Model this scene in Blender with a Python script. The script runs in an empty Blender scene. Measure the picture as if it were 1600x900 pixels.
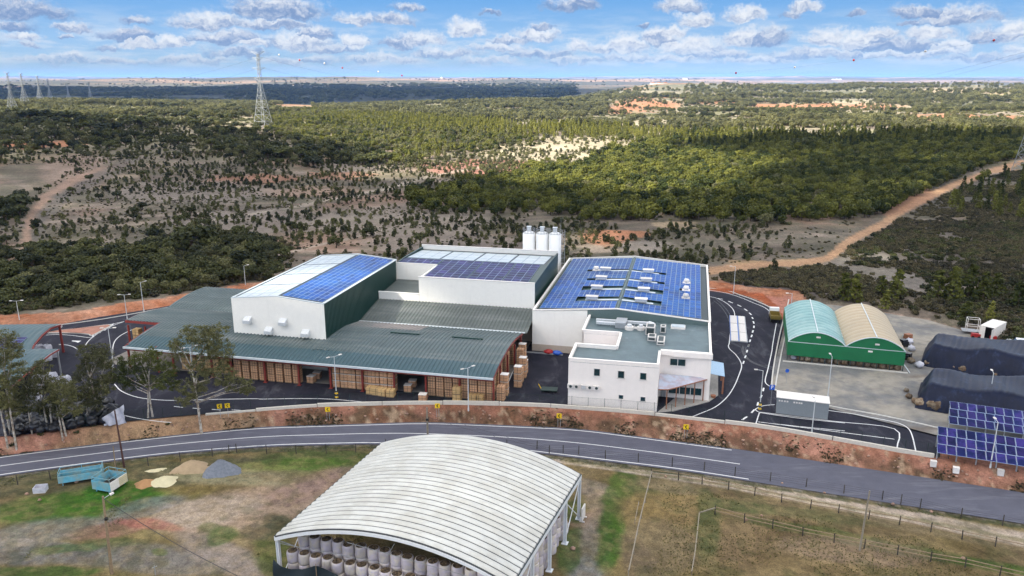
import bpy, bmesh, math, random
import numpy as np
from mathutils import Vector, Matrix
random.seed(7)
R = math.radians
sc = bpy.context.scene
col = sc.collection

# ---------------- camera ----------------
CAMH, PITCH, FPX = 48.0, R(15.1), 1220.0
cam_d = bpy.data.cameras.new('camera'); cam = bpy.data.objects.new('camera', cam_d); col.objects.link(cam)
cam.location = (0, 0, CAMH); cam.rotation_euler = (R(90) - PITCH, 0, 0)
cam_d.sensor_width = 36; cam_d.lens = 36 * FPX / 1600; cam_d.clip_start = 1; cam_d.clip_end = 90000
sc.camera = cam

# ---------------- exposure ----------------
sc.view_settings.view_transform = 'Standard'; sc.view_settings.look = 'None'
sc.view_settings.gamma = 1.0; sc.view_settings.exposure = EXPOSURE = 1.62
sc.cycles.max_bounces = 6; sc.cycles.diffuse_bounces = 3; sc.cycles.glossy_bounces = 2
sc.cycles.transmission_bounces = 3; sc.cycles.transparent_max_bounces = 12; sc.cycles.volume_bounces = 0
sc.cycles.use_adaptive_sampling = True; sc.cycles.adaptive_threshold = 0.02
sc.cycles.caustics_reflective = False; sc.cycles.caustics_refractive = False

# ---------------- sun ----------------
SUN_EL, SUN_AZ = R(38), R(-118)           # azimuth from +Y, clockwise positive
to_sun = Vector((math.sin(SUN_AZ) * math.cos(SUN_EL), math.cos(SUN_AZ) * math.cos(SUN_EL), math.sin(SUN_EL)))
sun_d = bpy.data.lights.new('sun', 'SUN'); sun_d.energy = 4.9; sun_d.angle = R(0.53); sun_d.color = (1, 0.93, 0.8)
sun = bpy.data.objects.new('sun', sun_d); col.objects.link(sun)
sun.rotation_euler = to_sun.to_track_quat('Z', 'Y').to_euler()

# ---------------- world: Nishita sky + procedural cumulus ----------------
class NT:
    def __init__(s, tree): s.t = tree; s.n = tree.nodes; s.l = tree.links
    def put(s, sock, v):
        if v is None: return
        if isinstance(v, bpy.types.NodeSocket): s.l.new(v, sock)
        else: sock.default_value = v
    def math(s, op, a, b=None, c=None, clamp=False):
        n = s.n.new('ShaderNodeMath'); n.operation = op; n.use_clamp = clamp
        for i, v in enumerate((a, b, c)): s.put(n.inputs[i], v)
        return n.outputs[0]
    def vec(s, op, a, b=None):
        n = s.n.new('ShaderNodeVectorMath'); n.operation = op
        s.put(n.inputs[0], a); s.put(n.inputs[1], b)
        return n.outputs['Value'] if op in ('LENGTH', 'DOT_PRODUCT', 'DISTANCE') else n.outputs[0]
    def noise(s, v, scale, detail=3, rough=.55, dist=0.):
        n = s.n.new('ShaderNodeTexNoise'); s.put(n.inputs['Vector'], v)
        n.inputs['Scale'].default_value = scale; n.inputs['Detail'].default_value = detail
        n.inputs['Roughness'].default_value = rough; n.inputs['Distortion'].default_value = dist
        return n.outputs['Fac']
    def mix(s, f, a, b, mode='MIX'):
        n = s.n.new('ShaderNodeMix'); n.data_type = 'RGBA'; n.blend_type = mode; n.clamp_factor = True
        s.put(n.inputs[0], f); s.put(n.inputs[6], a); s.put(n.inputs[7], b)
        return n.outputs[2]
    def maprange(s, v, a, b, c=0., d=1., smooth=True):
        n = s.n.new('ShaderNodeMapRange'); n.interpolation_type = 'SMOOTHSTEP' if smooth else 'LINEAR'
        for i, x in enumerate((v, a, b, c, d)): s.put(n.inputs[i], x)
        return n.outputs[0]
    def comb(s, x, y, z=0.):
        n = s.n.new('ShaderNodeCombineXYZ')
        for i, v in enumerate((x, y, z)): s.put(n.inputs[i], v)
        return n.outputs[0]
    def sep(s, v):
        n = s.n.new('ShaderNodeSeparateXYZ'); s.put(n.inputs[0], v); return n.outputs

def px_dir(u, v):
    c, s_ = math.cos(PITCH), math.sin(PITCH)
    k = -(v - 450) / FPX
    return Vector(((u - 800) / FPX, c + k * s_, -s_ + k * c)).normalized()

CLOUDS = [(30,14,62,17,.25),(20,40,30,7,.2),(115,42,24,8,.6),(30,55,24,7,.9),(215,33,22,6,.4),(106,57,13,4,.5),(200,52,42,8,.35),
 (45,68,15,4,.4),(168,73,18,5,.4),(217,66,32,9,.85),(272,64,34,10,.95),(330,31,62,13,.7),(355,57,60,12,.5),(395,66,35,9,.9),
 (432,10,78,20,.45),(425,36,62,9,.5),(465,62,50,15,.8),(490,50,34,14,.5),(556,28,34,10,.8),(612,28,36,10,.6),(640,8,32,7,.4),
 (555,64,28,12,1.),(620,68,27,9,.45),(655,58,42,13,.8),(729,41,34,15,1.),(766,16,13,4,.3),(838,52,38,13,.9),(845,39,18,6,.5),
 (780,74,45,8,.9),(793,62,35,6,.6),(893,4,46,13,.35),(905,72,24,11,.9),(945,74,28,11,.85),(978,66,34,18,1.),(1030,56,34,14,.7),
 (1052,47,20,10,1.),(1010,38,11,4,.4),(1062,8,42,11,.7),(1090,28,29,13,.9),(1165,20,31,12,1.),(1258,10,28,9,.8),(1240,22,16,7,.5),
 (1340,20,15,5,.4),(1080,70,60,14,1.),(1160,55,30,16,.9),(1200,56,34,16,.45),(1293,58,34,15,1.),(1345,60,30,17,.95),
 (1395,68,65,13,.35),(1375,50,26,9,.8),(1455,48,30,12,1.),(1490,70,30,9,1.),(1435,16,40,9,.4),(1500,22,56,14,.6),(1545,55,34,12,.5),
 (1585,46,28,16,.95),(1596,77,22,8,1.),(1425,33,14,5,.3),(520,76,45,8,.5),(690,82,60,8,.6),(600,92,70,7,.8),(90,90,60,6,.8),
 (160,96,80,6,.6),(300,92,60,6,.7),(370,82,50,7,.4),(470,94,70,6,.6),(760,94,50,6,.8),(840,84,60,8,.5),(900,94,60,6,.7),(990,88,60,7,.7),
 (1040,90,60,7,.9),(1120,84,60,8,.6),(1180,94,60,6,.8),(1250,86,50,8,.5),(1300,84,60,7,.6),(1390,86,70,6,.8),(1460,82,50,6,.8),(1540,90,60,6,.5)]
CLOUDS += [(-60,20,50,14,.6),(-90,60,60,10,.7),(1660,30,40,14,.7),(1690,80,60,8,.8)]

world = bpy.data.worlds.new('World'); sc.world = world; world.use_nodes = True
W = NT(world.node_tree); W.n.clear()
sky = W.n.new('ShaderNodeTexSky'); sky.sky_type = 'NISHITA'; sky.sun_disc = False
sky.sun_elevation = SUN_EL; sky.sun_rotation = SUN_AZ; sky.altitude = 200; sky.air_density = 1.0; sky.dust_density = 0.6; sky.ozone_density = 1.6
tc = W.n.new('ShaderNodeTexCoord').outputs['Generated']
d = W.vec('NORMALIZE', tc); sx, sy, sz = W.sep(d)
az = W.math('MULTIPLY', W.math('ARCTAN2', sx, sy), 57.2958)
el = W.math('MULTIPLY', W.math('ARCSINE', sz), 57.2958)
AE = W.comb(az, el)
# ragged puffy outline
warp = W.n.new('ShaderNodeTexNoise'); W.put(warp.inputs['Vector'], AE); warp.inputs['Scale'].default_value = .75; warp.inputs['Detail'].default_value = 6; warp.inputs['Roughness'].default_value = .62
wv = W.vec('MULTIPLY', W.vec('SUBTRACT', warp.outputs['Color'], (.5, .5, .5)), (2.6, 1.5, 0))
AEw = W.vec('ADD', AE, wv)
wx, wy, _ = W.sep(AEw)
V3 = W.comb(wx, wy, W.math('MULTIPLY', wy, -1.))
dist = None; shade = None
for (cu, cv, w, h, b) in CLOUDS:
    dd = px_dir(cu, cv); a0 = math.degrees(math.atan2(dd.x, dd.y)); e0 = math.degrees(math.asin(dd.z))
    sxw = w / 21.5; shh = h / 21.5
    q = W.vec('MULTIPLY', W.vec('SUBTRACT', V3, (a0, e0 - shh * .45, -(e0 - shh * .45))), (1 / sxw, 1 / (shh * 1.35), 1 / (shh * .5)))
    q = W.vec('MAXIMUM', q, (-99, 0, 0))
    # asymmetric: sum of up and down parts
    L = W.vec('LENGTH', q)
    qq = W.vec("DOT_PRODUCT", q, (0., 1., 0.))
    sh = W.math('MULTIPLY_ADD', qq, .7, b * .85 - .36)
    if dist is None: dist, shade = L, sh
    else:
        near = W.math('LESS_THAN', L, dist)
        m = W.n.new('ShaderNodeMix'); W.put(m.inputs[0], near); W.put(m.inputs[2], shade); W.put(m.inputs[3], sh)
        shade = m.outputs[0]; dist = W.math('MINIMUM', dist, L)
cov_in = W.maprange(W.math('ADD', dist, W.math('MULTIPLY_ADD', W.noise(AE, 3.2, 4, .7), .7, -.35)), 1.2, .55)
# the rest of the sky: a field of cumulus on a plane
inv = W.math('DIVIDE', 1., W.math('MAXIMUM', sz, .06))
plane = W.comb(W.math('MULTIPLY', sx, inv), W.math('MULTIPLY', sy, inv))
nz = W.noise(plane, 1.1, 5, .55)
cov_up = W.maprange(nz, .44, .56)
up = W.maprange(el, 6.5, 9.)
cov = W.math('ADD', W.math('MULTIPLY', cov_in, W.math('SUBTRACT', 1., up)), W.math('MULTIPLY', cov_up, up))
# low thin veil of far cloud near the horizon
vn = W.noise(W.vec('MULTIPLY', AE, (.32, 1.6, 0)), 1.0, 6, .6)
veil = W.math('MULTIPLY', W.maprange(vn, .42, .66), W.math('MULTIPLY', W.maprange(el, .15, 1.1), W.maprange(el, 5., 2.)))
fine = W.noise(W.vec('MULTIPLY', AEw, (1., 1.6, 1.)), 1.5, 6, .68)
shd = W.math('ADD', shade, W.math('MULTIPLY_ADD', fine, 2.6, -1.3))
shd = W.maprange(shd, -.25, 1.)
def S(r, g, b_):                       # display colour -> radiance over the background strength
    f = lambda c: ((c / 255 + .055) / 1.055) ** 2.4 if c > 10 else c / 3295
    return tuple(f(c) / 2 ** EXPOSURE / .1 for c in (r, g, b_)) + (1,)
cl_col = W.mix(shd, S(132, 158, 200), S(244, 247, 250))
cl_col = W.mix(W.maprange(el, 7., 14.), cl_col, W.mix(shd, (3.4, 3.4, 3.5, 1), (9.4, 9.0, 8.4, 1)))  # clouds above the view are brightened to fill the shaded walls
nish = W.mix(1.0, sky.outputs[0], (1., 1., 1., 1), 'MULTIPLY')
grad = W.mix(W.maprange(el, 0., 6.2, smooth=False), S(186, 217, 240), S(92, 165, 234))
grad = W.mix(W.maprange(el, 7., 16.), grad, nish)
base = W.mix(W.math('MULTIPLY', veil, .62), grad, S(222, 234, 245))
colr = W.mix(W.math('MULTIPLY', cov, W.maprange(el, -.2, 2.6, .3, .94)), base, cl_col)
bg = W.n.new('ShaderNodeBackground'); W.put(bg.inputs[0], colr); bg.inputs[1].default_value = .1
wo = W.n.new('ShaderNodeOutputWorld'); W.l.new(bg.outputs[0], wo.inputs[0])
world.cycles.sampling_method = 'MANUAL'; world.cycles.sample_map_resolution = 1024

# ---------------- pixel <-> ground helpers ----------------
def ray_z(u, v, z=0.):
    d_ = px_dir(u, v); t = (z - CAMH) / d_.z
    return Vector((d_.x * t, d_.y * t, z))
def vnoise(x, y, seed=0):
    x = np.asarray(x, float); y = np.asarray(y, float)
    xi = np.floor(x).astype(np.int64); yi = np.floor(y).astype(np.int64); xf = x - xi; yf = y - yi
    def hsh(a, b):
        n = (a * 374761393 + b * 668265263 + seed * 974634777) & 0xffffffff
        n = ((n ^ (n >> 13)) * 1274126177) & 0xffffffff
        return ((n ^ (n >> 16)) & 0xffff) / 65535.0
    sx_ = xf * xf * (3 - 2 * xf); sy_ = yf * yf * (3 - 2 * yf)
    return ((hsh(xi, yi) * (1 - sx_) + hsh(xi + 1, yi) * sx_) * (1 - sy_) + (hsh(xi, yi + 1) * (1 - sx_) + hsh(xi + 1, yi + 1) * sx_) * sy_)
def fbm(x, y, o=4, seed=0):
    a, s_, t = 1., 0., 0.
    for i in range(o):
        s_ = s_ + a * vnoise(x * 2 ** i, y * 2 ** i, seed + i * 17); t += a; a *= .5
    return s_ / t - .5
def sstep(a, b, x): t = np.clip((x - a) / (b - a), 0, 1); return t * t * (3 - 2 * t)
_L = np.linspace(math.log(15), math.log(60000), 3000)
def smooth_prof(rs, zs):
    v = np.interp(_L, np.log(rs), zs); k = np.ones(61) / 61
    return np.convolve(np.convolve(np.pad(v, 60, 'edge'), k, 'valid'), k, 'valid')
PROF_L = smooth_prof([15,200,260,330,420,520,650,800,1000,1300,1550,2000,2600,4500,6000,9000,14000,20000,60000], [0,0,-3,-6,-6,-2,3,6,6,4,4,-20,-42,-46,-38,-6,6,14,20])
PROF_R = smooth_prof([15,200,260,330,420,520,650,800,1000,1500,2000,2600,3100,4500,6000,9000,14000,20000,60000], [0,0,-2,-4,-5,-3,0,3,2,0,8,20,19,-25,-25,-2,12,14,20])
XF = np.array([-130,-69.84,-50.58,-37.79,-12.66,9.41,31.91,63.62,140.]); YF = np.array([70,96.83,102.71,105.89,107.66,105.45,98.53,87.0,56.])
XN = np.array([-130,-66.7,-48.43,-34.16,-19.01,0,22.33,46.78,59.94,140.]); YN = np.array([65,91.86,97.77,100.4,101.2,99.3,93.41,85.04,80.6,48.])
XW = np.array([-130,-69.9,-62.7,-57.7,-49.8,-45.1,-30.03,-12.89,2.91,18.97,36.34,54.57,64.4,140.]); YW = np.array([76,98.9,101.2,103.2,105.4,106.4,109.47,110.43,109.71,106.9,101.86,93.14,90,64.])
XB = np.array([-200,-130,-101,-91,-85,-77,-63,0,46,56,62,80,85,88,93,110,150.]); YB = np.array([110,138,147,149,154.5,160,173,176,176,168,167,156.3,152.7,146.4,134,118,90.])
def curve(xs, ys):
    X = np.linspace(xs[0], xs[-1], 800); Y = np.interp(X, xs, ys); k = np.ones(25) / 25
    return X, np.convolve(np.pad(Y, 12, 'reflect', reflect_type='odd'), k, 'valid')
CF, CN, CW = curve(XF, YF), curve(XN, YN), curve(XW, YW)
def yfar(x): return np.interp(x, *CF)
def ynear(x): return np.interp(x, *CN)
def ywall(x): return np.interp(x, *CW)
def height(x, y):
    x = np.asarray(x, float); y = np.asarray(y, float)
    r = np.hypot(x, y) + 1e-6; azd = np.degrees(np.arctan2(x, y)); lr = np.log(np.clip(r, 16, 59000))
    w = sstep(1., 11., azd)
    nat = np.interp(lr, _L, PROF_L) * (1 - w) + np.interp(lr, _L, PROF_R) * w
    nat = nat + sstep(200, 500, r) * (8 * fbm(x / 170, y / 170, 3, 3) + 1.6 * fbm(x / 45, y / 45, 3, 5)) \
        + sstep(500, 1300, r) * 22 * fbm(x / 330, y / 330, 3, 13) + sstep(1500, 3500, r) * 46 * fbm(x / 900, y / 700, 4, 9) + sstep(5500, 9500, r) * 190 * np.maximum(fbm(x / 3600, y / 3000, 4, 21), -.12)
    yf_, yn_, yw_, yb_ = yfar(x), ynear(x), ywall(x), np.interp(x, XB, YB)
    t = np.clip((y - (yf_ + .8)) / np.maximum(yw_ - .35 - (yf_ + .8), .5), 0, 1)
    rough = .22 * fbm(x / 1.6, y / 1.6, 3, 40) * np.sin(np.pi * np.clip(t, 0, 1))
    site = -2.08 + 1.96 * (t ** .8) + rough * 1.6
    site = np.where(y < yn_ - .6, -2.2 + .25 * fbm(x / 9, y / 9, 3, 31) * sstep(.6, 4, yn_ - y) - .02, site)
    bk = sstep(0, 7, y - yb_) * .9
    b = sstep(2, 70, y - yb_)
    z = (site + bk * (1 - b)) * (1 - b) + nat * b
    far_side = sstep(120, 260, np.abs(x))
    return z * (1 - far_side) + (np.where(y < 60, -2.2, nat)) * far_side
def hz(x, y): return float(height(np.array([x]), np.array([y]))[0])
def ground(u, v):
    """point of the terrain seen at photo pixel (u, v)"""
    d_ = px_dir(u, v); t = np.exp(np.linspace(math.log(40), math.log(40000), 6000))
    zz = CAMH + d_.z * t - height(d_.x * t, d_.y * t)
    i = int(np.argmax(zz < 0)) if (zz < 0).any() else len(t) - 1
    t0 = t[i]; return Vector((d_.x * t0, d_.y * t0, hz(d_.x * t0, d_.y * t0)))
def to_px(x, y, z):
    c, s_ = math.cos(PITCH), math.sin(PITCH); z = z - CAMH
    dd = np.maximum(y * c - z * s_, 1e-3); up_ = y * s_ + z * c
    return 800 + FPX * x / dd, 450 - FPX * up_ / dd

# ---------------- tagging and mesh building ----------------
def tag(o, label=None, cat=None, group=None, kind=None):
    if label: o['label'] = label
    if cat: o['category'] = cat
    if group: o['group'] = group
    if kind: o['kind'] = kind
    return o
def thing(name, label, cat, loc=(0, 0, 0), rz=0., group=None):
    o = bpy.data.objects.new(name, None); col.objects.link(o); o.location = loc; o.rotation_euler = (0, 0, rz)
    o.empty_display_size = .5
    return tag(o, label, cat, group)
def inst(name, mesh, parent=None, loc=(0, 0, 0), rz=0., scale=None):
    o = bpy.data.objects.new(name, mesh); col.objects.link(o); o.location = loc; o.rotation_euler = (0, 0, rz)
    if scale: o.scale = scale if hasattr(scale, '__len__') else (scale,) * 3
    if parent: o.parent = parent
    return o
def copy_tree(o, loc=None, rz=None, label=None, group=None):
    c = o.copy(); col.objects.link(c)
    if loc is not None: c.location = loc
    if rz is not None: c.rotation_euler = (0, 0, rz)
    if label: c['label'] = label
    if group: c['group'] = group
    for ch in list(o.children):
        k = ch.copy(); col.objects.link(k); k.parent = c
        for g in ch.children:
            q = g.copy(); col.objects.link(q); q.parent = k
    return c
class MB:
    def __init__(s, off=(0, 0, 0)): s.v = []; s.f = []; s.m = []; s.cm = 0; s.off = off; s.sm = []; s.cs = False
    def mat(s, i): s.cm = i; return s
    def add(s, vs, fs):
        n = len(s.v); s.v += [tuple(q) for q in vs]
        for f in fs: s.f.append([n + i for i in f]); s.m.append(s.cm); s.sm.append(s.cs)
        return s
    def box(s, x0, y0, z0, x1, y1, z1):
        x0, x1 = min(x0, x1), max(x0, x1); y0, y1 = min(y0, y1), max(y0, y1); z0, z1 = min(z0, z1), max(z0, z1)
        return s.add([(x0,y0,z0),(x1,y0,z0),(x1,y1,z0),(x0,y1,z0),(x0,y0,z1),(x1,y0,z1),(x1,y1,z1),(x0,y1,z1)],
              [(3,2,1,0),(4,5,6,7),(0,1,5,4),(1,2,6,5),(2,3,7,6),(3,0,4,7)])
    def cbox(s, cx, cy, cz, sx, sy, sz, rz=0, tilt=0):
        c, k = math.cos(rz), math.sin(rz); vs = []
        ct, st = math.cos(tilt), math.sin(tilt)
        for dz in (-.5, .5):
            for (dx, dy) in ((-.5,-.5),(.5,-.5),(.5,.5),(-.5,.5)):
                x, y, z = dx * sx, dy * sy, dz * sz
                y, z = y * ct - z * st, y * st + z * ct
                vs.append((cx + x * c - y * k, cy + x * k + y * c, cz + z))
        return s.add(vs, [(3,2,1,0),(4,5,6,7),(0,1,5,4),(1,2,6,5),(2,3,7,6),(3,0,4,7)])
    def cyl(s, p, q, r0, r1=None, n=8, cap=True, smooth=False):
        r1 = r0 if r1 is None else r1; p = Vector(p); q = Vector(q); a = (q - p)
        if a.length < 1e-6: return s
        a.normalize(); u = a.orthogonal().normalized(); w = a.cross(u); vs = []
        for (c, r) in ((p, r0), (q, r1)):
            for i in range(n):
                t = 2 * math.pi * i / n; vs.append(c + (u * math.cos(t) + w * math.sin(t)) * r)
        fs = [(i, (i + 1) % n, n + (i + 1) % n, n + i) for i in range(n)]
        cs = s.cs; s.cs = smooth; s.add(vs, fs); s.cs = cs
        if cap: m = len(s.v) - 2 * n; s.f.append([m + i for i in range(n)][::-1]); s.f.append([m + n + i for i in range(n)]); s.m += [s.cm] * 2; s.sm += [False] * 2
        return s
    def tube(s, pts, r, n=5):
        for a, b in zip(pts, pts[1:]): s.cyl(a, b, r, r, n, False)
        return s
    def prism(s, poly, z0, z1):
        n = len(poly); vs = [(p[0], p[1], z0) for p in poly] + [(p[0], p[1], z1) for p in poly]
        return s.add(vs, [list(range(n))[::-1], list(range(n, 2 * n))] + [(i, (i + 1) % n, n + (i + 1) % n, n + i) for i in range(n)])
    def wallp(s, prof, y0, y1):   # prof in (x,z) extruded along y
        n = len(prof); vs = [(p[0], y0, p[1]) for p in prof] + [(p[0], y1, p[1]) for p in prof]
        return s.add(vs, [list(range(n)), list(range(n, 2 * n))[::-1]] + [((i + 1) % n, i, n + i, n + (i + 1) % n) for i in range(n)])
    def extx(s, prof, x0, x1):    # prof in (y,z) extruded along x
        n = len(prof); vs = [(x0, p[0], p[1]) for p in prof] + [(x1, p[0], p[1]) for p in prof]
        return s.add(vs, [list(range(n))[::-1], list(range(n, 2 * n))] + [(i, (i + 1) % n, n + (i + 1) % n, n + i) for i in range(n)])
    def sphere(s, c, r, n=8, m=5, sq=1.):
        vs = [(c[0], c[1], c[2] + r * sq)]
        for j in range(1, m):
            t = math.pi * j / m
            for i in range(n): p = 2 * math.pi * i / n; vs.append((c[0] + r * math.sin(t) * math.cos(p), c[1] + r * math.sin(t) * math.sin(p), c[2] + r * sq * math.cos(t)))
        vs.append((c[0], c[1], c[2] - r * sq)); fs = [(0, 1 + i, 1 + (i + 1) % n) for i in range(n)]
        for j in range(m - 2):
            for i in range(n): a = 1 + j * n; fs.append((a + i, a + n + i, a + n + (i + 1) % n, a + (i + 1) % n))
        a = 1 + (m - 2) * n; fs += [(a + (i + 1) % n, a + i, len(vs) - 1) for i in range(n)]
        cs = s.cs; s.cs = True; s.add(vs, fs); s.cs = cs; return s
    def mesh(s, name, mats):
        me = bpy.data.meshes.new(name); ox, oy, oz = s.off
        me.from_pydata([(x - ox, y - oy, z - oz) for x, y, z in s.v], [], s.f)
        for m in (mats if isinstance(mats, (list, tuple)) else [mats]): me.materials.append(m)
        me.polygons.foreach_set('material_index', s.m); me.polygons.foreach_set('use_smooth', s.sm)
        bm = bmesh.new(); bm.from_mesh(me); bmesh.ops.recalc_face_normals(bm, faces=bm.faces); bm.to_mesh(me); bm.free()
        me.update(); return me
    def build(s, name, mats, parent=None, loc=(0, 0, 0), rz=0., kind=None):
        o = inst(name, s.mesh(name, mats), parent, loc, rz)
        if kind: o['kind'] = kind
        return o

# ---------------- materials ----------------
def mat(name, c=None, rough=.7, metal=0., var=.08, scale=4., bump=0., bscale=20., c2=None, c2scale=1., spec=None, objvar=0., stretch=None, tweak=None):
    m = bpy.data.materials.new(name); m.use_nodes = True; N = NT(m.node_tree)
    b = N.n['Principled BSDF']; b.inputs['Roughness'].default_value = rough; b.inputs['Metallic'].default_value = metal
    if spec is not None: b.inputs['Specular IOR Level'].default_value = spec
    g = N.n.new('ShaderNodeNewGeometry').outputs['Position']
    o = N.n.new('ShaderNodeTexCoord').outputs['Object']
    src = o if stretch else g
    if stretch: src = N.vec('MULTIPLY', o, stretch)
    if not any(w in name for w in ('wall', 'white', 'marking', 'kerb', 'silo', 'yellow', 'carton', 'duct', 'trim_light', 'pale', 'steel', 'lamp', 'weigh', 'glass', 'frame', 'bale_wrap', 'tent', 'porch', 'poly')): c = tuple(q * .78 for q in c); c2 = tuple(q * .78 for q in c2) if c2 else None
    base = (*c, 1)
    n1 = N.noise(src, scale, 4, .6)
    if c2: base = N.mix(N.maprange(N.noise(src, c2scale, 5, .65), .42, .6), base, (*c2, 1))
    k = N.maprange(n1, .25, .75, 1 - var, 1 + var, False)
    if objvar:
        oi = N.n.new('ShaderNodeObjectInfo').outputs['Random']; k = N.math('MULTIPLY', k, N.maprange(oi, 0, 1, 1 - objvar, 1 + objvar, False))
    kc = N.comb(k, k, k)
    out = N.mix(1., base, kc, 'MULTIPLY')
    if tweak: out = tweak(N, out, src)
    N.put(b.inputs['Base Color'], out)
    if bump:
        bn = N.n.new('ShaderNodeBump'); bn.inputs['Strength'].default_value = bump; bn.inputs['Distance'].default_value = .05
        N.put(bn.inputs['Height'], N.noise(src, bscale, 4, .6)); N.l.new(bn.outputs[0], b.inputs['Normal'])
    return m
def streaks(N, c, src):
    p = N.n.new('ShaderNodeNewGeometry').outputs['Position']
    s_ = N.noise(N.vec('MULTIPLY', p, (2.2, 2.2, .12)), 1., 5, .7)
    return N.mix(N.maprange(s_, .5, .78, 0, .09), c, (.45, .4, .34, 1))
def leafmat(name, c, c2, var=.35):
    m = bpy.data.materials.new(name); m.use_nodes = True; N = NT(m.node_tree); b = N.n['Principled BSDF']
    c = tuple(q * .56 for q in c); c2 = (c2[0] * .74, c2[1] * .76, c2[2] * .6)
    b.inputs['Roughness'].default_value = .75; b.inputs['Specular IOR Level'].default_value = .2
    oi = N.n.new('ShaderNodeObjectInfo').outputs['Random']
    g = N.n.new('ShaderNodeNewGeometry').outputs['Position']
    f = N.math('ADD', N.math('MULTIPLY', oi, .95), N.math('MULTIPLY', N.noise(g, .9, 2), .3))
    f = N.math('ADD', f, N.math('MULTIPLY_ADD', N.noise(g, .02, 3), 1.4, -.75))
    cc = N.mix(N.maprange(f, .2, .95, 0, 1, False), (*c, 1), (*c2, 1))
    n2 = N.maprange(N.noise(g, 2.5, 2), .3, .7, 1 - var, 1 + var, False)
    cc = N.mix(1., cc, N.comb(n2, n2, n2), 'MULTIPLY'); N.put(b.inputs['Base Color'], cc)
    tr = N.n.new('ShaderNodeBsdfTranslucent'); N.put(tr.inputs[0], cc); ms = N.n.new('ShaderNodeMixShader'); ms.inputs[0].default_value = .25
    N.l.new(b.outputs[0], ms.inputs[1]); N.l.new(tr.outputs[0], ms.inputs[2]); N.l.new(ms.outputs[0], N.n['Material Output'].inputs[0])
    return m
M = {}
M['white_wall'] = mat('white_wall', (.88, .85, .79), .8, var=.03, scale=1.5, tweak=streaks)
M['warm_wall'] = mat('warm_wall', (.9, .83, .77), .85, var=.03, scale=1.5, tweak=streaks)
M['beige_wall'] = mat('beige_wall', (.5, .42, .34), .85, var=.08)
M['green_clad'] = mat('green_clad', (.012, .05, .042), .4, var=.1, scale=1.)
M['grey_green'] = mat('grey_green', (.13, .19, .185), .6, var=.08)
M['roof_felt'] = mat('roof_felt', (.125, .185, .2), .5, var=.1, scale=.6, c2=(.1, .15, .165), c2scale=.25, tweak=lambda N, c, s: N.mix(N.maprange(N.noise(s, .35, 6, .7), .56, .72, 0, .5), c, (.3, .33, .33, 1)))
def roofrib(N, c, s):
    n = N.noise(N.vec('MULTIPLY', s, (.05, .25, 1)), 1., 5, .7)
    return N.mix(N.maprange(n, .45, .65, 0, .4), c, (.22, .235, .225, 1))
M['canopy_sheet'] = mat('canopy_sheet', (.088, .125, .128), .55, var=.16, scale=.5, tweak=roofrib, stretch=(1, 1, 1))
M['canopy_sheet_blue'] = mat('canopy_sheet_blue', (.045, .1, .118), .5, var=.1, scale=.8, stretch=(1, 1, 1))
M['canopy_sheet_olive'] = mat('canopy_sheet_olive', (.115, .135, .125), .6, var=.14, scale=.5, tweak=roofrib, stretch=(1, 1, 1))
M['canopy_sheet_tan'] = mat('canopy_sheet_tan', (.3, .27, .25), .65, var=.12, scale=.5)
M['trim_light'] = mat('trim_light', (.55, .6, .62), .5, var=.06)
M['trim_dark'] = mat('trim_dark', (.04, .06, .06), .5, var=.1)
M['red_steel'] = mat('red_steel', (.2, .028, .02), .55, var=.15)
M['panel_glass'] = mat('panel_glass', (.006, .062, .28), .4, spec=.12, var=.3, scale=.9, objvar=.4, tweak=lambda N, c, s: N.mix(N.maprange(N.noise(s, .15, 3), .4, .65, 0, .5), c, (.015, .12, .36, 1)))
M['panel_glass_navy'] = mat('panel_glass_navy', (.006, .011, .065), .4, spec=.12, var=.2, scale=1.5, objvar=.35, c2=(.03, .022, .13), c2scale=.5)
M['panel_frame'] = mat('panel_frame', (.24, .32, .46), .5, var=.05)
M['pale_sheet'] = mat('pale_sheet', (.44, .5, .53), .3, var=.1, scale=.8, objvar=.05)  # on the roof panels this pale tone carries sky glare
M['silo_white'] = mat('silo_white', (.82, .82, .8), .45, var=.02, tweak=streaks)
M['galv'] = mat('galv', (.45, .47, .49), .45, metal=.3, var=.1)
M['duct'] = mat('duct', (.62, .64, .66), .4, metal=.2, var=.12)
M['vinyl_seam'] = mat('vinyl_seam', (.06, .065, .07), .7)
M['shade_black'] = mat('shade_black', (.01, .01, .01), .9)
M['win_glass'] = mat('win_glass', (.012, .04, .05), .06, var=.5, scale=.8)
M['carton'] = mat('carton', (.56, .32, .18), .85, var=.14, scale=1.2, objvar=.14)
M['carton_gold'] = mat('carton_gold', (.58, .38, .17), .85, var=.14, scale=1.2, objvar=.14)
M['cap_white'] = mat('cap_white', (.7, .66, .62), .7, var=.1, objvar=.2)
M['pallet_wood'] = mat('pallet_wood', (.3, .2, .12), .9, var=.2)
M['floor_concrete'] = mat('floor_concrete', (.24, .22, .2), .9, var=.12, scale=.8)
def tyre(N, c, s):
    n = N.noise(N.vec('MULTIPLY', s, (.35, .12, 1)), 1., 6, .7, 1.2)
    c = N.mix(N.maprange(n, .5, .72, 0, .55), c, (.1, .1, .115, 1))
    return N.mix(N.maprange(N.noise(s, .12, 5, .6), .5, .66, 0, .6), c, (.009, .01, .017, 1))
M['asphalt'] = mat('asphalt', (.028, .028, .042), .85, spec=.15, var=.22, scale=.35, bump=.25, bscale=14., tweak=tyre)
M['road'] = mat('road', (.118, .12, .155), .85, spec=.2, var=.12, scale=.5, bump=.25, bscale=14., tweak=lambda N, c, s: N.mix(N.maprange(N.noise(N.vec('MULTIPLY', s, (.12, .9, 1)), 1., 5, .65), .5, .7, 0, .4), c, (.19, .19, .215, 1)))
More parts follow.
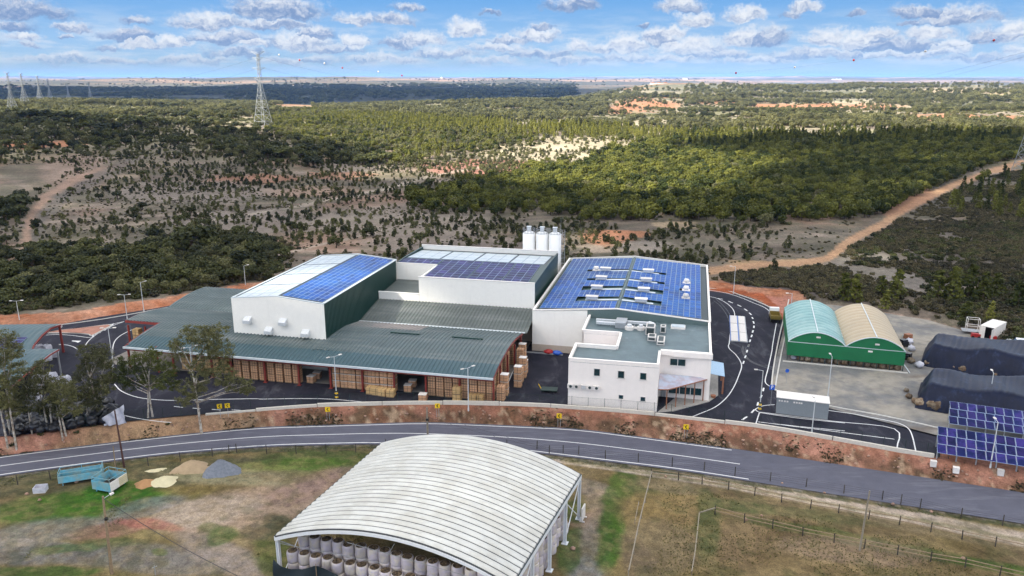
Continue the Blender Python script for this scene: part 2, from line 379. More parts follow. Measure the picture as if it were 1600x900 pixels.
M['marking'] = mat('marking', (.68, .68, .68), .7, var=.15, scale=2.)
M['kerb'] = mat('kerb', (.52, .5, .46), .85, var=.14)
M['wall_concrete'] = mat('wall_concrete', (.58, .54, .47), .85, var=.12, tweak=streaks)
M['gravel'] = mat('gravel', (.2, .2, .2), .95, spec=.2, var=.2, scale=.6, bump=.5, bscale=9., c2=(.36, .33, .28), c2scale=.09, tweak=lambda N, c, s: N.mix(N.maprange(N.noise(N.vec('MULTIPLY', s, (.05, .2, 1)), 1., 5, .6), .56, .7, 0, .55), c, (.13, .095, .07, 1)))
M['paving'] = mat('paving', (.42, .4, .37), .9, var=.16, scale=3.)
M['tarp'] = mat('tarp', (.004, .009, .032), .45, spec=.2, var=.3, scale=.7, tweak=lambda N, c, s: N.mix(N.maprange(N.noise(N.vec('MULTIPLY', s, (.6, .6, .2)), 1., 5, .7), .52, .72, 0, .5), c, (.03, .05, .11, 1)))
M['tent_green'] = mat('tent_green', (.006, .14, .05), .5, var=.1, scale=.6)
M['tent_roof_green'] = mat('tent_roof_green', (.16, .31, .31), .45, var=.1, scale=.7, c2=(.24, .38, .37), c2scale=.15)
M['tent_roof_tan'] = mat('tent_roof_tan', (.4, .32, .21), .5, var=.08, scale=.7)
M['vinyl'] = mat('vinyl', (.66, .66, .62), .5, var=.08, scale=.5, objvar=.05, c2=(.58, .57, .52), c2scale=.35, tweak=streaks)
M['steel_white'] = mat('steel_white', (.72, .74, .76), .45, var=.05)
M['bale_wrap'] = mat('bale_wrap', (.5, .45, .5), .55, var=.12, scale=1.5, objvar=.18, c2=(.56, .5, .43), c2scale=1.3)
M['straw'] = mat('straw', (.085, .06, .04), 1., var=.5, scale=6., bump=1., bscale=12., c2=(.2, .14, .08), c2scale=3.)
M['bale_brown'] = mat('bale_brown', (.17, .11, .065), 1., var=.35, scale=3., objvar=.3, c2=(.3, .24, .17), c2scale=1.2)
M['net'] = mat('net', (.008, .02, .028), .7, var=.3)
M['post_dark'] = mat('post_dark', (.06, .05, .042), .9, var=.3)
M['post_wood'] = mat('post_wood', (.32, .23, .14), .9, var=.25, scale=6.)
M['post_grey'] = mat('post_grey', (.3, .26, .2), .9, var=.2)
M['fence_green'] = mat('fence_green', (.008, .035, .025), .6)
M['lamp_grey'] = mat('lamp_grey', (.55, .57, .58), .4, var=.05)
M['wire'] = mat('wire', (.03, .03, .035), .6)
M['pylon'] = mat('pylon', (.3, .32, .33), .5, var=.1)
M['yellow'] = mat('yellow', (.85, .55, .01), .5)
M['black'] = mat('black', (.012, .012, .012), .6)
M['blue_paint'] = mat('blue_paint', (.16, .5, .66), .55, var=.15, scale=2., c2=(.3, .45, .46), c2scale=.8)
M['sign_blue'] = mat('sign_blue', (.02, .12, .6), .4)
M['terracotta'] = mat('terracotta', (.4, .16, .08), .8)
M['wood_orange'] = mat('wood_orange', (.36, .15, .08), .7, var=.2)
M['poly_roof'] = mat('poly_roof', (.42, .37, .42), .35, var=.15, scale=1., c2=(.45, .5, .6), c2scale=.6)
M['sand_tan'] = mat('sand_tan', (.46, .34, .21), 1., var=.16, scale=1.5, bump=.4)
M['sand_pale'] = mat('sand_pale', (.56, .5, .32), 1., var=.12, scale=1.5, bump=.4)
M['sand_orange'] = mat('sand_orange', (.47, .26, .12), 1., var=.16, scale=1.5, bump=.4)
M['gravel_pile'] = mat('gravel_pile', (.2, .22, .26), 1., var=.25, scale=3., bump=.6, bscale=8.)
M['rock'] = mat('rock', (.4, .25, .18), 1., var=.35, scale=1.5, objvar=.3)
M['bark_white'] = mat('bark_white', (.5, .46, .4), .85, var=.3, scale=2., c2=(.26, .2, .15), c2scale=1.6)
M['bark'] = mat('bark', (.1, .07, .05), .95, var=.3)
M['car_white'] = mat('car_white', (.78, .79, .8), .25, var=.02)
M['rubber'] = mat('rubber', (.015, .015, .015), .85)
M['truck_yellow'] = mat('truck_yellow', (.2, .145, .03), .5, var=.2)
M['red_paint'] = mat('red_paint', (.45, .02, .02), .5)
M['orange_plastic'] = mat('orange_plastic', (.75, .22, .04), .5)
M['grey_clad'] = mat('grey_clad', (.3, .33, .35), .55, var=.06)
M['net_white'] = mat('net_white', (.5, .5, .56), .6, var=.25, scale=2.)
M['black_bag'] = mat('black_bag', (.012, .013, .018), .4, var=.4, scale=1.5)
M['leaf_euc'] = leafmat('leaf_euc', (.12, .125, .06), (.2, .19, .1), .4)
M['leaf_bright'] = leafmat('leaf_bright', (.1, .125, .035), (.15, .16, .05), .4)
M['leaf_pine'] = leafmat('leaf_pine', (.05, .07, .016), (.17, .17, .04))
M['leaf_yellow'] = leafmat('leaf_yellow', (.17, .18, .04), (.25, .24, .06))
M['leaf_dark'] = leafmat('leaf_dark', (.045, .055, .024), (.11, .115, .05))
M['leaf_olive'] = leafmat('leaf_olive', (.12, .125, .06), (.2, .19, .1))
M['leaf_heath'] = leafmat('leaf_heath', (.07, .065, .04), (.15, .125, .08))
M['grass_tuft'] = leafmat('grass_tuft', (.12, .15, .045), (.3, .25, .13))

# ---------------- the ground: one sheet to the horizon ----------------
azs = np.concatenate([np.arange(-180, -40, 4.), np.arange(-40, 40, .2), np.arange(40, 180.1, 4.)])
rs = np.concatenate([[3, 12, 25, 35], np.exp(np.arange(math.log(42), math.log(130), .0035)), np.exp(np.arange(math.log(130), math.log(3200), .0062)), np.exp(np.arange(math.log(3200), math.log(45000), .012))])
A_, R_ = np.meshgrid(np.radians(azs), rs)
GX, GY = R_ * np.sin(A_), R_ * np.cos(A_)
GZ = height(GX, GY)
PU, PV = to_px(GX, GY, GZ)
front = (GY > 5) & (np.abs(np.degrees(A_)) < 60)
PU = np.where(front, PU, -9999); PV = np.where(front, PV, -9999)

def ground_colour(x, y, u, v):
    r = np.hypot(x, y)
    n1 = fbm(x / 14, y / 14, 5, 50); n2 = fbm(x / 3.2, y / 3.2, 4, 60); n3 = fbm(x / 60, y / 60, 4, 70); nf = fbm(x / 420, y / 150, 5, 80)
    def C(c): return np.array(c)[None, None, :] * np.ones(x.shape + (1,))
    c = C((.215, .172, .135)) * (1 + .6 * n1[..., None])
    def blend(col_, w): 
        nonlocal c
        c = c * (1 - w[..., None]) + np.array(col_) * w[..., None]
    blend((.32, .25, .17), sstep(.0, .2, fbm(x / 26, y / 26, 4, 57)) * .5)
    q1 = fbm((x + .5 * y) / 70 + 1.2 * fbm(x / 90, y / 90, 2, 71), (y - .35 * x) / 9 + 4 * fbm(x / 110, y / 110, 2, 72), 4, 73)
    blend((.36, .29, .23), sstep(.04, .18, q1) * .6); blend((.1, .085, .06), sstep(-.06, -.2, q1) * .6)
    blend((.31, .185, .13), sstep(.0, .2, n3 + .3 * n2) * .6)
    blend((.1, .095, .06), sstep(-.04, .14, n1 - .4 * n3) * .6)
    blend((.1, .1, .06), sstep(.02, .12, fbm(x / 6, y / 6, 4, 58)) * .4)
    mid = sstep(450, 700, r)
    blend((.34, .30, .2), mid * sstep(-.1, .15, n1) * .8)
    blend((.15, .16, .075), mid * sstep(.0, .12, n3) * .7)
    far = sstep(1100, 1700, r)
    blend((.15, .155, .095), far * .8)
    blend((.36, .31, .22), far * sstep(.02, .14, n3 + .4 * n1) * .8)
    blend((.42, .19, .1), far * sstep(.1, .2, nf) * .8)
    vf = sstep(3400, 5200, r)
    blend((.11, .1, .075), vf * .95)
    pl = sstep(-.06, .08, fbm(x / 2600, y / 500, 4, 81)) * sstep(5200, 8200, r)
    blend((.44, .29, .2), pl * .9)
    blend((.2, .19, .14), sstep(.12, .2, fbm(x / 1500, y / 420, 4, 82)) * sstep(5200, 8200, r) * .9)
    left = sstep(100, -60, u) * 0
    # patches of bare earth, in the photograph's view of the hillside
    wu = u + 40 * n1 + 22 * n2; wv = v + 12 * n1 + 7 * n2
    def E(cx, cy, rx, ry, col_, s=.9, ang=0.):
        ca, sa = math.cos(ang), math.sin(ang); a = (wu - cx) * ca + (wv - cy) * sa; b = -(wu - cx) * sa + (wv - cy) * ca
        dd = np.sqrt((a / rx) ** 2 + (b / ry) ** 2); blend(col_, sstep(1.15, .75, dd) * s)
    def L(pts, hw, col_, s=.9, aniso=2.2, warp=1.):
        best = np.full(u.shape, 1e9); uu = u + (wu - u) * .25 * warp; vv = v + (wv - v) * .25 * warp
        for (p, q) in zip(pts, pts[1:]):
            dx, dy = q[0] - p[0], (q[1] - p[1]) * aniso; l2 = dx * dx + dy * dy
            t = np.clip(((uu - p[0]) * dx + (vv - p[1]) * aniso * dy) / l2, 0, 1)
            w_ = (p[2] + (q[2] - p[2]) * t) if len(p) > 2 else hw
            best = np.minimum(best, np.hypot(uu - p[0] - t * dx, (vv - p[1]) * aniso - t * dy) / w_)
        blend(col_, sstep(1.2, .7, best) * s)
    RED, TAN, PALE, GRN, DRT = (.45, .2, .105), (.42, .32, .21), (.42, .36, .25), (.07, .11, .02), (.3, .2, .14)
    DK = (.06, .075, .04)
    for e in [(1010,164,55,8,RED),(965,172,40,6,RED),(1215,168,45,5,RED),(1330,167,90,5,RED),(1310,172,60,3,PALE),(1500,184,110,5,RED),(1560,187,60,4,RED),
              (1500,142,90,5,TAN),(1560,150,30,4,(.5,.42,.2)),(1330,160,50,3,PALE),(1200,187,60,4,PALE),(1000,192,60,5,PALE),(1060,208,170,6,PALE),(1200,216,120,4,PALE),
              (890,230,140,16,PALE),(950,248,90,10,PALE),(850,238,110,14,PALE),(760,262,110,12,(.33,.16,.12)),(1000,212,90,5,PALE),(640,238,30,6,TAN),(560,262,60,8,(.3,.25,.2)),
              (320,168,40,4,RED),(350,168,25,4,RED),(70,225,80,6,RED),(40,228,60,6,RED),(270,165,30,3,PALE),(100,180,50,4,(.3,.34,.12)),(330,206,60,5,PALE),
              (540,275,60,5,(.36,.2,.13)),(390,280,90,7,(.38,.2,.13)),(470,300,110,8,(.36,.25,.18)),(950,372,40,12,(.42,.2,.11)),(985,365,30,6,RED),(1060,352,40,6,TAN),
              (120,270,60,30,(.3,.22,.17)),(300,300,130,20,(.25,.21,.175)),(380,345,130,22,(.25,.21,.175)),(620,345,160,28,(.26,.22,.18)),(700,380,140,16,(.23,.19,.16)),
              (1230,412,90,6,(.5,.33,.18)),(1140,422,60,7,(.48,.3,.18)),(1160,438,50,5,RED),(1010,385,50,9,(.28,.24,.2)),
              (1480,310,140,26,(.1,.09,.07)),(1480,400,150,50,(.13,.11,.09)),(1350,420,60,30,(.24,.21,.17)),(1440,440,60,16,(.24,.21,.18)),
              (1180,440,60,14,(.12,.1,.09)),(1280,450,90,12,(.12,.1,.09)),(60,440,200,40,(.08,.08,.05)),(250,425,160,22,(.085,.085,.05)),(590,405,60,8,(.24,.21,.18))]:
        E(*e)
    L([(-40,470,10),(10,415,9),(40,390,7),(45,345,7),(70,310,8),(110,285,8),(160,268,6),(200,255,4)], 8, (.38, .25, .18), .85, 1.2)
    L([(100,420,8),(60,380,10),(60,340,10),(95,310,12),(150,280,12),(210,250,7)], 8, (.16, .14, .12), .8, 1.2)
    L([(330,345,3),(420,330,3),(560,305,4),(700,270,4),(800,255,3)], 3, (.42, .36, .29), .8, 2)
    L([(420,400,3),(560,370,3),(640,350,3)], 3, (.4, .34, .28), .7, 2)
    L([(1110,424,9),(1180,414,7),(1240,412,6),(1292,405,8),(1330,375,8),(1380,350,8),(1410,328,8),(1440,312,9),(1490,290,7),(1545,268,6),(1610,250,5)], 6, (.5, .3, .17), .95, 1.6, .6)
    L([(1390,330,14),(1445,305,16)], 12, (.42, .22, .13), .7, 1.6)
    L([(1545,268,4),(1580,266,5),(1610,272,5)], 6, (.5, .3, .17), .9, 2)
    L([(425,185,3),(418,168,4),(430,158,4)], 3, RED, .9, 1.)
    # far left valley side: wood colour darkened to carry cloud shade, then pale plain
    far_l = (u < 940) & (r > 2100) & (r < 6500); 
    blend((.028, .036, .03), far_l * sstep(940, 860, u) * .95)
    # dark plateau edge
    # --- the site and the foreground ---
    yf_, yn_, yw_, yb_ = yfar(x), ynear(x), ywall(x), np.interp(x, XB, YB)
    near = (np.abs(x) < 170) & (y < yb_ + 14)
    def setb(mask, col_): 
        nonlocal c
        w = mask[..., None] * 1.; c = c * (1 - w) + np.array(col_) * w
    bankc = np.stack([.38 + .26 * n2 + .16 * n1, .175 + .18 * n2 + .1 * n1, .115 + .16 * n2 + .08 * n1], -1)
    m = near & (y > yb_ - 1.5) & (y < yb_ + 7.5 + 5 * n1)
    bb = np.stack([.5 + .3 * n2, .235 + .3 * n2, .14 + .25 * n2], -1)
    c = np.where((m & (x < 66))[..., None], bb, c)
    setb(near & (y > yb_ - 2) & (y < yb_ + 1.2 + 2 * n1) & (x > 62), (.4, .29, .22))
    m = near & (y > yn_) & (y < yb_ - 1.4); c = np.where(m[..., None], bankc, c)
    tb = np.clip((y - yf_) / np.maximum(yw_ - yf_, .5), 0, 1)
    scrub = sstep(.85, .45, tb + 1.2 * n2 + .9 * n1 + .10) * m
    blend((.2, .115, .07), scrub * .7); blend((.06, .055, .03), scrub * sstep(-.05, .12, fbm(x / 1.1, y / 1.1, 3, 98)) * .55)
    blend((.5, .36, .24), (m & (tb < .9)) * sstep(.14, .2, fbm(x / .8, y / .8, 3, 91)) * .7)
    blend((.1, .085, .06), (near & (y > yf_ - 1) & (tb < .1 + .1 * n2)) * .9)
    blend((.5, .33, .19), m * sstep(-34, -42, x) * sstep(-66, -58, x) * sstep(-.3, .1, n1 + .2) * .7)
    # red triangle of earth by the yard entrance
    tri = [(1108,449),(1150,452),(1195,460),(1234,466),(1232,500),(1222,502),(1213,487),(1190,470),(1160,461),(1108,454)]
    # field
    f = near & (y <= yn_ + .2)
    fieldc = np.stack([.2 + .2 * n2 + .12 * n1, .15 + .17 * n2 + .12 * n1, .07 + .1 * n2], -1)
    c = np.where(f[..., None], fieldc, c)
    c0 = c.copy()
    def EF(cx, cy, rx, ry, col_, s=.9, ang=0.): 
        E(cx, cy, rx, ry, col_, s, ang)
    for e in [(230,745,340,22,(.1,.1,.055),.8,-.08),(500,712,110,14,(.08,.12,.03),.8,0.),(480,727,90,16,(.09,.17,.02),.75,0.),(130,792,150,26,(.05,.15,.008),.95,-.1),(40,800,70,16,(.09,.13,.03),.8,0.),(190,770,60,20,(.04,.14,.005),.9,0.),
              (400,790,150,34,(.4,.29,.215),.9,-.25),(480,760,110,20,(.3,.2,.165),.85,-.3),(330,800,90,22,(.42,.34,.26),.8,-.2),(360,745,100,14,(.4,.36,.22),.6,0.),(400,730,60,8,(.3,.3,.1),.5,0.),
              (225,800,80,16,(.2,.2,.22),.6,-.25),(60,835,120,20,(.25,.24,.22),.7,-.15),(40,865,160,18,(.19,.19,.19),.75,0.),(200,868,140,20,(.2,.185,.165),.7,0.),(280,880,120,20,(.21,.19,.17),.7,0.),
              (190,828,80,12,(.33,.17,.13),.75,-.15),(240,822,50,9,(.36,.13,.1),.7,.1),(30,848,60,7,(.4,.34,.28),.6,0.),(350,870,80,26,(.33,.27,.23),.7,.4),
              (110,858,60,7,(.09,.15,.04),.7,-.1),(180,848,60,7,(.1,.13,.05),.6,0.),(60,893,110,9,(.06,.115,.02),.85,0.),(345,838,28,14,(.08,.13,.03),.75,-.4),(330,825,20,8,(.1,.14,.04),.6,0.),(255,864,12,6,(.08,.13,.02),.7,0.),
              (420,870,30,40,(.1,.12,.03),.85,0.),(400,830,30,14,(.13,.11,.07),.7,0.),(430,815,26,12,(.05,.06,.03),.8,0.),(450,742,60,10,(.22,.17,.1),.6,0.),
              (930,765,50,14,(.27,.22,.17),.8,.3),(955,790,34,22,(.36,.26,.19),.85,.2),(925,815,40,14,(.38,.26,.19),.8,0.),(920,870,42,60,(.31,.26,.21),.9,.35),(915,893,32,24,(.26,.26,.24),.85,0.),
              (975,760,26,50,(.07,.13,.02),.8,.1),(960,840,24,60,(.05,.13,.012),.9,.25),(890,860,22,40,(.08,.14,.03),.8,.4),(900,800,20,18,(.09,.14,.03),.8,0.),
              (1035,760,60,18,(.12,.13,.05),.8,0.),(1060,800,90,34,(.26,.18,.075),.75,0.),(1030,860,60,50,(.22,.17,.1),.75,0.),(1000,880,24,40,(.2,.15,.1),.6,0.),
              (1230,770,200,10,(.3,.22,.13),.7,.17),(1500,830,200,16,(.28,.22,.13),.65,.17),(1060,760,60,12,(.3,.22,.14),.6,.1),
              (1400,900,250,60,(.2,.145,.065),.65,.1),(1130,830,60,40,(.27,.19,.1),.6,0.),(1100,815,20,60,(.07,.1,.03),.75,0.),(1150,790,60,10,(.07,.1,.03),.75,.15),(1260,826,130,8,(.08,.105,.03),.75,.16),
              (1430,862,160,9,(.08,.12,.03),.8,.17),(1560,886,90,9,(.07,.13,.02),.8,.17),(1330,860,130,22,(.25,.18,.13),.6,.1),(1240,800,140,8,(.12,.12,.05),.6,.14)]:
        mask_keep = f
        before = c.copy(); EF(*e); c = np.where(mask_keep[..., None], c, before)
    before = c.copy()
    L([(860,718,8),(950,729,11),(1020,739,13),(1150,758,15),(1300,786,18),(1450,813,20),(1640,851,24)], 8, (.56, .46, .37), 1., 2.2, .3)
    L([(880,721,3),(960,731,4),(1020,741,4),(1150,760,5),(1300,788,6),(1450,815,6),(1640,853,7)], 3, (.24, .22, .1), .6, 2.2, .5)
    L([(650,700,6),(850,722,7),(1050,742,7),(1250,774,8),(1420,803,8),(1640,842,8)], 8, (.11, .13, .05), .0, 2.4)
    c = np.where((f & (y < yn_ - .3))[..., None], c, before)
    # verge beside the asphalt
    vg = f & (y > yn_ - 1.3 + .8 * n2); blend((.085, .095, .05), vg * .85)
    blend((.3, .26, .23), (f & (y > yn_ - .55)) * .7)
    # mottled turf
    tf = f * sstep(-.1, .2, fbm(x / .9, y / .9, 4, 95)); blend((.36, .26, .13), tf * .3)
    tf = f * sstep(.05, .2, fbm(x / 1.7, y / 1.7, 4, 96)); blend((.07, .085, .03), tf * .35)
    tu = np.zeros(u.shape, bool)
    from_poly = poly_mask(u, v, tri); c = np.where(from_poly[..., None], np.stack([.42 + .2 * n2, .12 + .08 * n2, .05 + .05 * n2], -1), c)
    tri2 = [(1195,462),(1240,464),(1240,500),(1226,500),(1216,478)]
    c = np.where(poly_mask(u, v, tri2)[..., None], np.stack([.55 + .2 * n2, .26 + .18 * n2, .19 + .15 * n2], -1), c)
    return np.clip(c * .68, .01, .9)
def poly_mask(u, v, poly):
    ins = np.zeros(np.shape(u), bool); n = len(poly)
    for i in range(n):
        (x1, y1), (x2, y2) = poly[i][:2], poly[(i + 1) % n][:2]
        if y1 == y2: continue
        ins ^= ((y1 > v) != (y2 > v)) & (u < (x2 - x1) * (v - y1) / (y2 - y1) + x1)
    return ins
GC = ground_colour(GX, GY, PU, PV)
nr, na = GX.shape
me = bpy.data.meshes.new('ground')
me.vertices.add(nr * na); me.vertices.foreach_set('co', np.stack([GX, GY, GZ], -1).astype(np.float32).ravel())
I = (np.arange(nr - 1)[:, None] * na + np.arange(na - 1)[None, :])
Q = np.stack([I, I + 1, I + na + 1, I + na], -1).reshape(-1, 4)[:, ::-1]
nq = len(Q); me.loops.add(nq * 4); me.polygons.add(nq)
me.loops.foreach_set('vertex_index', Q.astype(np.int32).ravel()); me.polygons.foreach_set('loop_start', np.arange(0, nq * 4, 4, dtype=np.int32))
me.polygons.foreach_set('use_smooth', np.ones(nq, bool)); me.update(calc_edges=True)
ca = me.color_attributes.new('soil', 'FLOAT_COLOR', 'POINT'); ca.data.foreach_set('color', np.concatenate([GC, np.ones(GC.shape[:2] + (1,))], -1).astype(np.float32).ravel())
gm = bpy.data.materials.new('soil'); gm.use_nodes = True; N = NT(gm.node_tree); b = N.n['Principled BSDF']; b.inputs['Roughness'].default_value = .95; b.inputs['Specular IOR Level'].default_value = .15
at = N.n.new('ShaderNodeAttribute'); at.attribute_name = 'soil'; g = N.n.new('ShaderNodeNewGeometry').outputs['Position']
dist_ = N.vec('LENGTH', g)
k1 = N.maprange(N.noise(g, 1.1, 5, .7), .3, .7, .62, 1.38, False); k2 = N.maprange(N.noise(g, 7., 4, .75), .3, .7, .6, 1.4, False)
k3 = N.maprange(N.noise(g, .05, 6, .75), .35, .65, .72, 1.25, False)
k = N.math('MULTIPLY', N.math('MULTIPLY', k1, k2), k3)
cc = N.mix(1., at.outputs['Color'], N.comb(k, k, k), 'MULTIPLY')
# far wooded speckle: shrubs too small to be told apart beyond the built ones
vo = N.n.new('ShaderNodeTexVoronoi'); N.put(vo.inputs['Vector'], N.vec('MULTIPLY', g, (1, 1, 0))); vo.inputs['Scale'].default_value = .045
dots = N.math('MULTIPLY', N.maprange(N.math('ADD', vo.outputs['Distance'], N.math('MULTIPLY_ADD', N.noise(g, .006, 4), 1.6, -.8)), .5, .25), N.maprange(dist_, 1800, 3000))
cc = N.mix(N.math('MULTIPLY', dots, .75), cc, (.05, .06, .035, 1))
N.put(b.inputs['Base Color'], cc)
bn = N.n.new('ShaderNodeBump'); bn.inputs['Strength'].default_value = .7; bn.inputs['Distance'].default_value = .12; N.put(bn.inputs['Height'], N.noise(g, 2.2, 6, .7)); N.l.new(bn.outputs[0], b.inputs['Normal'])
me.materials.append(gm); ground_ob = inst('ground', me); ground_ob['kind'] = 'structure'

# ---------------- sheets: asphalt, road, gravel, markings ----------------
def struct(o, label=None): o['kind'] = 'structure'; return o
def sheet(name, pts, z, m, zfun=None):
    bm = bmesh.new(); vs = [bm.verts.new((p[0], p[1], z)) for p in pts]
    f = bm.faces.new(vs); bmesh.ops.triangulate(bm, faces=[f]); 
    for f in bm.faces:
        if f.normal.z < 0: f.normal_flip()
    me = bpy.data.meshes.new(name); bm.to_mesh(me); bm.free(); me.materials.append(m)
    return struct(inst(name, me))
def G0(pts, z=0.): return [ray_z(u, v, z) for u, v in pts]
def smooth_line(pts, n=6):
    if len(pts) < 3: return [Vector(p) for p in pts]
    out = []; P_ = [Vector(p) for p in pts]; P_ = [P_[0] * 2 - P_[1]] + P_ + [P_[-1] * 2 - P_[-2]]
    for i in range(1, len(P_) - 2):
        p0, p1, p2, p3 = P_[i - 1:i + 3]
        for k in range(n):
            t = k / n; out.append(.5 * ((2 * p1) + (-p0 + p2) * t + (2 * p0 - 5 * p1 + 4 * p2 - p3) * t * t + (-p0 + 3 * p1 - 3 * p2 + p3) * t ** 3))
    return out + [P_[-2]]
def strip_mb(mb, pts, w, z, top=None):
    """flat (or raised, when top is given) band of width w along pts"""
    L_, R2 = [], []
    for i, p in enumerate(pts):
        a = pts[max(i - 1, 0)]; b_ = pts[min(i + 1, len(pts) - 1)]; t = Vector((b_[0] - a[0], b_[1] - a[1]))
        if t.length < 1e-6: t = Vector((1, 0))
        t.normalize(); nrm = Vector((-t.y, t.x)) * w / 2
        L_.append((p[0] + nrm.x, p[1] + nrm.y)); R2.append((p[0] - nrm.x, p[1] - nrm.y))
    for i in range(len(pts) - 1):
        q = [R2[i], R2[i + 1], L_[i + 1], L_[i]]
        if top is None: mb.add([(x, y, z) for x, y in q], [(0, 1, 2, 3)])
        else: mb.prism(q, z, top)
    return mb
def xs_curve(xa, xb, step, f, off=0.): return [(x, float(f(x)) + off) for x in np.arange(xa, xb, step)]

wl = xs_curve(-68, 58, 2, ywall)
asph = [(p[0], p[1] + .15) for p in wl]
back = G0([(1470,684),(1300,640),(1215,614),(1202,604),(1209,570),(1222,520),(1226,503),(1216,492),(1203,480),(1184,469),(1163,461.5),(1108,454.5)])
asph += [(p.x, p.y) for p in back] + [(-60, 176), (-77.5, 160.6), (-85.5, 155), (-91.5, 149.3), (-101, 147.2), (-118, 142), (-118, 100), (-90, 95)]
sheet('factory_yard', asph, .0, M['asphalt'])
gy = G0([(1203,604),(1210,570),(1223,520),(1228,503),(1237,478),(1246,470),(1330,480),(1400,492),(1450,500),(1500,515),(1600,548),(1760,590),(1760,780),(1600,716),(1480,684),(1300,639),(1216,613)])
sheet('gravel_yard', [(p.x, p.y) for p in gy], .004, M['gravel'])
rd = MB(); xs = np.arange(-130, 140, 1.5)
for a, b_ in zip(xs, xs[1:]):
    rd.add([(a, float(ynear(a)) - .45, -1.985), (b_, float(ynear(b_)) - .45, -1.985), (b_, float(yfar(b_)) + .45, -1.985), (a, float(yfar(a)) + .45, -1.985)], [(0, 1, 2, 3)])
struct(rd.build('main_road', M['road']))
mk = MB()
for f_, o_ in ((yfar, -.1), (ynear, .1)): strip_mb(mk, xs_curve(-130, 31.5, 1.5, f_, o_), .17, -1.979)
strip_mb(mk, [(x, float(yfar(x) * .5 + ynear(x) * .5)) for x in np.arange(-130, 31, 1.5)], .15, -1.979)
struct(mk.build('road_markings', M['marking']))

def Z(x, y, s, ox, oy): return (ox + x / s, oy + y / s)
r5 = lambda L_: [Z(x, y, 8, 1100, 430) for x, y in L_]
r6 = lambda L_: [Z(x, y, 6.667, 1080, 540) for x, y in L_]
r9 = lambda L_: [Z(x, y, 4, 1200, 580) for x, y in L_]
r4 = lambda L_: [Z(x, y, 5, 0, 440) for x, y in L_]
r7 = lambda L_: [Z(x, y, 4, 0, 470) for x, y in L_]
r2 = lambda L_: [Z(x, y, 5, 260, 520) for x, y in L_]
lines = [r5([(60,265),(150,285),(250,330),(320,380),(370,440),(385,520),(365,620),(330,720),(315,850)]) + r6([(388,0),(400,35),(460,90),(510,160),(525,220),(500,300),(450,420),(370,540),(250,640),(100,705),(10,742)]),
 r5([(60,187),(200,207),(330,237),(480,287),(620,347),(760,405),(850,482)]), r5([(905,600),(880,740),(855,890)]) + r6([(840,60),(800,240),(772,350),(780,395),(830,430),(890,462)]),
 r6([(870,615),(760,625),(690,650),(670,668),(700,690),(760,705),(1150,760),(1600,806)]), r6([(710,700),(665,840)]), r6([(695,795),(1150,845),(1600,890)]),
 r9([(375,245),(520,265),(650,290),(800,320),(870,352),(900,400),(925,505)]), r9([(-60,255),(0,262),(400,312),(790,360),(805,490)]), r9([(0,325),(400,375),(790,425)]),
 r4([(460,490),(520,495),(570,508),(605,528)]), r4([(1070,362),(1000,390),(930,430),(890,480),(878,560),(878,690)]), r7([(705,300),(700,420)]),
 r7([(715,520),(760,565),(860,603),(1000,620),(1150,622),(1290,617),(1450,614),(1600,612)]) + r2([(750,518),(1000,514),(1250,517),(1450,532),(1600,548)]),
 r7([(750,710),(860,735),(1000,755),(1070,760)]), r4([(970,312),(880,345),(790,390),(730,430),(690,465),(668,497)]), r4([(970,312),(860,335)]), [(826.5,520),(781,629)], [(829,522),(826.5,520)],
 r4([(360,418),(440,413),(560,420),(690,437),(735,432)])]
mk = MB()
for L_ in lines: strip_mb(mk, smooth_line(G0(L_), 4), .16, .008)
for a, b_ in [((170,290),(235,300)),((305,325),(360,348)),((418,370),(465,392)),((505,420),(540,445)),((565,470),(592,495)),((600,525),(612,545)),((615,575),(625,605)),((625,632),(623,660)),((615,688),(605,718)),((600,745),(590,775)),((580,805),(570,835)),((560,870),(550,896))]:
    strip_mb(mk, G0(r5([a, b_])), .28, .008)
for a, b_ in [((600,-10),(595,12)),((585,45),(577,72)),((570,103),(558,130)),((550,160),(540,190)),((755,440),(748,475)),((735,515),(722,545)),((700,590),(688,625)),((660,665),(628,700)),((582,740),(528,775))]:
    strip_mb(mk, G0(r6([a, b_])), .26, .008)
for a, b_ in [((60,575),(130,583)),((205,588),(265,594)),((355,598),(425,603)),((510,602),(580,605))]: strip_mb(mk, G0(r2([a, b_])), .16, .008)
for a, b_ in [((735,395),(725,430)),((775,378),(745,415)),((810,362),(775,402)),((850,348),(815,382)),((885,330),(850,362))]: strip_mb(mk, G0(r4([a, b_])), .35, .008)
pa = G0(r4([(565,460),(610,462),(635,462),(610,478),(590,470),(560,466)])); mk.add([(p.x, p.y, .008) for p in pa], [tuple(range(6))])
struct(mk.build('yard_markings', M['marking']))
isl = G0(r4([(362,400),(440,385),(620,365),(845,340),(858,350),(800,380),(720,420),(690,412),(560,405),(460,400)]))
mi = MB(); mi.prism([(p.x, p.y) for p in isl], 0, .12); struct(mi.build('earth_traffic_island', mat('island_earth', (.42, .2, .14), .95, var=.3, scale=1.)))
tm = MB()
for k, L_ in enumerate([[(540,0),(530,50),(560,120),(640,180),(760,225),(850,250)],[(570,20),(562,80),(600,140),(690,190),(800,215),(870,235)],[(548,10),(545,70),(580,130),(660,185),(780,222)],[(100,60),(180,120),(260,230),(300,330)],[(130,40),(210,110),(290,210),(330,320)]]):
    strip_mb(tm, smooth_line(G0(r6(L_) if k < 3 else r5([(x + 20, y + 260) for x, y in L_])), 5), .2, .0065)
struct(tm.build('tyre_marks', mat('tyre_dust', (.09, .09, .1), .9, var=.5, scale=1.)))
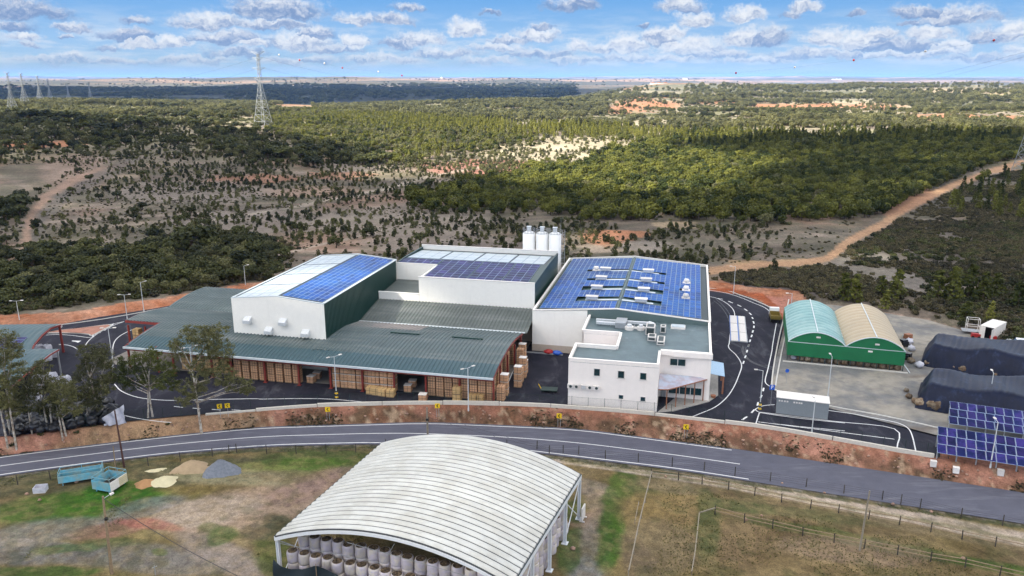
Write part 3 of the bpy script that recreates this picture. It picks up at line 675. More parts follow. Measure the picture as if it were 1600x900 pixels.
# kerbs
kb = MB()
for L_ in [r4([(430,344),(640,318),(860,285),(1060,250),(1310,203)]), r4([(375,405),(440,386),(620,366),(850,339),(862,348)]), r4([(375,403),(560,404),(690,413),(722,421),(862,350)]),
           r5([(60,166),(180,178),(330,207),(450,250),(580,295),(700,345),(800,392),(870,435),(918,475)]), r5([(1060,305),(1040,400),(1010,520),(995,600)]),
           [(1224,500),(1219,520),(1211,560),(1206,597),(1209,606),(1216,612),(1257,623),(1300,635.5),(1380,650),(1480,672)],
           [(1229,516),(1221,552),(1213.5,592),(1212,603)]]:
    strip_mb(kb, smooth_line(G0(L_), 4), .22, 0, .12)
struct(kb.build('kerbs', M['kerb']))
pv = G0([(1027,645),(1052,643),(1078,636),(1108,628),(1122,618),(1122,590),(1121,575),(1112,575)])
pm = MB(); pm.prism([(p.x, p.y) for p in pv], 0, .1); struct(pm.build('pavement', M['paving']))

# low concrete retaining wall along the bank, cast in stepped lengths
rw = thing('retaining_wall', 'long low pale concrete retaining wall along the top of the red earth bank', 'wall', (-12, float(ywall(-12)), 0))
segs = [(-45.2, -38.3, .12), (-38.2, -29.5, .3), (-29.4, -19.8, .42), (-19.7, -10.6, .42), (-10.5, -2.0, .5), (-1.9, 5.8, .42), (5.9, 21, .42), (21.1, 30.6, .3), (30.7, 44, .42), (44.1, 55.3, .42)]
for (xa, xb, h) in segs:
    m_ = MB((-12, float(ywall(-12)), 0)); n = max(2, int((xb - xa) / 1.5)); pts = [(x, float(ywall(x))) for x in np.linspace(xa, xb, n)]
    strip_mb(m_, pts, .3, -1.0, h); m_.build('wall_segment', M['wall_concrete'], rw)

# ---------------- factory frame: a = along the long front (right), b = away from the camera ----------------
AR = R(12.9); UA = Vector((math.cos(AR), -math.sin(AR), 0)); VB = Vector((math.sin(AR), math.cos(AR), 0))
def wf(a, b, z=0.): p = UA * a + VB * b; return Vector((p.x, p.y, z))
class Build:
    """a thing in the factory frame; parts are given in absolute (a, b, z)"""
    def __init__(s, name, label, cat, a0, b0, z0=0., group=None):
        s.o = (a0, b0, z0); s.r = thing(name, label, cat, wf(a0, b0, z0), -AR, group)
    def mb(s): return MB(s.o)
    def part(s, mb, name, mats, parent=None, label=None, kind=None):
        o = mb.build(name, mats, parent or s.r)
        if label: o['label'] = label
        if kind: o['kind'] = kind
        return o
    def at(s, name, mesh, a, b, z, parent=None, rot=(0, 0, 0)):
        o = inst(name, mesh, parent or s.r, (a - s.o[0], b - s.o[1], z - s.o[2])); o.rotation_euler = rot; return o

def panel_mesh(name, w, l, glass, cells=(3, 2), t=.04):
    m = MB(); m.mat(0).box(-w/2, -l/2, 0, w/2, l/2, t); m.mat(1)
    e = .04; nx, ny = cells; cw = (w - 2 * e) / nx; cl = (l - 2 * e) / ny; g = .016
    m.add([(-w/2+e, -l/2+e, t+.006), (w/2-e, -l/2+e, t+.006), (w/2-e, l/2-e, t+.006), (-w/2+e, l/2-e, t+.006)], [(0, 1, 2, 3)])
    return m.mesh(name, [M['panel_frame'], glass])
PM_roof = {}
def roof_panels(bd, a0, a1, z0, z1, b0, b1, na, nb, key, glass, skip=None, gapb=None, cap=300, count=[0], name='solar_panel'):
    """panels laid on a slope whose height runs from z0 at a0 to z1 at a1"""
    sl = math.atan2(z1 - z0, a1 - a0); wa = math.hypot(a1 - a0, z1 - z0) / na; lb = (b1 - b0) / nb
    me_ = PM_roof.setdefault(key, panel_mesh(name, wa - .04, lb - .04, glass)); rest = []; n = 0
    for j in range(nb):
        for i in range(na):
            ca_ = a0 + (i + .5) * (a1 - a0) / na; cb = b0 + (j + .5) * lb; cz = z0 + (i + .5) * (z1 - z0) / na + .1
            if skip and skip(ca_, cb): continue
            if n < cap: bd.at(name, me_, ca_, cb, cz, rot=(0, -sl, 0))
            else: rest.append((ca_, cb, cz))
            n += 1
    if rest:
        m = bd.mb(); 
        for (x, y, z) in rest:
            for k, (ww, ll, zz) in enumerate(((wa - .04, lb - .04, 0), (wa - .15, lb - .15, .045))):
                m.mat(k); hx = ww / 2 * math.cos(sl); dz = ww / 2 * math.sin(sl)
                if k == 0: m.add([(x-hx,y-ll/2,z-dz+.04),(x+hx,y-ll/2,z+dz+.04),(x+hx,y+ll/2,z+dz+.04),(x-hx,y+ll/2,z-dz+.04)], [(0,1,2,3)])
                else: m.add([(x-hx,y-ll/2,z-dz+zz),(x+hx,y-ll/2,z+dz+zz),(x+hx,y+ll/2,z+dz+zz),(x-hx,y+ll/2,z-dz+zz)], [(0,1,2,3)])
        bd.part(m, 'far_panel_rows', [M['panel_frame'], glass], kind='stuff')
    return n

# ===== left high warehouse =====
B = Build('tall_warehouse', 'tall white warehouse with dark green side rising out of the green canopy roof at left', 'warehouse', -66.7, 114, 0)
a0, a1, b0, b1, ze, zr = -75.2, -58.2, 114., 147.5, 11.7, 12.5
m = B.mb(); m.wallp([(a0, 0), (a1, 0), (a1, ze), (-66.7, zr), (a0, ze)], b0, b0 + .3); B.part(m, 'front_wall', M['white_wall'])
m = B.mb(); m.wallp([(a0, 0), (a1, 0), (a1, ze), (-66.7, zr), (a0, ze)], b1 - .3, b1); B.part(m, 'back_wall', M['white_wall'])
for a_, nm in ((a0, 'side_wall'), (a1 - .3, 'side_wall')):
    m = B.mb(); m.box(a_, b0 + .3, 0, a_ + .3, b1 - .3, ze - .02)
    k = a_ + .3 if a_ > -60 else a_
    for j in range(int((b1 - b0 - .6) / .5)): m.box(k, b0 + .4 + j * .5, 0, k + (.05 if a_ > -60 else -.05), b0 + .6 + j * .5, ze - .05)
    B.part(m, nm, M['green_clad'])
for sx_, (x0, z0_, x1, z1_) in enumerate(((a0, ze, -66.7, zr), (-66.7, zr, a1, ze))):
    m = B.mb(); m.wallp([(x0, z0_ - .25), (x1, z1_ - .25), (x1, z1_ - .12), (x0, z0_ - .12)], b0 + .3, b1 - .3); B.part(m, 'roof_slope', M['trim_dark'])
m = B.mb()
for x0, z0_, x1, z1_ in ((a0, ze, -66.7, zr), (-66.7, zr, a1, ze)):
    for yy in (b0 - .03, b1 - .3): m = B.mb(); m.wallp([(x0, z0_), (x1, z1_), (x1, z1_ + .14), (x0, z0_ + .14)], yy, yy + .33); B.part(m, 'gable_coping', M['trim_light'])
m = B.mb(); m.box(a1 - .35, b0 + .35, ze - .02, a1 + .08, b1, ze + .12); B.part(m, 'eave_gutter', M['trim_light'])
m = B.mb(); m.box(a0 - .08, b0 + .35, ze - .02, a0 + .25, b1, ze + .12); B.part(m, 'eave_gutter', M['trim_light'])
roof_panels(B, -66.1, -58.7, 12.38, 11.7, 114.9, 146.9, 8, 18, 'tw', M['panel_glass'])
pale = panel_mesh('glare_pale_panel', 1.94, 1.9, M['pale_sheet'])  # solar panels with the sky's glare put into their colour
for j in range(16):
    for i in range(4): B.at('glare_pale_panel', pale, -74.1 + 1.98 * i + .4, 115.9 + 1.93 * j + .35 * (j // 4), 11.78 + .093 * (1.98 * i), rot=(0, -.093, 0))
for (u, v) in ((388, 499.5), (443, 502.5), (421, 516), (478.5, 520)):
    dd = px_dir(u, v); bb = dd.dot(VB); t = 113.9 / bb; aa = dd.dot(UA) * t; zz = CAMH + dd.z * t
    m = B.mb(); m.add([(aa-.65,114,zz+.6),(aa+.65,114,zz+.6),(aa+.65,113.1,zz+.05),(aa-.65,113.1,zz+.05),(aa-.65,114,zz-.6),(aa+.65,114,zz-.6),(aa+.65,113.1,zz-.5),(aa-.65,113.1,zz-.5)],
        [(0,1,2,3),(3,2,6,7),(0,3,7,4),(1,5,6,2),(4,7,6,5)]); B.part(m, 'vent_cowl', M['duct'])

# ===== middle hall =====
B = Build('middle_hall', 'white mid block with blue panel roof and dark green gable between the two long roofs', 'factory building', -38, 137, 0)
m = B.mb(); m.box(-49.7, 137, 0, -27.1, 137.3, 11.15); B.part(m, 'front_wall', M['white_wall'])
m = B.mb(); m.wallp([(-58.1, 0), (-49.4, 0), (-49.4, 11.1), (-58.1, 11.1)], 147.3, 147.6); B.part(m, 'recessed_wall', M['white_wall'])
m = B.mb(); m.box(-49.7, 137.3, 0, -49.4, 147.3, 11.0); B.part(m, 'side_wall', M['white_wall'])
gp = [(137.3, 4), (163, 4), (163, 11.3), (152, 11.45), (137.3, 11.05)]
m = B.mb(); m.extx(gp, -27.4, -27.1); B.part(m, 'gable_wall', M['green_clad'])
m = B.mb(); m.extx(gp, -58.1, -57.8) if False else m.extx([(147.6, 4), (163, 4), (163, 11.3), (152, 11.45), (147.6, 11.3)], -58.1, -57.8); B.part(m, 'gable_wall', M['green_clad'])
m = B.mb(); m.box(-58.1, 163, 0, -27.1, 163.3, 11.6); B.part(m, 'back_wall', M['white_wall'])
m = B.mb(); m.extx([(137.3, 10.5), (152, 11.1), (152, 11.2), (137.3, 10.6)], -49.4, -27.4); m.extx([(147.6, 10.93), (152, 11.1), (152, 11.2), (147.6, 11.03)], -57.8, -49.4); B.part(m, 'front_roof_slope', M['green_clad'])
m = B.mb(); m.extx([(152, 11.1), (163, 10.6), (163, 10.7), (152, 11.2)], -57.8, -27.4); B.part(m, 'back_roof_slope', M['trim_dark'])
m = B.mb(); m.box(-49.75, 136.95, 11.15, -27.05, 137.35, 11.27); m.box(-58.15, 162.95, 11.6, -27.05, 163.35, 11.75); m.box(-58.15, 147.25, 11.1, -49.4, 147.65, 11.2); B.part(m, 'coping', M['cap_white'])
pm_ = panel_mesh('solar_panel', 1.62, 1.52, M['panel_glass_navy'], (2, 1))
sl = math.atan2(.6, 14.7)
for j in range(9):
    for i in range(13):
        aa = -48.35 + i * 1.66 + .25 * (i // 4.34); bb = 138.3 + j * 1.56
        if aa < -28.1: B.at('solar_panel', pm_, aa, bb, 10.62 + (bb - 137.3) * math.tan(sl) + .06, rot=(sl, 0, 0))
for j in range(2):
    for i in range(5): B.at('solar_panel', pm_, -57.0 + i * 1.66, 148.9 + j * 1.56, 10.62 + (148.9 + j * 1.56 - 137.3) * math.tan(sl) + .08, rot=(sl, 0, 0))
pp_ = panel_mesh('glare_pale_panel', 2.3, 3.0, M['pale_sheet'])  # back slope panels, sky glare painted in as a pale colour
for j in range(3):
    for i in range(12): B.at('glare_pale_panel', pp_, -56.4 + i * 2.36 + .35 * (i // 3), 153.8 + j * 3.05, 11.22 - .0455 * (1.8 + j * 3.05), rot=(-.045, 0, 0))
m = B.mb(); m.box(-58, 137, 0, -49.75, 137.3, 7.7); m.box(-58.05, 136.95, 7.7, -49.75, 137.35, 7.82); B.part(m, 'low_link_wall', M['white_wall'])
m = B.mb(); m.extx([(137.3, 6.9), (147.3, 7.6), (147.3, 7.7), (137.3, 7.0)], -58, -49.75); B.part(m, 'low_link_roof', M['canopy_sheet_olive'])

# ===== long right hall =====
B = Build('long_hall', 'long white hall with its whole blue panelled roof crossed by green strips and roof vents', 'factory building', -11, 131.7, 0)
a0, a1, b0, b1, am, ze, zr = -26.4, 4.7, 131.7, 174.5, -11.4, 7.5, 8.75
m = B.mb(); m.wallp([(a0, 0), (-16.5, 0), (-16.5, 8.2), (a0, ze)], b0, b0 + .3); B.part(m, 'front_wall', M['white_wall'])
m = B.mb(); m.box(a0 - .02, b0 - .02, 0, -16.5, b0 - .001, 1.3); B.part(m, 'wall_plinth', M['beige_wall'])
m = B.mb(); m.wallp([(-16.5, 0), (a1, 0), (a1, ze), (am, zr), (-16.5, 8.2)], b0, b0 + .3); B.part(m, 'green_front_wall', M['grey_green'])
m = B.mb(); m.wallp([(a0, 0), (a1, 0), (a1, ze), (am, zr), (a0, ze)], b1 - .3, b1); B.part(m, 'back_wall', M['white_wall'])
m = B.mb(); m.box(a0, b0 + .3, 0, a0 + .3, b1 - .3, ze + .1); B.part(m, 'side_wall', M['white_wall'])
m = B.mb(); m.box(a1 - .3, b0 + .3, 0, a1, b1 - .3, ze + .1); B.part(m, 'side_wall', M['white_wall'])
m = B.mb()
for x0, z0_, x1, z1_ in ((a0, ze, am, zr), (am, zr, a1, ze)):
    for yy in (b0 - .04, b1 - .3): m.wallp([(x0, z0_ + .05), (x1, z1_ + .05), (x1, z1_ + .22), (x0, z0_ + .22)], yy, yy + .36)
m.box(a0 - .04, b0 + .33, ze + .1, a0 + .34, b1, ze + .24); m.box(a1 - .34, b0 + .33, ze + .1, a1 + .04, b1, ze + .24); B.part(m, 'parapet_coping', M['cap_white'])
for x0, z0_, x1, z1_ in ((a0 + .3, ze - .35, am, zr - .15), (am, zr - .15, a1 - .3, ze - .35)):
    m = B.mb(); m.wallp([(x0, z0_ - .1), (x1, z1_ - .1), (x1, z1_), (x0, z0_)], b0 + .3, b1 - .3); B.part(m, 'roof_slope', M['green_clad'])
# box gutters
m = B.mb(); m.box(a1 - 1.5, b0 + .4, ze - .3, a1 - .35, b1 - .4, ze - .2); B.part(m, 'box_gutter', M['trim_dark'])
strips_b = [138.6, 146.2, 153.8, 161.4]
def in_strip(a, b):
    if abs(a - am) < .85: return True
    for k, sb in enumerate(strips_b):
        if abs(b - sb) < 1.35 and (-19.2 - (k == 3) * 1.5 < a < -4.2): return True
    return a > -.6 and a < 1 and abs(b - 150.6 + 0) < 6.3 and abs(((b - 144.9) % 5.7) - 0) < .9
zf = lambda a: (zr - .15) - abs(a - am) * (.95 / 15.)
zf_l = lambda a: zf(a)
n1_ = roof_panels(B, a0 + 1.1, am - .4, zf(a0 + 1.1), zf(am - .4), b0 + 1.0, b1 - 1.2, 14, 26, 'lhl', M['panel_glass'], in_strip, cap=150)
n2_ = roof_panels(B, am + .4, a1 - 1.6, zf(am + .4), zf(a1 - 1.6), b0 + 1.0, b1 - 1.2, 14, 26, 'lhr', M['panel_glass'], in_strip, cap=150)
for k, sb in enumerate(strips_b):
    m = B.mb()
    for (xa, xb) in ((-17.8, am - .3), (am + .3, -5.4)):
        za, zb = zf(xa) + .06, zf(xb) + .06; m.add([(xa, sb - .45, za), (xb, sb - .45, zb), (xb, sb + .45, zb), (xa, sb + .45, za)], [(0, 1, 2, 3)])
    B.part(m, 'rooflight_strip', M['trim_light'])
m = B.mb(); m.box(am - .15, b0 + .4, zf(am), am + .15, b1 - .4, zf(am) + .16); B.part(m, 'ridge_cap', M['grey_green'])
hv = MB(); hv.box(-1.05, -.55, .1, 1.05, .55, .62); hv.mat(1).box(-1.15, -.65, .62, 1.15, .65, .7); hv.box(-.9, -.4, 0, .9, .4, .1); hvm = hv.mesh('ridge_vent', [M['duct'], M['cap_white']])
k = 0
for sb in strips_b:
    for aa in (-16.6, -7.6):
        k += 1; o = inst('roof_vent', hvm, None, wf(aa, sb, zf(aa) + .1), -AR)
        side = 'left' if aa < -12 else 'right'; nth = ['nearest', 'second', 'third', 'farthest'][strips_b.index(sb)]
        tag(o, f'{nth} white box vent on the {side} slope of the long blue panelled hall roof', 'roof vent', 'box vents on the long hall roof')
fv = MB(); fv.cyl((0, 0, 0), (0, 0, .5), .35, .35, 10); fv.mat(1).cyl((0, 0, .5), (0, 0, .85), .6, .45, 12); fv.box(-.75, -.75, 0, .75, .75, .12); fvm = fv.mesh('roof_fan', [M['duct'], M['cap_white']])
for bb, nth in ((144.9, 'nearest'), (150.6, 'middle'), (156.3, 'farthest')):
    tag(inst('roof_fan', fvm, None, wf(.3, bb, zf(.3) + .08), -AR), f'{nth} of three round white roof fans near the right edge of the long hall roof', 'roof fan', 'round fans at the right of the long hall roof')
tag(inst('roof_fan', fvm, None, wf(-18.6, 161.9, zf(-18.6) + .08), -AR), 'round white roof fan alone at the far left of the long hall roof', 'roof fan')

# ===== white offices =====
B = Build('office_block', 'white two storey flat roofed office block at the front right of the factory', 'office building', -6, 112, 0)
def flat_roof(poly, z, par, name='roof', wallm='warm_wall', h0=0.):
    """walls along poly (a,b) (counter-clockwise), roof deck at z-.45 and a parapet to z"""
    n = len(poly)
    for i in range(n):
        (xa, ya), (xb, yb) = poly[i], poly[(i + 1) % n]; t = Vector((xb - xa, yb - ya)); 
        if par[i] is None: continue
        L_ = t.length; t.normalize(); nr_ = Vector((-t.y, t.x)) * .3; e = 0 
        m = B.mb(); q = [(xa, ya), (xb, yb), (xb + nr_.x, yb + nr_.y), (xa + nr_.x, ya + nr_.y)]
        m.prism(q, h0, z); m.prism([(xa - nr_.x * .12, ya - nr_.y * .12), (xb - nr_.x * .12, yb - nr_.y * .12), (xb + nr_.x * 1.12, yb + nr_.y * 1.12), (xa + nr_.x * 1.12, ya + nr_.y * 1.12)], z, z + .07 + .004 * i)
        B.part(m, 'wall', M[wallm])
    m = B.mb(); m.prism([(x, y) for x, y in poly], z - .55, z - .5); B.part(m, name, M['roof_felt'])
P1 = [(-16.3, 109.1), (-3.0, 109.3), (-3.0, 115.4), (4.6, 115.1), (4.6, 131.65), (-16.2, 131.65), (-16.2, 122.9), (-9.9, 122.9), (-9.9, 116.1), (-16.3, 116.1)]
flat_roof(P1, 7.45, [1, 1, 1, 1, None, 1, 1, 1, 1, 1])
m = B.mb(); m.box(-3.02, 114.95, 7.0, 4.66, 115.5, 7.75); B.part(m, 'raised_parapet', M['warm_wall'])
m = B.mb(); m.box(1.1, 114.75, 7.1, 4.9, 116.6, 7.95) if False else m.box(-1.2, 114.8, 6.9, 4.75, 114.949, 7.72); B.part(m, 'parapet_band', M['warm_wall'])
# court roof (translucent sheet) in the notch
m = B.mb(); m.add([(-14.4, 116.3, 3.2), (-10.0, 116.3, 3.2), (-10.0, 122.8, 3.6), (-14.4, 122.8, 3.6)], [(0, 1, 2, 3)]); B.part(m, 'court_roof_sheet', M['poly_roof'])
def on_b(u, v, b_):
    dd = px_dir(u, v); t = b_ / dd.dot(VB); return dd.dot(UA) * t, CAMH + dd.z * t
def window(u0, v0, u1, v1, b_, halves=1):
    (xa, zt), (xb, zb) = on_b(u0, v0, b_), on_b(u1, v1, b_)
    m = B.mb(); f = .09
    m.box(xa - f, b_ - .06, zt, xb + f, b_ + .02, zt + f); m.box(xa - f, b_ - .06, zb, xa, b_ + .02, zt); m.box(xb, b_ - .06, zb, xb + f, b_ + .02, zt)
    if halves > 1:
        for h in range(1, halves): xm = xa + (xb - xa) * h / halves; m.box(xm - .05, b_ - .05, zb, xm + .05, b_ + .02, zt)
    w_ = B.part(m, 'window', M['cap_white'])
    m = B.mb(); m.box(xa - .15, b_ - .12, zb - .1, xb + .15, b_ + .02, zb); B.part(m, 'sill', M['cap_white'], w_)
    for h in range(halves):
        m = B.mb(); x0 = xa + (xb - xa) * h / halves; x1 = xa + (xb - xa) * (h + 1) / halves
        m.box(x0 + .01, b_ - .025, zb + .002, x1 - .01, b_ - .005, zt - .002); B.part(m, 'pane', M['win_glass'], w_)
def wall_b(u):
    a_ = on_b(u, 600, 109.2)[0]; return 109.1 + .2 * (a_ + 16.3) / 13.3
for q in ((928.5, 576, 937, 587.5), (966, 579.5, 975, 591), (1000.5, 582.5, 1009.5, 593.5), (967, 617, 973.5, 623.5), (1001, 620, 1008, 627)): window(*q, wall_b(q[0]) - .012)
window(1047.5, 560, 1070.5, 572, 115.08, 2)
window(1045, 603, 1095.5, 618, 115.07, 3)
m = B.mb(); m.box(-2.6, 115.08, .1, -1.9, 115.18, 1.7); B.part(m, 'door', M['galv'])
# entrance canopy
E_ = Build('entrance_canopy', 'translucent lilac grey canopy on timber posts over the office terrace', 'canopy', -2.9, 111, 0)
m = E_.mb(); m.add([(-2.95,110.3,3.25),(-1.5,110.55,3.25),(4.15,115.15,3.6),(4.15,115.2,3.75),(-2.95,114.9,4.0),(-2.95,110.3,3.29),(-1.5,110.55,3.29),(4.15,115.1,3.66)], [(0,1,2,3,4)]); E_.part(m, 'roof_sheet', M['poly_roof'])
m = E_.mb(); m.tube([(-2.95,110.25,3.2),(-1.5,110.5,3.2),(4.15,115.1,3.5)], .09); E_.part(m, 'edge_beam', M['wood_orange'])
for i in range(5):
    t = i / 4; aa = -1.65 + 5.35 * t; bb = 110.45 + 4.4 * t
    m = E_.mb(); m.box(aa - .08, bb - .08, 0, aa + .08, bb + .08, 3.2 + .3 * t); E_.part(m, 'post', M['wood_orange'])
E_ = Build('side_porch', 'pale blue sheeted porch roof on the right side of the office', 'porch', 4.7, 121, 0)
m = E_.mb(); m.add([(4.62,118.4,3.3),(6.9,118.4,3.0),(6.9,124.5,3.0),(4.62,124.5,3.3)], [(0,1,2,3)]); m.add([(4.62,118.4,3.25),(6.9,118.4,2.95),(6.9,124.5,2.95),(4.62,124.5,3.25)], [(3,2,1,0)]); E_.part(m, 'roof_sheet', mat('porch_sheet', (.26, .42, .58), .35, var=.12))
for bb in (118.6, 124.3): m = E_.mb(); m.box(6.6, bb - .12, 0, 6.85, bb + .12, 2.95); E_.part(m, 'post', M['wood_orange'])
m = MB(); m.cyl((0, 0, 0), (0, 0, .45), .28, .42, 12); pot = thing('plant_pot', 'terracotta pot with a dark round shrub by the right corner of the office', 'plant pot', wf(5.3, 116.6), 0); m.build('pot', M['terracotta'], pot)

# air conditioning on the front wall
k = 0
for (u, v, w_) in ((891, 602.5, .8), (900, 603, .8), (912, 604, .75), (921, 604.5, .95), (931.5, 605.5, .95)):
    aa, zz = on_b(u, v, 109.0); k += 1
    a_ = Build('air_conditioner', f'{["first","second","third","fourth","fifth"][k-1]} from the left of the five wall air conditioners on the office front', 'air conditioner', aa, 108.75, zz - .35, 'air conditioners on the office front wall')
    m = a_.mb(); m.box(aa - w_/2, 108.75, zz - .35, aa + w_/2, 109.05, zz + .3); a_.part(m, 'casing', M['cap_white'])
    if k != 3: m = a_.mb(); m.cyl((aa + .08, 108.74, zz - .02), (aa + .08, 108.70, zz - .02), .22, .22, 12); a_.part(m, 'fan_grille', M['trim_dark'])
    else:
        m = a_.mb(); 
        for q in range(5): m.box(aa - .3, 108.72, zz - .28 + q * .11, aa + .3, 108.75, zz - .22 + q * .11)
        a_.part(m, 'louvre', M['duct'])
# roof plant of the offices
H_ = Build('duct_run', 'pair of long white ventilation ducts with silver elbow on the office roof', 'duct', -11, 128.5, 6.95)
m = H_.mb(); m.box(-14.6, 128.9, 7.25, -5.6, 129.4, 7.65); m.box(-14.4, 127.4, 7.25, -9.8, 127.9, 7.65); H_.part(m, 'duct', M['duct'])
m = H_.mb(); m.box(-11.1, 126.6, 7.0, -9.3, 129.8, 7.95); H_.part(m, 'silver_plenum', M['galv'])
for q in range(5): m = H_.mb(); m.box(-14 + q * 2, 127.6, 6.95, -13.9 + q * 2, 129.2, 7.25); H_.part(m, 'bracket', M['galv'])
m = H_.mb(); m.tube([(-5.6, 129.1, 7.5), (-4.9, 128.7, 7.5), (-4.9, 127.2, 7.5)], .35, 8); H_.part(m, 'elbow', M['duct'])
for i, (aa, bb, r_) in enumerate(((-8.7, 126.6, .75), (-6.8, 126.8, .65))):
    m = MB(); m.cyl((0, 0, 0), (0, 0, .55), r_, r_, 14); m.mat(1).cyl((0, 0, .55), (0, 0, .9), r_ * .55, r_ * .55, 12); m.mat(0).box(-r_, -.15, .2, r_ + .9, .15, .5)
    tag(m.build('roof_extractor', [M['cap_white'], M['duct']], None, wf(aa, bb, 6.95), -AR), ['round white extractor beside the silver plenum on the office roof', 'smaller round extractor next to the tall air handler on the office roof'][i], 'roof extractor')
for i, (aa, bb, sa, sb, sh, lb) in enumerate(((-5.1, 124.9, 1.5, 2.2, 1.5, 'tall white air handling box with dark grille in the middle of the office roof'), (-3.1, 126.2, .9, 1.3, 1.2, 'narrow white cabinet right of the air handler on the office roof'),
        (-4.7, 121.9, 1.3, 1.9, .8, 'open framed condenser in front of the air handler on the office roof'), (-3.2, 120.8, 1.2, 3.0, .7, 'long open framed condenser nearest the front on the office roof'))):
    m = MB(); m.box(-sa/2, -sb/2, .12, sa/2, sb/2, sh); m.mat(1).box(-sa/2 + .15, -sb/2 - .02, .3, sa/2 - .15, -sb/2, sh - .15); m.box(-sa/2 + .2, -sb/2 + .3, sh, sa/2 - .2, sb/2 - .3, sh + .02); m.mat(2).box(-sa/2, -sb/2 + .1, 0, sa/2, -sb/2 + .25, .12); m.box(-sa/2, sb/2 - .25, 0, sa/2, sb/2 - .1, .12)
    tag(m.build('air_handler', [M['cap_white'], M['trim_dark'], M['galv']], None, wf(aa, bb, 6.95), -AR), lb, 'air handler')
m = MB(); m.box(-1.2, -.8, 0, 1.2, .8, .35); m.mat(1).box(-1.1, -.7, .35, 1.1, .7, .45)
tag(m.build('rooflight', [M['cap_white'], M['pale_sheet']], None, wf(-.7, 129.2, 6.95), -AR), 'white rectangular rooflight near the back wall on the office roof', 'rooflight')

# ===== silos =====
for i, (u, nm) in enumerate(((826.5, 'left'), (847, 'middle'), (867, 'right'))):
    dd = px_dir(u, 380); t = 171. / dd.dot(VB); aa = dd.dot(UA) * t
    S_ = Build('silo', f'{nm} of the three tall white silos behind the factory roofs', 'silo', aa, 171, 0, 'white silos behind the factory')
    m = S_.mb(); m.cyl((aa, 171, 2.5), (aa, 171, 13.9), 1.42, 1.42, 28, True, True); S_.part(m, 'shell', M['silo_white'])
    m = S_.mb(); m.cyl((aa, 171, .8), (aa, 171, 2.5), .3, 1.4, 20, True, True); S_.part(m, 'hopper', M['silo_white'])
    m = S_.mb(); m.cyl((aa, 171, 13.9), (aa, 171, 14.3), 1.42, .7, 28, True, True); S_.part(m, 'roof_cone', M['silo_white'])
    m = S_.mb(); m.box(aa - .42, 170.6, 14.2, aa + .42, 171.4, 15.3); m.box(aa - .5, 170.5, 15.3, aa + .5, 171.5, 15.42); S_.part(m, 'top_filter', M['duct'])
    m = S_.mb()
    for q in range(12):
        t0, t1 = q * math.pi / 6, (q + 1) * math.pi / 6; p = lambda t, z: (aa + 1.38 * math.cos(t), 171 + 1.38 * math.sin(t), z)
        m.cyl(p(t0, 13.9), p(t0, 15), .035, .035, 4)
        for z_ in (14.5, 15): m.cyl(p(t0, z_), p(t1, z_), .03, .03, 4, False)
    S_.part(m, 'guard_rail', M['galv'])
    for q in range(4):
        t = math.pi / 4 + q * math.pi / 2; m = S_.mb(); m.box(aa + 1.15 * math.cos(t) - .1, 171 + 1.15 * math.sin(t) - .1, 0, aa + 1.15 * math.cos(t) + .1, 171 + 1.15 * math.sin(t) + .1, 2.6); S_.part(m, 'leg', M['galv'])
    if i == 2:
        m = S_.mb(); x0 = aa + 1.75
        for dx in (0, .6): m.cyl((x0 + dx, 170.4, 0), (x0 + dx, 170.4, 15), .05, .05, 5)
        for q in range(40): m.cyl((x0, 170.4, .4 + q * .36), (x0 + .6, 170.4, .4 + q * .36), .025, .025, 4)
        for q in range(12): m.tube([(x0, 170.4, 2 + q * 1.1), (x0 - .1, 169.7, 2 + q * 1.1), (x0 + .7, 169.7, 2 + q * 1.1), (x0 + .6, 170.4, 2 + q * 1.1)], .03, 4)
        m.cyl((aa + 1.4, 171, 14), (x0, 170.4, 14), .05); S_.part(m, 'caged_ladder', M['galv'])
        m = S_.mb(); m.cyl((aa + 1.2, 171.6, 14), (aa + 1.2, 171.6, 17.6), .04, .02, 4); S_.part(m, 'aerial_mast', M['galv'])

# ===== big open canopy =====
B = Build('storage_canopy', 'vast open sided canopy with ribbed blue green roof and dark red posts over stacked goods', 'canopy', -58, 107, 0)
FP = [(106.2, 4.3), (108, 4.72), (110.2, 5.1), (113, 5.45), (116, 5.66), (119, 5.7), (122, 5.5), (125, 5.08), (127.5, 4.62)]
RP = [(127.5, 4.55), (130, 5.1), (133, 5.65), (136.95, 6.3)]
def ribbed(mb, prof, a0, a1, pitch=.66, h=.11):
    n = max(1, int(round((a1 - a0) / pitch))); xs = []
    for i in range(n):
        x = a0 + i * (a1 - a0) / n; p = (a1 - a0) / n; xs += [(x, 0), (x + p * .55, 0), (x + p * .65, h), (x + p * .9, h)]
    xs.append((a1, 0)); vs = []; fs = []
    for (y, z) in prof:
        for (x, dz) in xs: vs.append((x, y, z + dz))
    k = len(xs)
    for j in range(len(prof) - 1):
        for i in range(k - 1): fs.append((j * k + i, j * k + i + 1, (j + 1) * k + i + 1, (j + 1) * k + i))
    mb.add(vs, fs)
bays = [-91.1 + i * 5.32 for i in range(13)]     # to -27.26
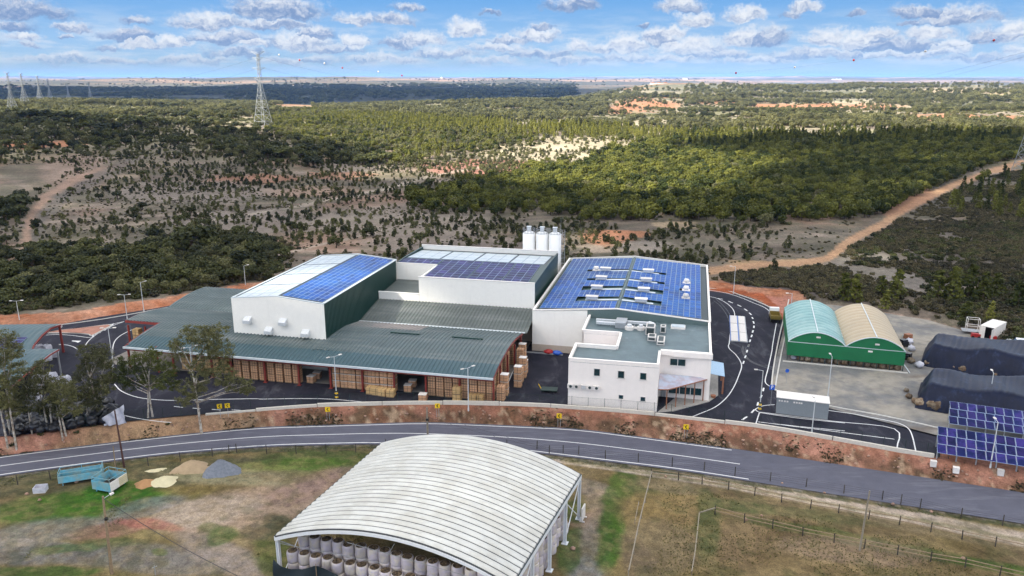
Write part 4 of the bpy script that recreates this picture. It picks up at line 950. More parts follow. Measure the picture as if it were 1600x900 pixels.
for i in range(12):
    xa, xb = bays[i], bays[i + 1]
    m = B.mb(); ribbed(m, FP[:3], xa, xb); B.part(m, 'eave_sheet', M['canopy_sheet_blue'])
    if xa > -76 and xa < -59.5: prof = [p for p in FP[2:] if p[1] and p[0] <= 113] + [(114, 5.53)]
    else: prof = FP[2:]
    if -76 < xb and xa < -58.2 and xb > -58.2:
        m = B.mb(); ribbed(m, [(p[0], p[1]) for p in FP[2:4]] + [(114, 5.53)], xa, -58.2); B.part(m, 'roof_sheet', M['canopy_sheet'])
        m = B.mb(); ribbed(m, FP[2:], -58.2, xb); B.part(m, 'roof_sheet', M['canopy_sheet']); continue
    m = B.mb()
    if i >= 8 or True:
        if xa > -59: ribbed(m, FP[2:], xa, xb)
        else: ribbed(m, prof, xa, xb)
    B.part(m, 'roof_sheet', M['canopy_sheet'])
m = B.mb(); ribbed(m, [(122, 5.53), (125, 5.12), (127.4, 4.67)], -57.9, -44.5); B.part(m, 'faded_tan_sheet', M['canopy_sheet_tan'])
for i in range(6):
    xa = -58.1 + i * 5.3; xb = min(xa + 5.3, -26.5); m = B.mb(); ribbed(m, RP, xa, xb); B.part(m, 'rear_roof_sheet', M['canopy_sheet_olive'])
for (xa, xb) in ((-98.3, -91.1),): m = B.mb(); ribbed(m, [(115.9, 5.6), (119, 5.7), (122, 5.5), (125, 5.08), (127.5, 4.62)], xa, xb); B.part(m, 'wing_roof_sheet', M['canopy_sheet'])
for i in range(5): xa = -98.3 + i * 4.62; m = B.mb(); ribbed(m, [(127.5, 4.55), (130, 5.05), (134, 5.5), (137, 5.6), (140, 5.5)], xa, xa + 4.62); B.part(m, 'wing_rear_sheet', M['canopy_sheet'])
m = B.mb(); m.box(-91.2, 106.02, 4.1, -27.2, 106.2, 4.42); B.part(m, 'front_gutter', M['trim_light'])
m = B.mb(); m.box(-98.3, 127.3, 4.5, -75.2, 127.75, 4.62); m.box(-58.1, 127.3, 4.62, -26.9, 127.75, 4.74); B.part(m, 'valley_gutter', M['trim_light'])
m = B.mb(); m.box(-91.1, 106.35, 3.75, -27.3, 106.55, 4.1); B.part(m, 'front_beam', M['red_steel'])
for (x_, pr) in ((-27.32, FP), (-91.3, FP[:5]), (-98.4, [(115.9, 5.6), (119, 5.7), (122, 5.5), (125, 5.08), (127.5, 4.62)])):
    m = B.mb()
    for p, q in zip(pr, pr[1:]): m.add([(x_, p[0], p[1] - .35), (x_, q[0], q[1] - .35), (x_, q[0], q[1] - .02), (x_, p[0], p[1] - .02), (x_ + .12, p[0], p[1] - .35), (x_ + .12, q[0], q[1] - .35), (x_ + .12, q[0], q[1] - .02), (x_ + .12, p[0], p[1] - .02)], [(0,1,2,3),(7,6,5,4),(0,4,5,1),(3,2,6,7)])
    B.part(m, 'verge_beam', M['red_steel'])
m = B.mb(); m.box(-98.3, 115.75, 5.15, -91.3, 115.88, 5.55); B.part(m, 'wing_beam', M['red_steel'])
post_px = [275, 334, 364, 415.5, 468, 517, 566.5, 616, 665.5, 718, 771]
for u in post_px:
    p = ray_z(u, 560 + (u - 275) * .13 + 12, 0); aa = on_b(u, 600, 107)[0]
    m = B.mb(); m.box(aa - .13, 106.85, 0, aa + .13, 107.15, 4.1); m.box(aa - .3, 106.7, 0, aa + .3, 107.3, .08); B.part(m, 'post', M['red_steel'])
for bb in (112, 117, 122.3, 127.3): m = B.mb(); m.box(-27.7, bb - .14, 0, -27.42, bb + .14, 4.3); B.part(m, 'post', M['red_steel'])
for aa, bb in ((-98.1, 116.1), (-98.1, 127.2), (-94.6, 116.1), (-91.4, 116.1), (-91, 107), (-98.1, 139.5), (-85.5, 107)): m = B.mb(); m.box(aa - .13, bb - .13, 0, aa + .13, bb + .13, 4.6); B.part(m, 'post', M['red_steel'])
for (u0, v0, u1, v1) in ((606, 531, 652, 535), (703, 539, 751, 543)):
    pa_, pb_ = on_b(u0, v0, 118)[0], on_b(u1, v1, 118)[0]; m = B.mb(); m.box(pa_, 119.2, 5.72, pb_, 119.7, 5.95); B.part(m, 'ridge_vent_strip', M['green_clad'])
m = B.mb(); m.box(-98, 108.5, .004, -27.5, 139, .03); B.part(m, 'floor_slab', M['floor_concrete'])
m = B.mb(); m.box(-98, 139.6, 0, -58.3, 139.8, 5.2); m.box(-58.3, 136.6, 0, -26.6, 136.9, 6.1); B.part(m, 'rear_wall', M['beige_wall'])

# loads of cartons
def load_mesh(name, w, d, h, nx, ny, nz, m_, white=False, base=.12):
    b_ = MB(); b_.mat(1).box(-w/2, -d/2, 0, w/2, d/2, base * .8); b_.mat(0); gx, gz = .06, .05
    cw, cd, ch = w / nx, d / ny, (h - base) / nz
    for k in range(nz):
        for i in range(nx):
            for j in range(ny):
                if 0 < i < nx - 1 and 0 < j < ny - 1 and k < nz - 1: continue
                x, y, z = -w/2 + i * cw, -d/2 + j * cd, base + k * ch
                b_.box(x + gx/2, y + gx/2, z, x + cw - gx/2, y + cd - gx/2, z + ch - gz)
    b_.mat(3).box(-w/2 + .04, -d/2 + .04, base, w/2 - .04, d/2 - .04, h - .06)
    if white: b_.mat(2).box(-w/2 - .01, -d/2 - .01, h - .04, w/2 + .01, d/2 + .01, h + .02)
    return b_.mesh(name, [m_, M['pallet_wood'], M['cap_white'], M['post_dark']])
LM = {'grid': load_mesh('carton_load', 1.2, 1.1, 1.2, 3, 3, 3, M['carton']), 'white': load_mesh('carton_load', 1.2, 1.1, 1.15, 2, 2, 2, M['carton'], True), 'gold': load_mesh('carton_load', 1.25, 1.2, 1.2, 2, 2, 2, M['carton_gold'])}
ORD = ['first', 'second', 'third', 'fourth', 'fifth', 'sixth', 'seventh', 'eighth', 'ninth', 'tenth', 'eleventh', 'twelfth', 'thirteenth', 'fourteenth', 'fifteenth', 'sixteenth', 'seventeenth', 'eighteenth', 'nineteenth', 'twentieth', 'twenty-first', 'twenty-second', 'twenty-third', 'twenty-fourth', 'twenty-fifth']
TIER = ['bottom', 'middle', 'top']
def load(kind, a, b_, z, label, group='carton loads stored under the canopy', rz=None):
    o = inst('carton_load', LM[kind], None, wf(a, b_, z), -AR + (rz if rz is not None else random.uniform(-.03, .03)))
    return tag(o, label, 'pallet load', group)
pa_posts = [on_b(u, 600, 107)[0] for u in post_px]
# bay i lies between post i and i+1; kinds by bay
bay_kind = ['gold', 'gold', 'grid', 'grid', 'mix', 'white', 'white', 'gap', 'grid2', 'grid2']
for i in range(10):
    xa, xb = pa_posts[i], pa_posts[i + 1]; kd = bay_kind[i]; n = int((xb - xa) / 1.27)
    bay = f'{ORD[9 - i]} bay from the canopy\'s right end'
    for j in range(n):
        a_ = xa + (j + .5) * (xb - xa) / n
        if kd == 'mix' and j > -1 and (j in (0, 1, 2) or True):
            if j < 3 and False: pass
            if j < n - 0 and j not in (3,): 
                if j > 2: pass
                else: continue
            continue
        if kd == 'gap': continue
        k_ = {'gold': 'gold', 'grid': 'grid', 'white': 'white', 'grid2': 'grid'}[kd]
        b_ = 108.0 + (0 if kd != 'grid2' else .1) + (1.5 if kd == 'gold' else 0); top = 3
        if kd == 'gold' and j == n - 1 and i == 1: top = 1
        for t in range(top): load(k_, a_, b_, .03 + t * 1.21, f'{TIER[t]} carton load, {ORD[j]} stack from the left, {bay}')
# second row glimpsed behind the half empty bays
for (a_, b_, tp, k_, lb) in [(-47.35, 107.9, 3, 'white', 'white topped stack left of the fifth post'), (-51.9, 108.1, 3, 'grid', 'stack at the left edge of the bay with loose white loads'), (-51.8, 109.4, 3, 'grid', 'stack second from front, bay with loose white loads'), (-51.4, 111.4, 3, 'grid', 'third stack going back, bay with loose white loads'), (-47.9, 115, 3, 'grid', 'stack deep inside the bay with loose white loads'),
                         (-36.9, 112.4, 3, 'gold', 'golden stack deep in the empty third bay'), (-35.5, 112.8, 3, 'gold', 'golden stack further right in the empty third bay'), (-33.9, 115.5, 2, 'gold', 'farthest golden stack in the empty third bay'), (-37.9, 109.3, 1, 'gold', 'single golden load by the post of the empty third bay')]:
    for t in range(tp): load(k_, a_, b_, .03 + t * 1.21, f'{TIER[t]} load of the {lb}')
for (u, v, k_, lb) in [(320.5, 0, '', '')][:0]: pass
for (u, v, k_, lb) in [(487, 597, 'white', 'white topped load standing alone on the asphalt in the part empty bay, nearer one'), (496, 591, 'white', 'white topped load standing alone on the asphalt in the part empty bay, farther one'), (638, 611, 'white', 'white topped load on the floor of the empty third bay, nearer one'), (645, 604, 'white', 'white topped load on the floor of the empty third bay, farther one'),
                       (661, 626, 'white', 'white wrapped load standing out on the asphalt nearest the fence'), (580, 614.5, 'gold', 'leftmost low carton load in front of the white topped stacks'), (589.5, 616, 'gold', 'second low carton load in front of the white topped stacks'), (598.5, 617.5, 'gold', 'third low carton load in front of the white topped stacks'), (611, 619, 'gold', 'rightmost low carton load in front of the white topped stacks'),
                       (739, 626, 'gold', 'left of two low loads at the fence before the right end bays'), (750, 626.5, 'gold', 'right of two low loads at the fence before the right end bays')]:
    p = ray_z(u, v, 0); o = inst('carton_load', LM[k_], None, p, -AR + random.uniform(-.15, .15)); tag(o, lb, 'pallet load', 'loose carton loads on the yard')
p = ray_z(714.5, 626, 0)
for t in range(2): o = inst('carton_load', LM['gold'], None, (p.x, p.y, t * 1.21), -AR); tag(o, f'{["lower", "upper"][t]} load of the tall wrapped pair standing before the right end bays', 'pallet load', 'loose carton loads on the yard')
# loads along the right side of the canopy
side = [(-26.6, 108.6, 2), (-26.5, 110.6, 3), (-25.2, 114.4, 3), (-25.4, 116.6, 2), (-25.3, 118.6, 3), (-25.5, 120.4, 2), (-26.6, 122.6, 3), (-26.8, 125.2, 3)]
for q, (a_, b_, tp) in enumerate(side):
    for t in range(tp): load('white' if q % 3 else 'grid', a_, b_, .01 + t * 1.17, f'{TIER[t]} carton load, {ORD[q]} stack from the front outside the canopy\'s right side')
for q, (a_, b_) in enumerate([(-28.6, 109.6), (-28.7, 111.2), (-28.7, 113.5), (-28.7, 115.2), (-28.7, 118.6), (-28.7, 120.3), (-28.7, 124.2)]):
    for t in range(3): load('grid', a_, b_, .03 + t * 1.21, f'{TIER[t]} load, {ORD[q]} stack from the front just inside the right side posts')
for q, (a_, b_, k_) in enumerate([(-97.3, 117.3, 'gold'), (-95.9, 117.6, 'gold'), (-94.2, 118.8, 'white'), (-93, 121, 'white'), (-96.5, 121, 'white')]):
    for t in range(2 + (q < 1)): load(k_, a_, b_, .03 + t * 1.2, f'{TIER[t]} load, {ORD[q]} stack from the left under the left wing of the canopy')

# ===== weighbridge =====
wp = [ray_z(*Z(x, y, 8, 1100, 430), .2) for x, y in ((330,815),(548,832),(605,525),(392,505))]
o_ = wp[0]; ex = (wp[1] - wp[0]); ey = (wp[3] - wp[0]); wx_, wy_ = ex.length, ey.length
rzb = math.atan2(ex.y, ex.x)
T = thing('weighbridge', 'blue and white truck weighbridge set in the asphalt beside the long hall', 'weighbridge', (o_.x, o_.y, 0), rzb)
m = MB(); m.box(0, 0, 0, wx_, wy_, .12); m.build('steel_frame', M['galv'], T)
for i in range(3):
    for s_ in (0, 1):
        m = MB(); m.box(.15 + s_ * (wx_/2 + .06), .15 + i * wy_/3, .12, wx_/2 - .12 + s_ * (wx_/2 - .06), (i + 1) * wy_/3 - .15, .22); m.build('deck_plate', M['cap_white'], T)
bl = mat('weigh_blue', (.03, .14, .5), .5)
m = MB(); m.box(wx_/2 - .1, .1, .12, wx_/2 + .05, wy_ - .1, .24); m.box(.02, .1, .12, .12, wy_ - .1, .2); m.build('guide_bar', bl, T)

# ===== truck =====
p = ray_z(1210, 500, 0); T = thing('truck', 'small white cabbed truck with yellow tipper body parked at the bend of the yard road', 'truck', p, R(-12))
m = MB(); m.box(-.95, -2.2, .55, .95, 2.3, .75); m.build('chassis', M['black'], T)
m = MB(); m.prism([(-.95, 2.2), (.95, 2.2), (.95, .9), (-.95, .9)][::-1], .6, 1.7); m.add([(-.95,.9,1.7),(.95,.9,1.7),(.95,2.1,1.7),(-.95,2.1,1.7),(-.9,1,2.3),(.9,1,2.3),(.9,1.8,2.3),(-.9,1.8,2.3)], [(4,5,6,7),(0,1,5,4),(1,2,6,5),(2,3,7,6),(3,0,4,7)]); cb = m.build('cab', M['car_white'], T)
m = MB(); m.add([(-.86,2.09,1.74),(.86,2.09,1.74),(.84,1.85,2.24),(-.84,1.85,2.24)], [(0,1,2,3)]); m.build('windscreen', M['win_glass'], cb)
m = MB(); m.box(-1, -2.3, .8, 1, .75, .9); m.box(-1, -2.3, .9, -.93, .75, 1.5); m.box(.93, -2.3, .9, 1, .75, 1.5); m.box(-.93, -2.3, .9, .93, -2.22, 1.5); m.box(-.93, .68, .9, .93, .75, 1.7); m.build('tipper_body', M['truck_yellow'], T)
for sx_ in (-.95, .7):
    for sy_ in (-1.5, 1.5): m = MB(); m.cyl((sx_, sy_, .42), (sx_ + .25, sy_, .42), .42, .42, 14); m.build('wheel', M['rubber'], T)

# ===== twin vaulted green store =====
o_ = ray_z(1228.5, 563, 0); e_ = ray_z(1411, 580.5, 0); ex = e_ - o_; wt = ex.length; rt = math.atan2(ex.y, ex.x)
T = thing('vaulted_store', 'green fabric store with twin arched roofs, sea green at left and tan at right', 'storage tent', o_, rt)
Lt, e0, rise, hb = 21.5, 3.55, 2.0, 1.05
def arch(x0, x1, n=16): return [(x0 + (x1 - x0) * i / n, e0 + rise * math.sin(math.pi * i / n) ** .8 if 0 < i < n else e0) for i in range(n + 1)]
half = wt / 2
for s_, mt in ((0, M['tent_roof_green']), (1, M['tent_roof_tan'])):
    ar = arch(s_ * half + .02, (s_ + 1) * half - .02)
    for k in range(12):
        y0, y1 = k * Lt / 12, (k + 1) * Lt / 12; m = MB(); vs = []; nn = len(ar)
        for j, t in enumerate((0, .12, .3, .5, .7, .88, 1)):
            y = y0 + (y1 - y0) * t; bul = .14 * math.sin(math.pi * t)
            for (x, z) in ar: vs.append((x, y, z + bul))
        m.cs = True; m.add(vs, [(j * nn + i, j * nn + i + 1, (j + 1) * nn + i + 1, (j + 1) * nn + i) for j in range(6) for i in range(nn - 1)])
        m.build('roof_panel', mt, T)
    for y0, nm in ((-.06, 'arch_wall'), (Lt, 'arch_wall')):
        m = MB(); m.wallp([(ar[0][0], e0 - .001)] + [(x, z - .03) for x, z in ar[1:-1]] + [(ar[-1][0], e0 - .001)], y0, y0 + .06); m.build(nm, M['tent_green'], T)
    m = MB()
    m.tube([(x, -.1, z + .04) for x, z in ar], .09, 5); m.build('arch_trim', M['trim_light'], T)
    m = MB(); xm = (s_ + .5) * half; m.box(xm - .08, 0, e0 + rise + .12, xm + .08, Lt, e0 + rise + .2); m.build('ridge_strap', M['trim_light'], T)
m = MB(); m.box(0, -.08, hb, wt, .0, e0 - .06); m.build('front_skirt', M['tent_green'], T)
m = MB(); m.box(0, -.1, e0 - .06, wt, .02, e0 + .04); m.build('front_rail', M['trim_light'], T)
for x_ in (0, wt - .06): m = MB(); m.box(x_, 0, hb, x_ + .06, Lt, e0); m.build('side_skirt', M['tent_green'], T)
m = MB(); m.box(half - .12, 0, e0 - .1, half + .12, Lt, e0 + .05); m.build('valley_gutter', M['trim_light'], T)
for (x, z) in ((half * .52, e0 + 1.2), (half * 1.52, e0 + .85), (half * 1.42, e0 - .5)): m = MB(); m.box(x - .35, -.14, z - .14, x + .35, -.085, z + .14); m.build('vent_flap', M['cap_white'], T)
for i in range(10): x = .1 + i * (wt - .2) / 9; m = MB(); m.box(x - .07, -.05, 0, x + .07, .1, hb); m.build('post', M['trim_dark'], T)
m = MB(); m.tube([(wt + .0, -.05, hb + .2), (wt + 1., -.4, 0)], .07); m.build('stay', M['trim_light'], T)
m = MB(); m.box(-.6, -.9, 0, wt + .6, -.55, .14); m.build('front_kerb', M['kerb'], T)
bm_ = MB(); bm_.cs = True; bm_.cyl((0, 0, 0), (0, 0, 1.25), .62, .6, 14, True, True); brn = bm_.mesh('brown_bale', M['bale_brown'])
ct, st_ = math.cos(rt), math.sin(rt)
for i in range(14):
    x = 2.4 + i * (wt - 3.2) / 13; wp_ = (o_.x + x * ct - .8 * st_, o_.y + x * st_ + .8 * ct, .01)
    tag(inst('straw_bale', brn, None, wp_, i, (1, 1, .8)), f'{ORD[i]} brown round bale from the left under the green skirt of the vaulted store', 'bale', 'bales under the vaulted store')

# ===== hay barn in the foreground =====
GZ0 = -2.2
BR = ray_z(907, 741, 3.45); BL = ray_z(598, 692, 3.45); exh = (BR - BL); Wd = exh.length; rh = math.atan2(exh.y, exh.x)
FLp = ray_z(430, 838, 3.45); Ld = 22.4
cr, sr = math.cos(rh), math.sin(rh)
def hb_w(x, y, z): return (BL.x + x * cr - y * sr, BL.y + x * sr + y * cr, z)   # y negative = towards the camera
# the barn's long side leans with the measured left eave
dl = FLp - BL; lx = dl.x * cr + dl.y * sr; ly = -dl.x * sr + dl.y * cr
print('barn', Wd, math.degrees(rh), lx, ly)
T = thing('hay_barn', 'big white arched open hay barn in the foreground roofed with ribbed vaulted sheets', 'barn', (BL.x, BL.y, GZ0), rh)
ez, rs_ = 3.45 - GZ0, 2.75
Ld = -ly; shear = lx / ly
RFp = ray_z(808, 900, 3.45) - BL; rx_, ry_ = RFp.x * cr + RFp.y * sr, -RFp.x * sr + RFp.y * cr; sh2 = (rx_ - Wd) / ry_ - shear
def SH(x, y): return y * (shear + sh2 * x / Wd)
print('sh2', sh2)
NR = 25
def barch(i, n): t = i / n; return Wd * t, ez + rs_ * (1 - (2 * t - 1) ** 2) * (1.0)
for k in range(NR):
    y0, y1 = -Ld * k / NR, -Ld * (k + 1) / NR; m = MB(); m.cs = True; vs = []; n = 20
    T_ = (0, .05, .14, .3, .5, .7, .86, .95, 1); B_ = (-.16, -.02, .09, .15, .17, .15, .09, -.02, -.16)
    for t, bz in zip(T_, B_):
        y = y0 + (y1 - y0) * t
        for i in range(n + 1): x, z = barch(i, n); vs.append((x + SH(x, y), y, z + bz))
    nn = n + 1; m.add(vs, [(j * nn + i, j * nn + i + 1, (j + 1) * nn + i + 1, (j + 1) * nn + i) for j in range(len(T_) - 1) for i in range(n)])
    m.build('roof_sheet', M['vinyl'], T)
m = MB()
for k in range(NR + 1):
    y = -Ld * k / NR; m.tube([(barch(i, 20)[0] + SH(barch(i, 20)[0], y), y, barch(i, 20)[1] - .03) for i in range(21)], .085, 4)
m.build('roof_hoops', M['vinyl_seam'], T, kind=None)
for y in (0.02, -Ld - .02):
    m = MB(); 
    for i in range(20):
        (xa, za), (xb, zb) = barch(i, 20), barch(i + 1, 20); s0 = SH(xa, y); s1 = SH(xb, y)
        m.add([(xa+s0,y-.12,za-.45),(xb+s1,y-.12,zb-.45),(xb+s1,y-.12,zb-.1),(xa+s0,y-.12,za-.1),(xa+s0,y+.12,za-.45),(xb+s1,y+.12,zb-.45),(xb+s1,y+.12,zb-.1),(xa+s0,y+.12,za-.1)], [(0,1,2,3),(7,6,5,4),(3,2,6,7),(0,4,5,1)])
    m.build('gable_arch', M['steel_white'], T)
for x in (0, Wd):
    m = MB(); d_ = .16
    for (ya, yb) in ((0, -Ld),):
        m.add([(x-d_,ya,ez-.5),(x+d_,ya,ez-.5),(x+d_,ya,ez-.05),(x-d_,ya,ez-.05),(x-d_+SH(x,yb),yb,ez-.5),(x+d_+SH(x,yb),yb,ez-.5),(x+d_+SH(x,yb),yb,ez-.05),(x-d_+SH(x,yb),yb,ez-.05)], [(0,1,2,3),(7,6,5,4),(0,4,5,1),(1,5,6,2),(2,6,7,3),(3,7,4,0)])
    m.build('eave_beam', M['steel_white'], T)
    m = MB(); m.tube([(x + .1 * (1 if x else -1), 0, ez + .02), (x + .1 * (1 if x else -1) + SH(x, -Ld), -Ld, ez + .02)], .06, 5); m.build('eave_rail', M['trim_dark'], T)
    for q in range(5):
        y = -.3 - q * (Ld - .6) / 4; m = MB(); xx = x + SH(x, y)
        m.box(xx - .17, y - .04, 0, xx + .17, y + .04, ez - .3); m.box(xx - .17, y - .16, 0, xx - .11, y + .16, ez - .3); m.box(xx + .11, y - .16, 0, xx + .17, y + .16, ez - .3); m.box(xx - .35, y - .35, 0, xx + .35, y + .35, .08)
        m.build('column', M['steel_white'], T)
    for (qa, qb) in ((0, 1), (3, 4)):
        ya, yb = -.3 - qa * (Ld - .6) / 4, -.3 - qb * (Ld - .6) / 4
        for (za, zb) in ((.3, ez - .6), (ez - .6, .3)): m = MB(); m.cyl((x + SH(x, ya), ya, za), (x + SH(x, yb), yb, zb), .055, .055, 6); m.build('brace', M['steel_white'], T)
m = MB(); m.tube([(0, -Ld, ez - .7), (Wd * .45, -Ld, ez - .5), (Wd * .5, -Ld, ez + 1.9)], .03, 4); m.tube([(Wd * .3, -Ld, ez + 1.), (Wd, -Ld, ez - .4)], .03, 4); m.build('tie_cable', M['galv'], T)
# round bales, wrapped
def bale_mesh(nm, seed):
    rr = random.Random(seed); m = MB(); m.cs = True; n = 16; vs = []; prof = [(0, .56), (.06, .61), (.3, .63), (.7, .625), (1.05, .62), (1.18, .58), (1.22, .5)]
    for (z, r_) in prof:
        for i in range(n): t = 2 * math.pi * i / n; q = r_ * (1 + rr.uniform(-.025, .025)); vs.append((q * math.cos(t), q * math.sin(t), z))
    fs = [(j * n + i, j * n + (i + 1) % n, (j + 1) * n + (i + 1) % n, (j + 1) * n + i) for j in range(len(prof) - 1) for i in range(n)]
    m.add(vs, fs); m.mat(1); m.cs = False
    top = [(v[0], v[1], v[2]) for v in vs[-n:]]
    mid = [(p[0] * .5, p[1] * .5, 1.22 + rr.uniform(-.03, .08)) for p in top]
    m.add(top + mid + [(0, 0, 1.22 + rr.uniform(-.04, .06))], [(i, (i + 1) % n, n + (i + 1) % n, n + i) for i in range(n)] + [(n + i, n + (i + 1) % n, 2 * n) for i in range(n)])
    return m.mesh(nm, [M['bale_wrap'], M['straw']])
BMs = [bale_mesh('round_bale', i) for i in range(4)]
rb = random.Random(5); nfx = 18
def bale(x, y, z, lb, grp):
    w_ = hb_w(x + SH(x, y), y, GZ0 + z); o = inst('round_bale', BMs[rb.randrange(4)], None, w_, rb.uniform(0, 6)); o.rotation_euler = (rb.uniform(-.03, .03), rb.uniform(-.03, .03), rb.uniform(0, 6)); tag(o, lb, 'bale', grp)
for j in range(nfx):
    x = 1.25 + j * 1.34; y = -Ld + 1.0 + rb.uniform(-.15, .15)
    for t in range(3): bale(x + rb.uniform(-.05, .05), y, t * 1.22, f'{TIER[t]} wrapped bale, {ORD[j]} column from left at the open front of the barn', 'round bales at the front of the hay barn')
    for t in range(4): 
        if t >= 1: bale(x + .5 + rb.uniform(-.05, .05), y + 1.3, t * 1.22, f'wrapped bale, {["", "second", "third", "fourth"][t]} layer up, {ORD[j]} from left, in the row behind the barn front', 'round bales in the second row of the hay barn')
for j in range(12):
    y = -Ld + 2.9 + j * 1.42
    for t in range(4 if j % 3 else 3): bale(Wd - 1.0 + rb.uniform(-.1, .1), y, t * 1.2, f'wrapped round bale, {["lowest", "second", "third", "top"][t]} layer, {ORD[j]} column back along the barn\'s right side', 'round bales along the right side of the hay barn')
# dark netting
T = thing('shade_net', 'dark sagging net hung on stakes across the front of the hay barn', 'net', hb_w(0 - Ld * shear, -Ld - .6, GZ0), rh)
m = MB(); m.cs = True; N_ = 60; tops = [(0, 1.3), (.9, .75), (1.9, .55), (3.2, .75), (5.0, 1.75), (6.5, 1.2), (9.2, .75), (9.7, .7), (12.5, .25), (16, .5), (20, .2), (24, .6)]
for i in range(N_ + 1):
    x = 24 * i / N_; zt = float(np.interp(x, [a for a, _ in tops], [b for _, b in tops])) + 2.1
    for k in range(7): m.v.append((x, -.12 * math.sin(k * 1.1 + x * 1.7) - .1 * k, zt * (1 - k / 6) + .02))
for i in range(N_):
    for k in range(6): a = i * 7 + k; m.f.append([a, a + 7, a + 8, a + 1]); m.m.append(0); m.sm.append(True)
m.build('net_cloth', M['net'], T)
for x_, h_ in ((3.3, 2.2), (5.05, 4.1), (9.3, 2.4), (14, 2.2), (19, 2.2)): m = MB(); m.cyl((x_, -.25, 0), (x_, -.2, h_), .045, .035, 5); m.build('stake', M['post_wood'], T)
tp = MB(); tp.box(-.7, -.08, .15, .7, .08, 1.75); tp.box(-.6, -.3, 0, -.5, .3, .15); tp.box(.5, -.3, 0, .6, .3, .15)
w_ = ray_z(911, 812, GZ0); tag(tp.build('notice_board', M['cap_white'], None, w_, R(70)), 'white board leaning by the back right column of the hay barn', 'board')

# ===== silage heaps under blue tarps =====
def tarp_heap(name, label, corners, h, seed, pipe_mat):
    """corners: ground outline (x, y) listed round: front-left, front-right, back-right, back-left"""
    fl, fr, br, bl_ = [Vector(c) for c in corners]; T = thing(name, label, 'silage heap', (fl + fr + br + bl_) / 4)
    o = T.location.copy(); m = MB((o.x, o.y, 0)); m.cs = True; nx_, ny_ = 110, 26; rr = random.Random(seed)
    xs_ = []; 
    for j in range(ny_ + 1):
        for i in range(nx_ + 1):
            s_, t = i / nx_, j / ny_; p = (fl.lerp(fr, s_)).lerp(bl_.lerp(br, s_), t)
            ed = min(1, min(s_ * 9, (1 - s_) * 9)); e2 = min(1, min(t * 3.6, (1 - t) * 3.6)); pr = min(1, ed * 1.5) ** .7 * min(1, e2 * 1.35) ** .7
            fold = .3 * abs(math.sin(s_ * 37 + 4 * math.sin(s_ * 11 + seed))) ** 4 * (1 - e2 * .55) + .12 * abs(math.sin(s_ * 83 + seed)) ** 6
            z = h * pr * (1 + .06 * math.sin(s_ * 9 + seed) + .05 * math.sin(t * 7 + s_ * 13)) - fold * .6 + .02
            z += .09 * math.sin(s_ * 23 + t * 3 + seed) * pr
            m.v.append((p.x + .06 * math.sin(i * 1.7), p.y - fold * (1 if t < .5 else -1) * .8, max(z, .05)))
    for j in range(ny_):
        for i in range(nx_): a = j * (nx_ + 1) + i; m.f.append([a, a + 1, a + nx_ + 2, a + nx_ + 1]); m.m.append(0); m.sm.append(True)
    m.build('tarpaulin', M['tarp'], T)
    return T
def gp(u, v, z=0.): q = ray_z(u, v, z); return (q.x, q.y, 0)
h1 = tarp_heap('silage_heap', 'larger back silage heap under a blue tarpaulin beside the green store', [gp(1437, 571), gp(1660, 612), gp(1690, 566, 0), gp(1446, 543)], 3.7, 3, None)
h2 = tarp_heap('silage_heap', 'front silage heap under a flat blue tarpaulin above the ground solar panels', [gp(1428, 637), gp(1690, 683), gp(1690, 620), gp(1440, 598)], 3.5, 8, None)
rk = MB(); rr = random.Random(2)
rk = []
for q in range(5):
    m = MB(); m.sphere((0, 0, .4), .62, 9, 6, .8); m.v = [(x * (1 + rr.uniform(-.16, .16)), y * (1 + rr.uniform(-.16, .16)), max(0, z * (1 + rr.uniform(-.16, .16)))) for x, y, z in m.v]; rk.append(m.mesh('brown_bale', M['bale_brown']))
kk = 0
for (u, v, s_, lb) in [(1430, 630, 1.0, 'brown bale at the left foot of the front tarp heap'), (1420, 622, .9, 'brown bale left of the front tarp heap, farther up'), (1438, 635, 1.4, 'wide brown bale under the front edge of the front tarp, leftmost'), (1452, 638, 1.5, 'wide brown bale under the front edge of the front tarp, second'), (1470, 641, 1.2, 'brown bale under the front tarp edge beside the solar array'),
                     (1449, 571, 1.1, 'brown bale at the front foot of the back tarp heap, leftmost'), (1467, 574, 1.1, 'brown bale at the front foot of the back tarp heap, second from left'), (1490, 578, 1.2, 'brown bale at the front foot of the back tarp heap, third from left'), (1535, 586, 1.2, 'brown bale at the front foot of the back tarp heap, fourth from left'), (1583, 595, 1.2, 'brown bale at the front foot of the back tarp heap, rightmost'),
                     (1423, 567, 1.1, 'brown bale standing between the green store and the back tarp heap'), (1416, 612, .7, 'small brown clod left of the front tarp heap'), (1444, 628, 1.5, 'upper brown bale leaning on the left end of the front tarp heap'), (1461, 640, 1.6, 'broad brown bale third under the front tarp edge'), (1503, 581, 1.3, 'brown bale between the third and fourth at the back heap foot'), (1556, 590, 1.3, 'brown bale between the fourth and rightmost at the back heap foot')]:
    o = inst('brown_bale', rk[kk % 5], None, ray_z(u, v, 0), kk * 1.3, s_); tag(o, lb, 'bale', 'brown bales round the tarp heaps'); kk += 1
wrap = []
for q in range(3):
    m = MB(); m.sphere((0, 0, .45), .65, 10, 7, .75); m.v = [(x * (1 + rr.uniform(-.2, .2)), y * (1 + rr.uniform(-.2, .2)), max(0, z * (1 + rr.uniform(-.2, .2)))) for x, y, z in m.v]; wrap.append(m.mesh('white_bag', M['net_white']))
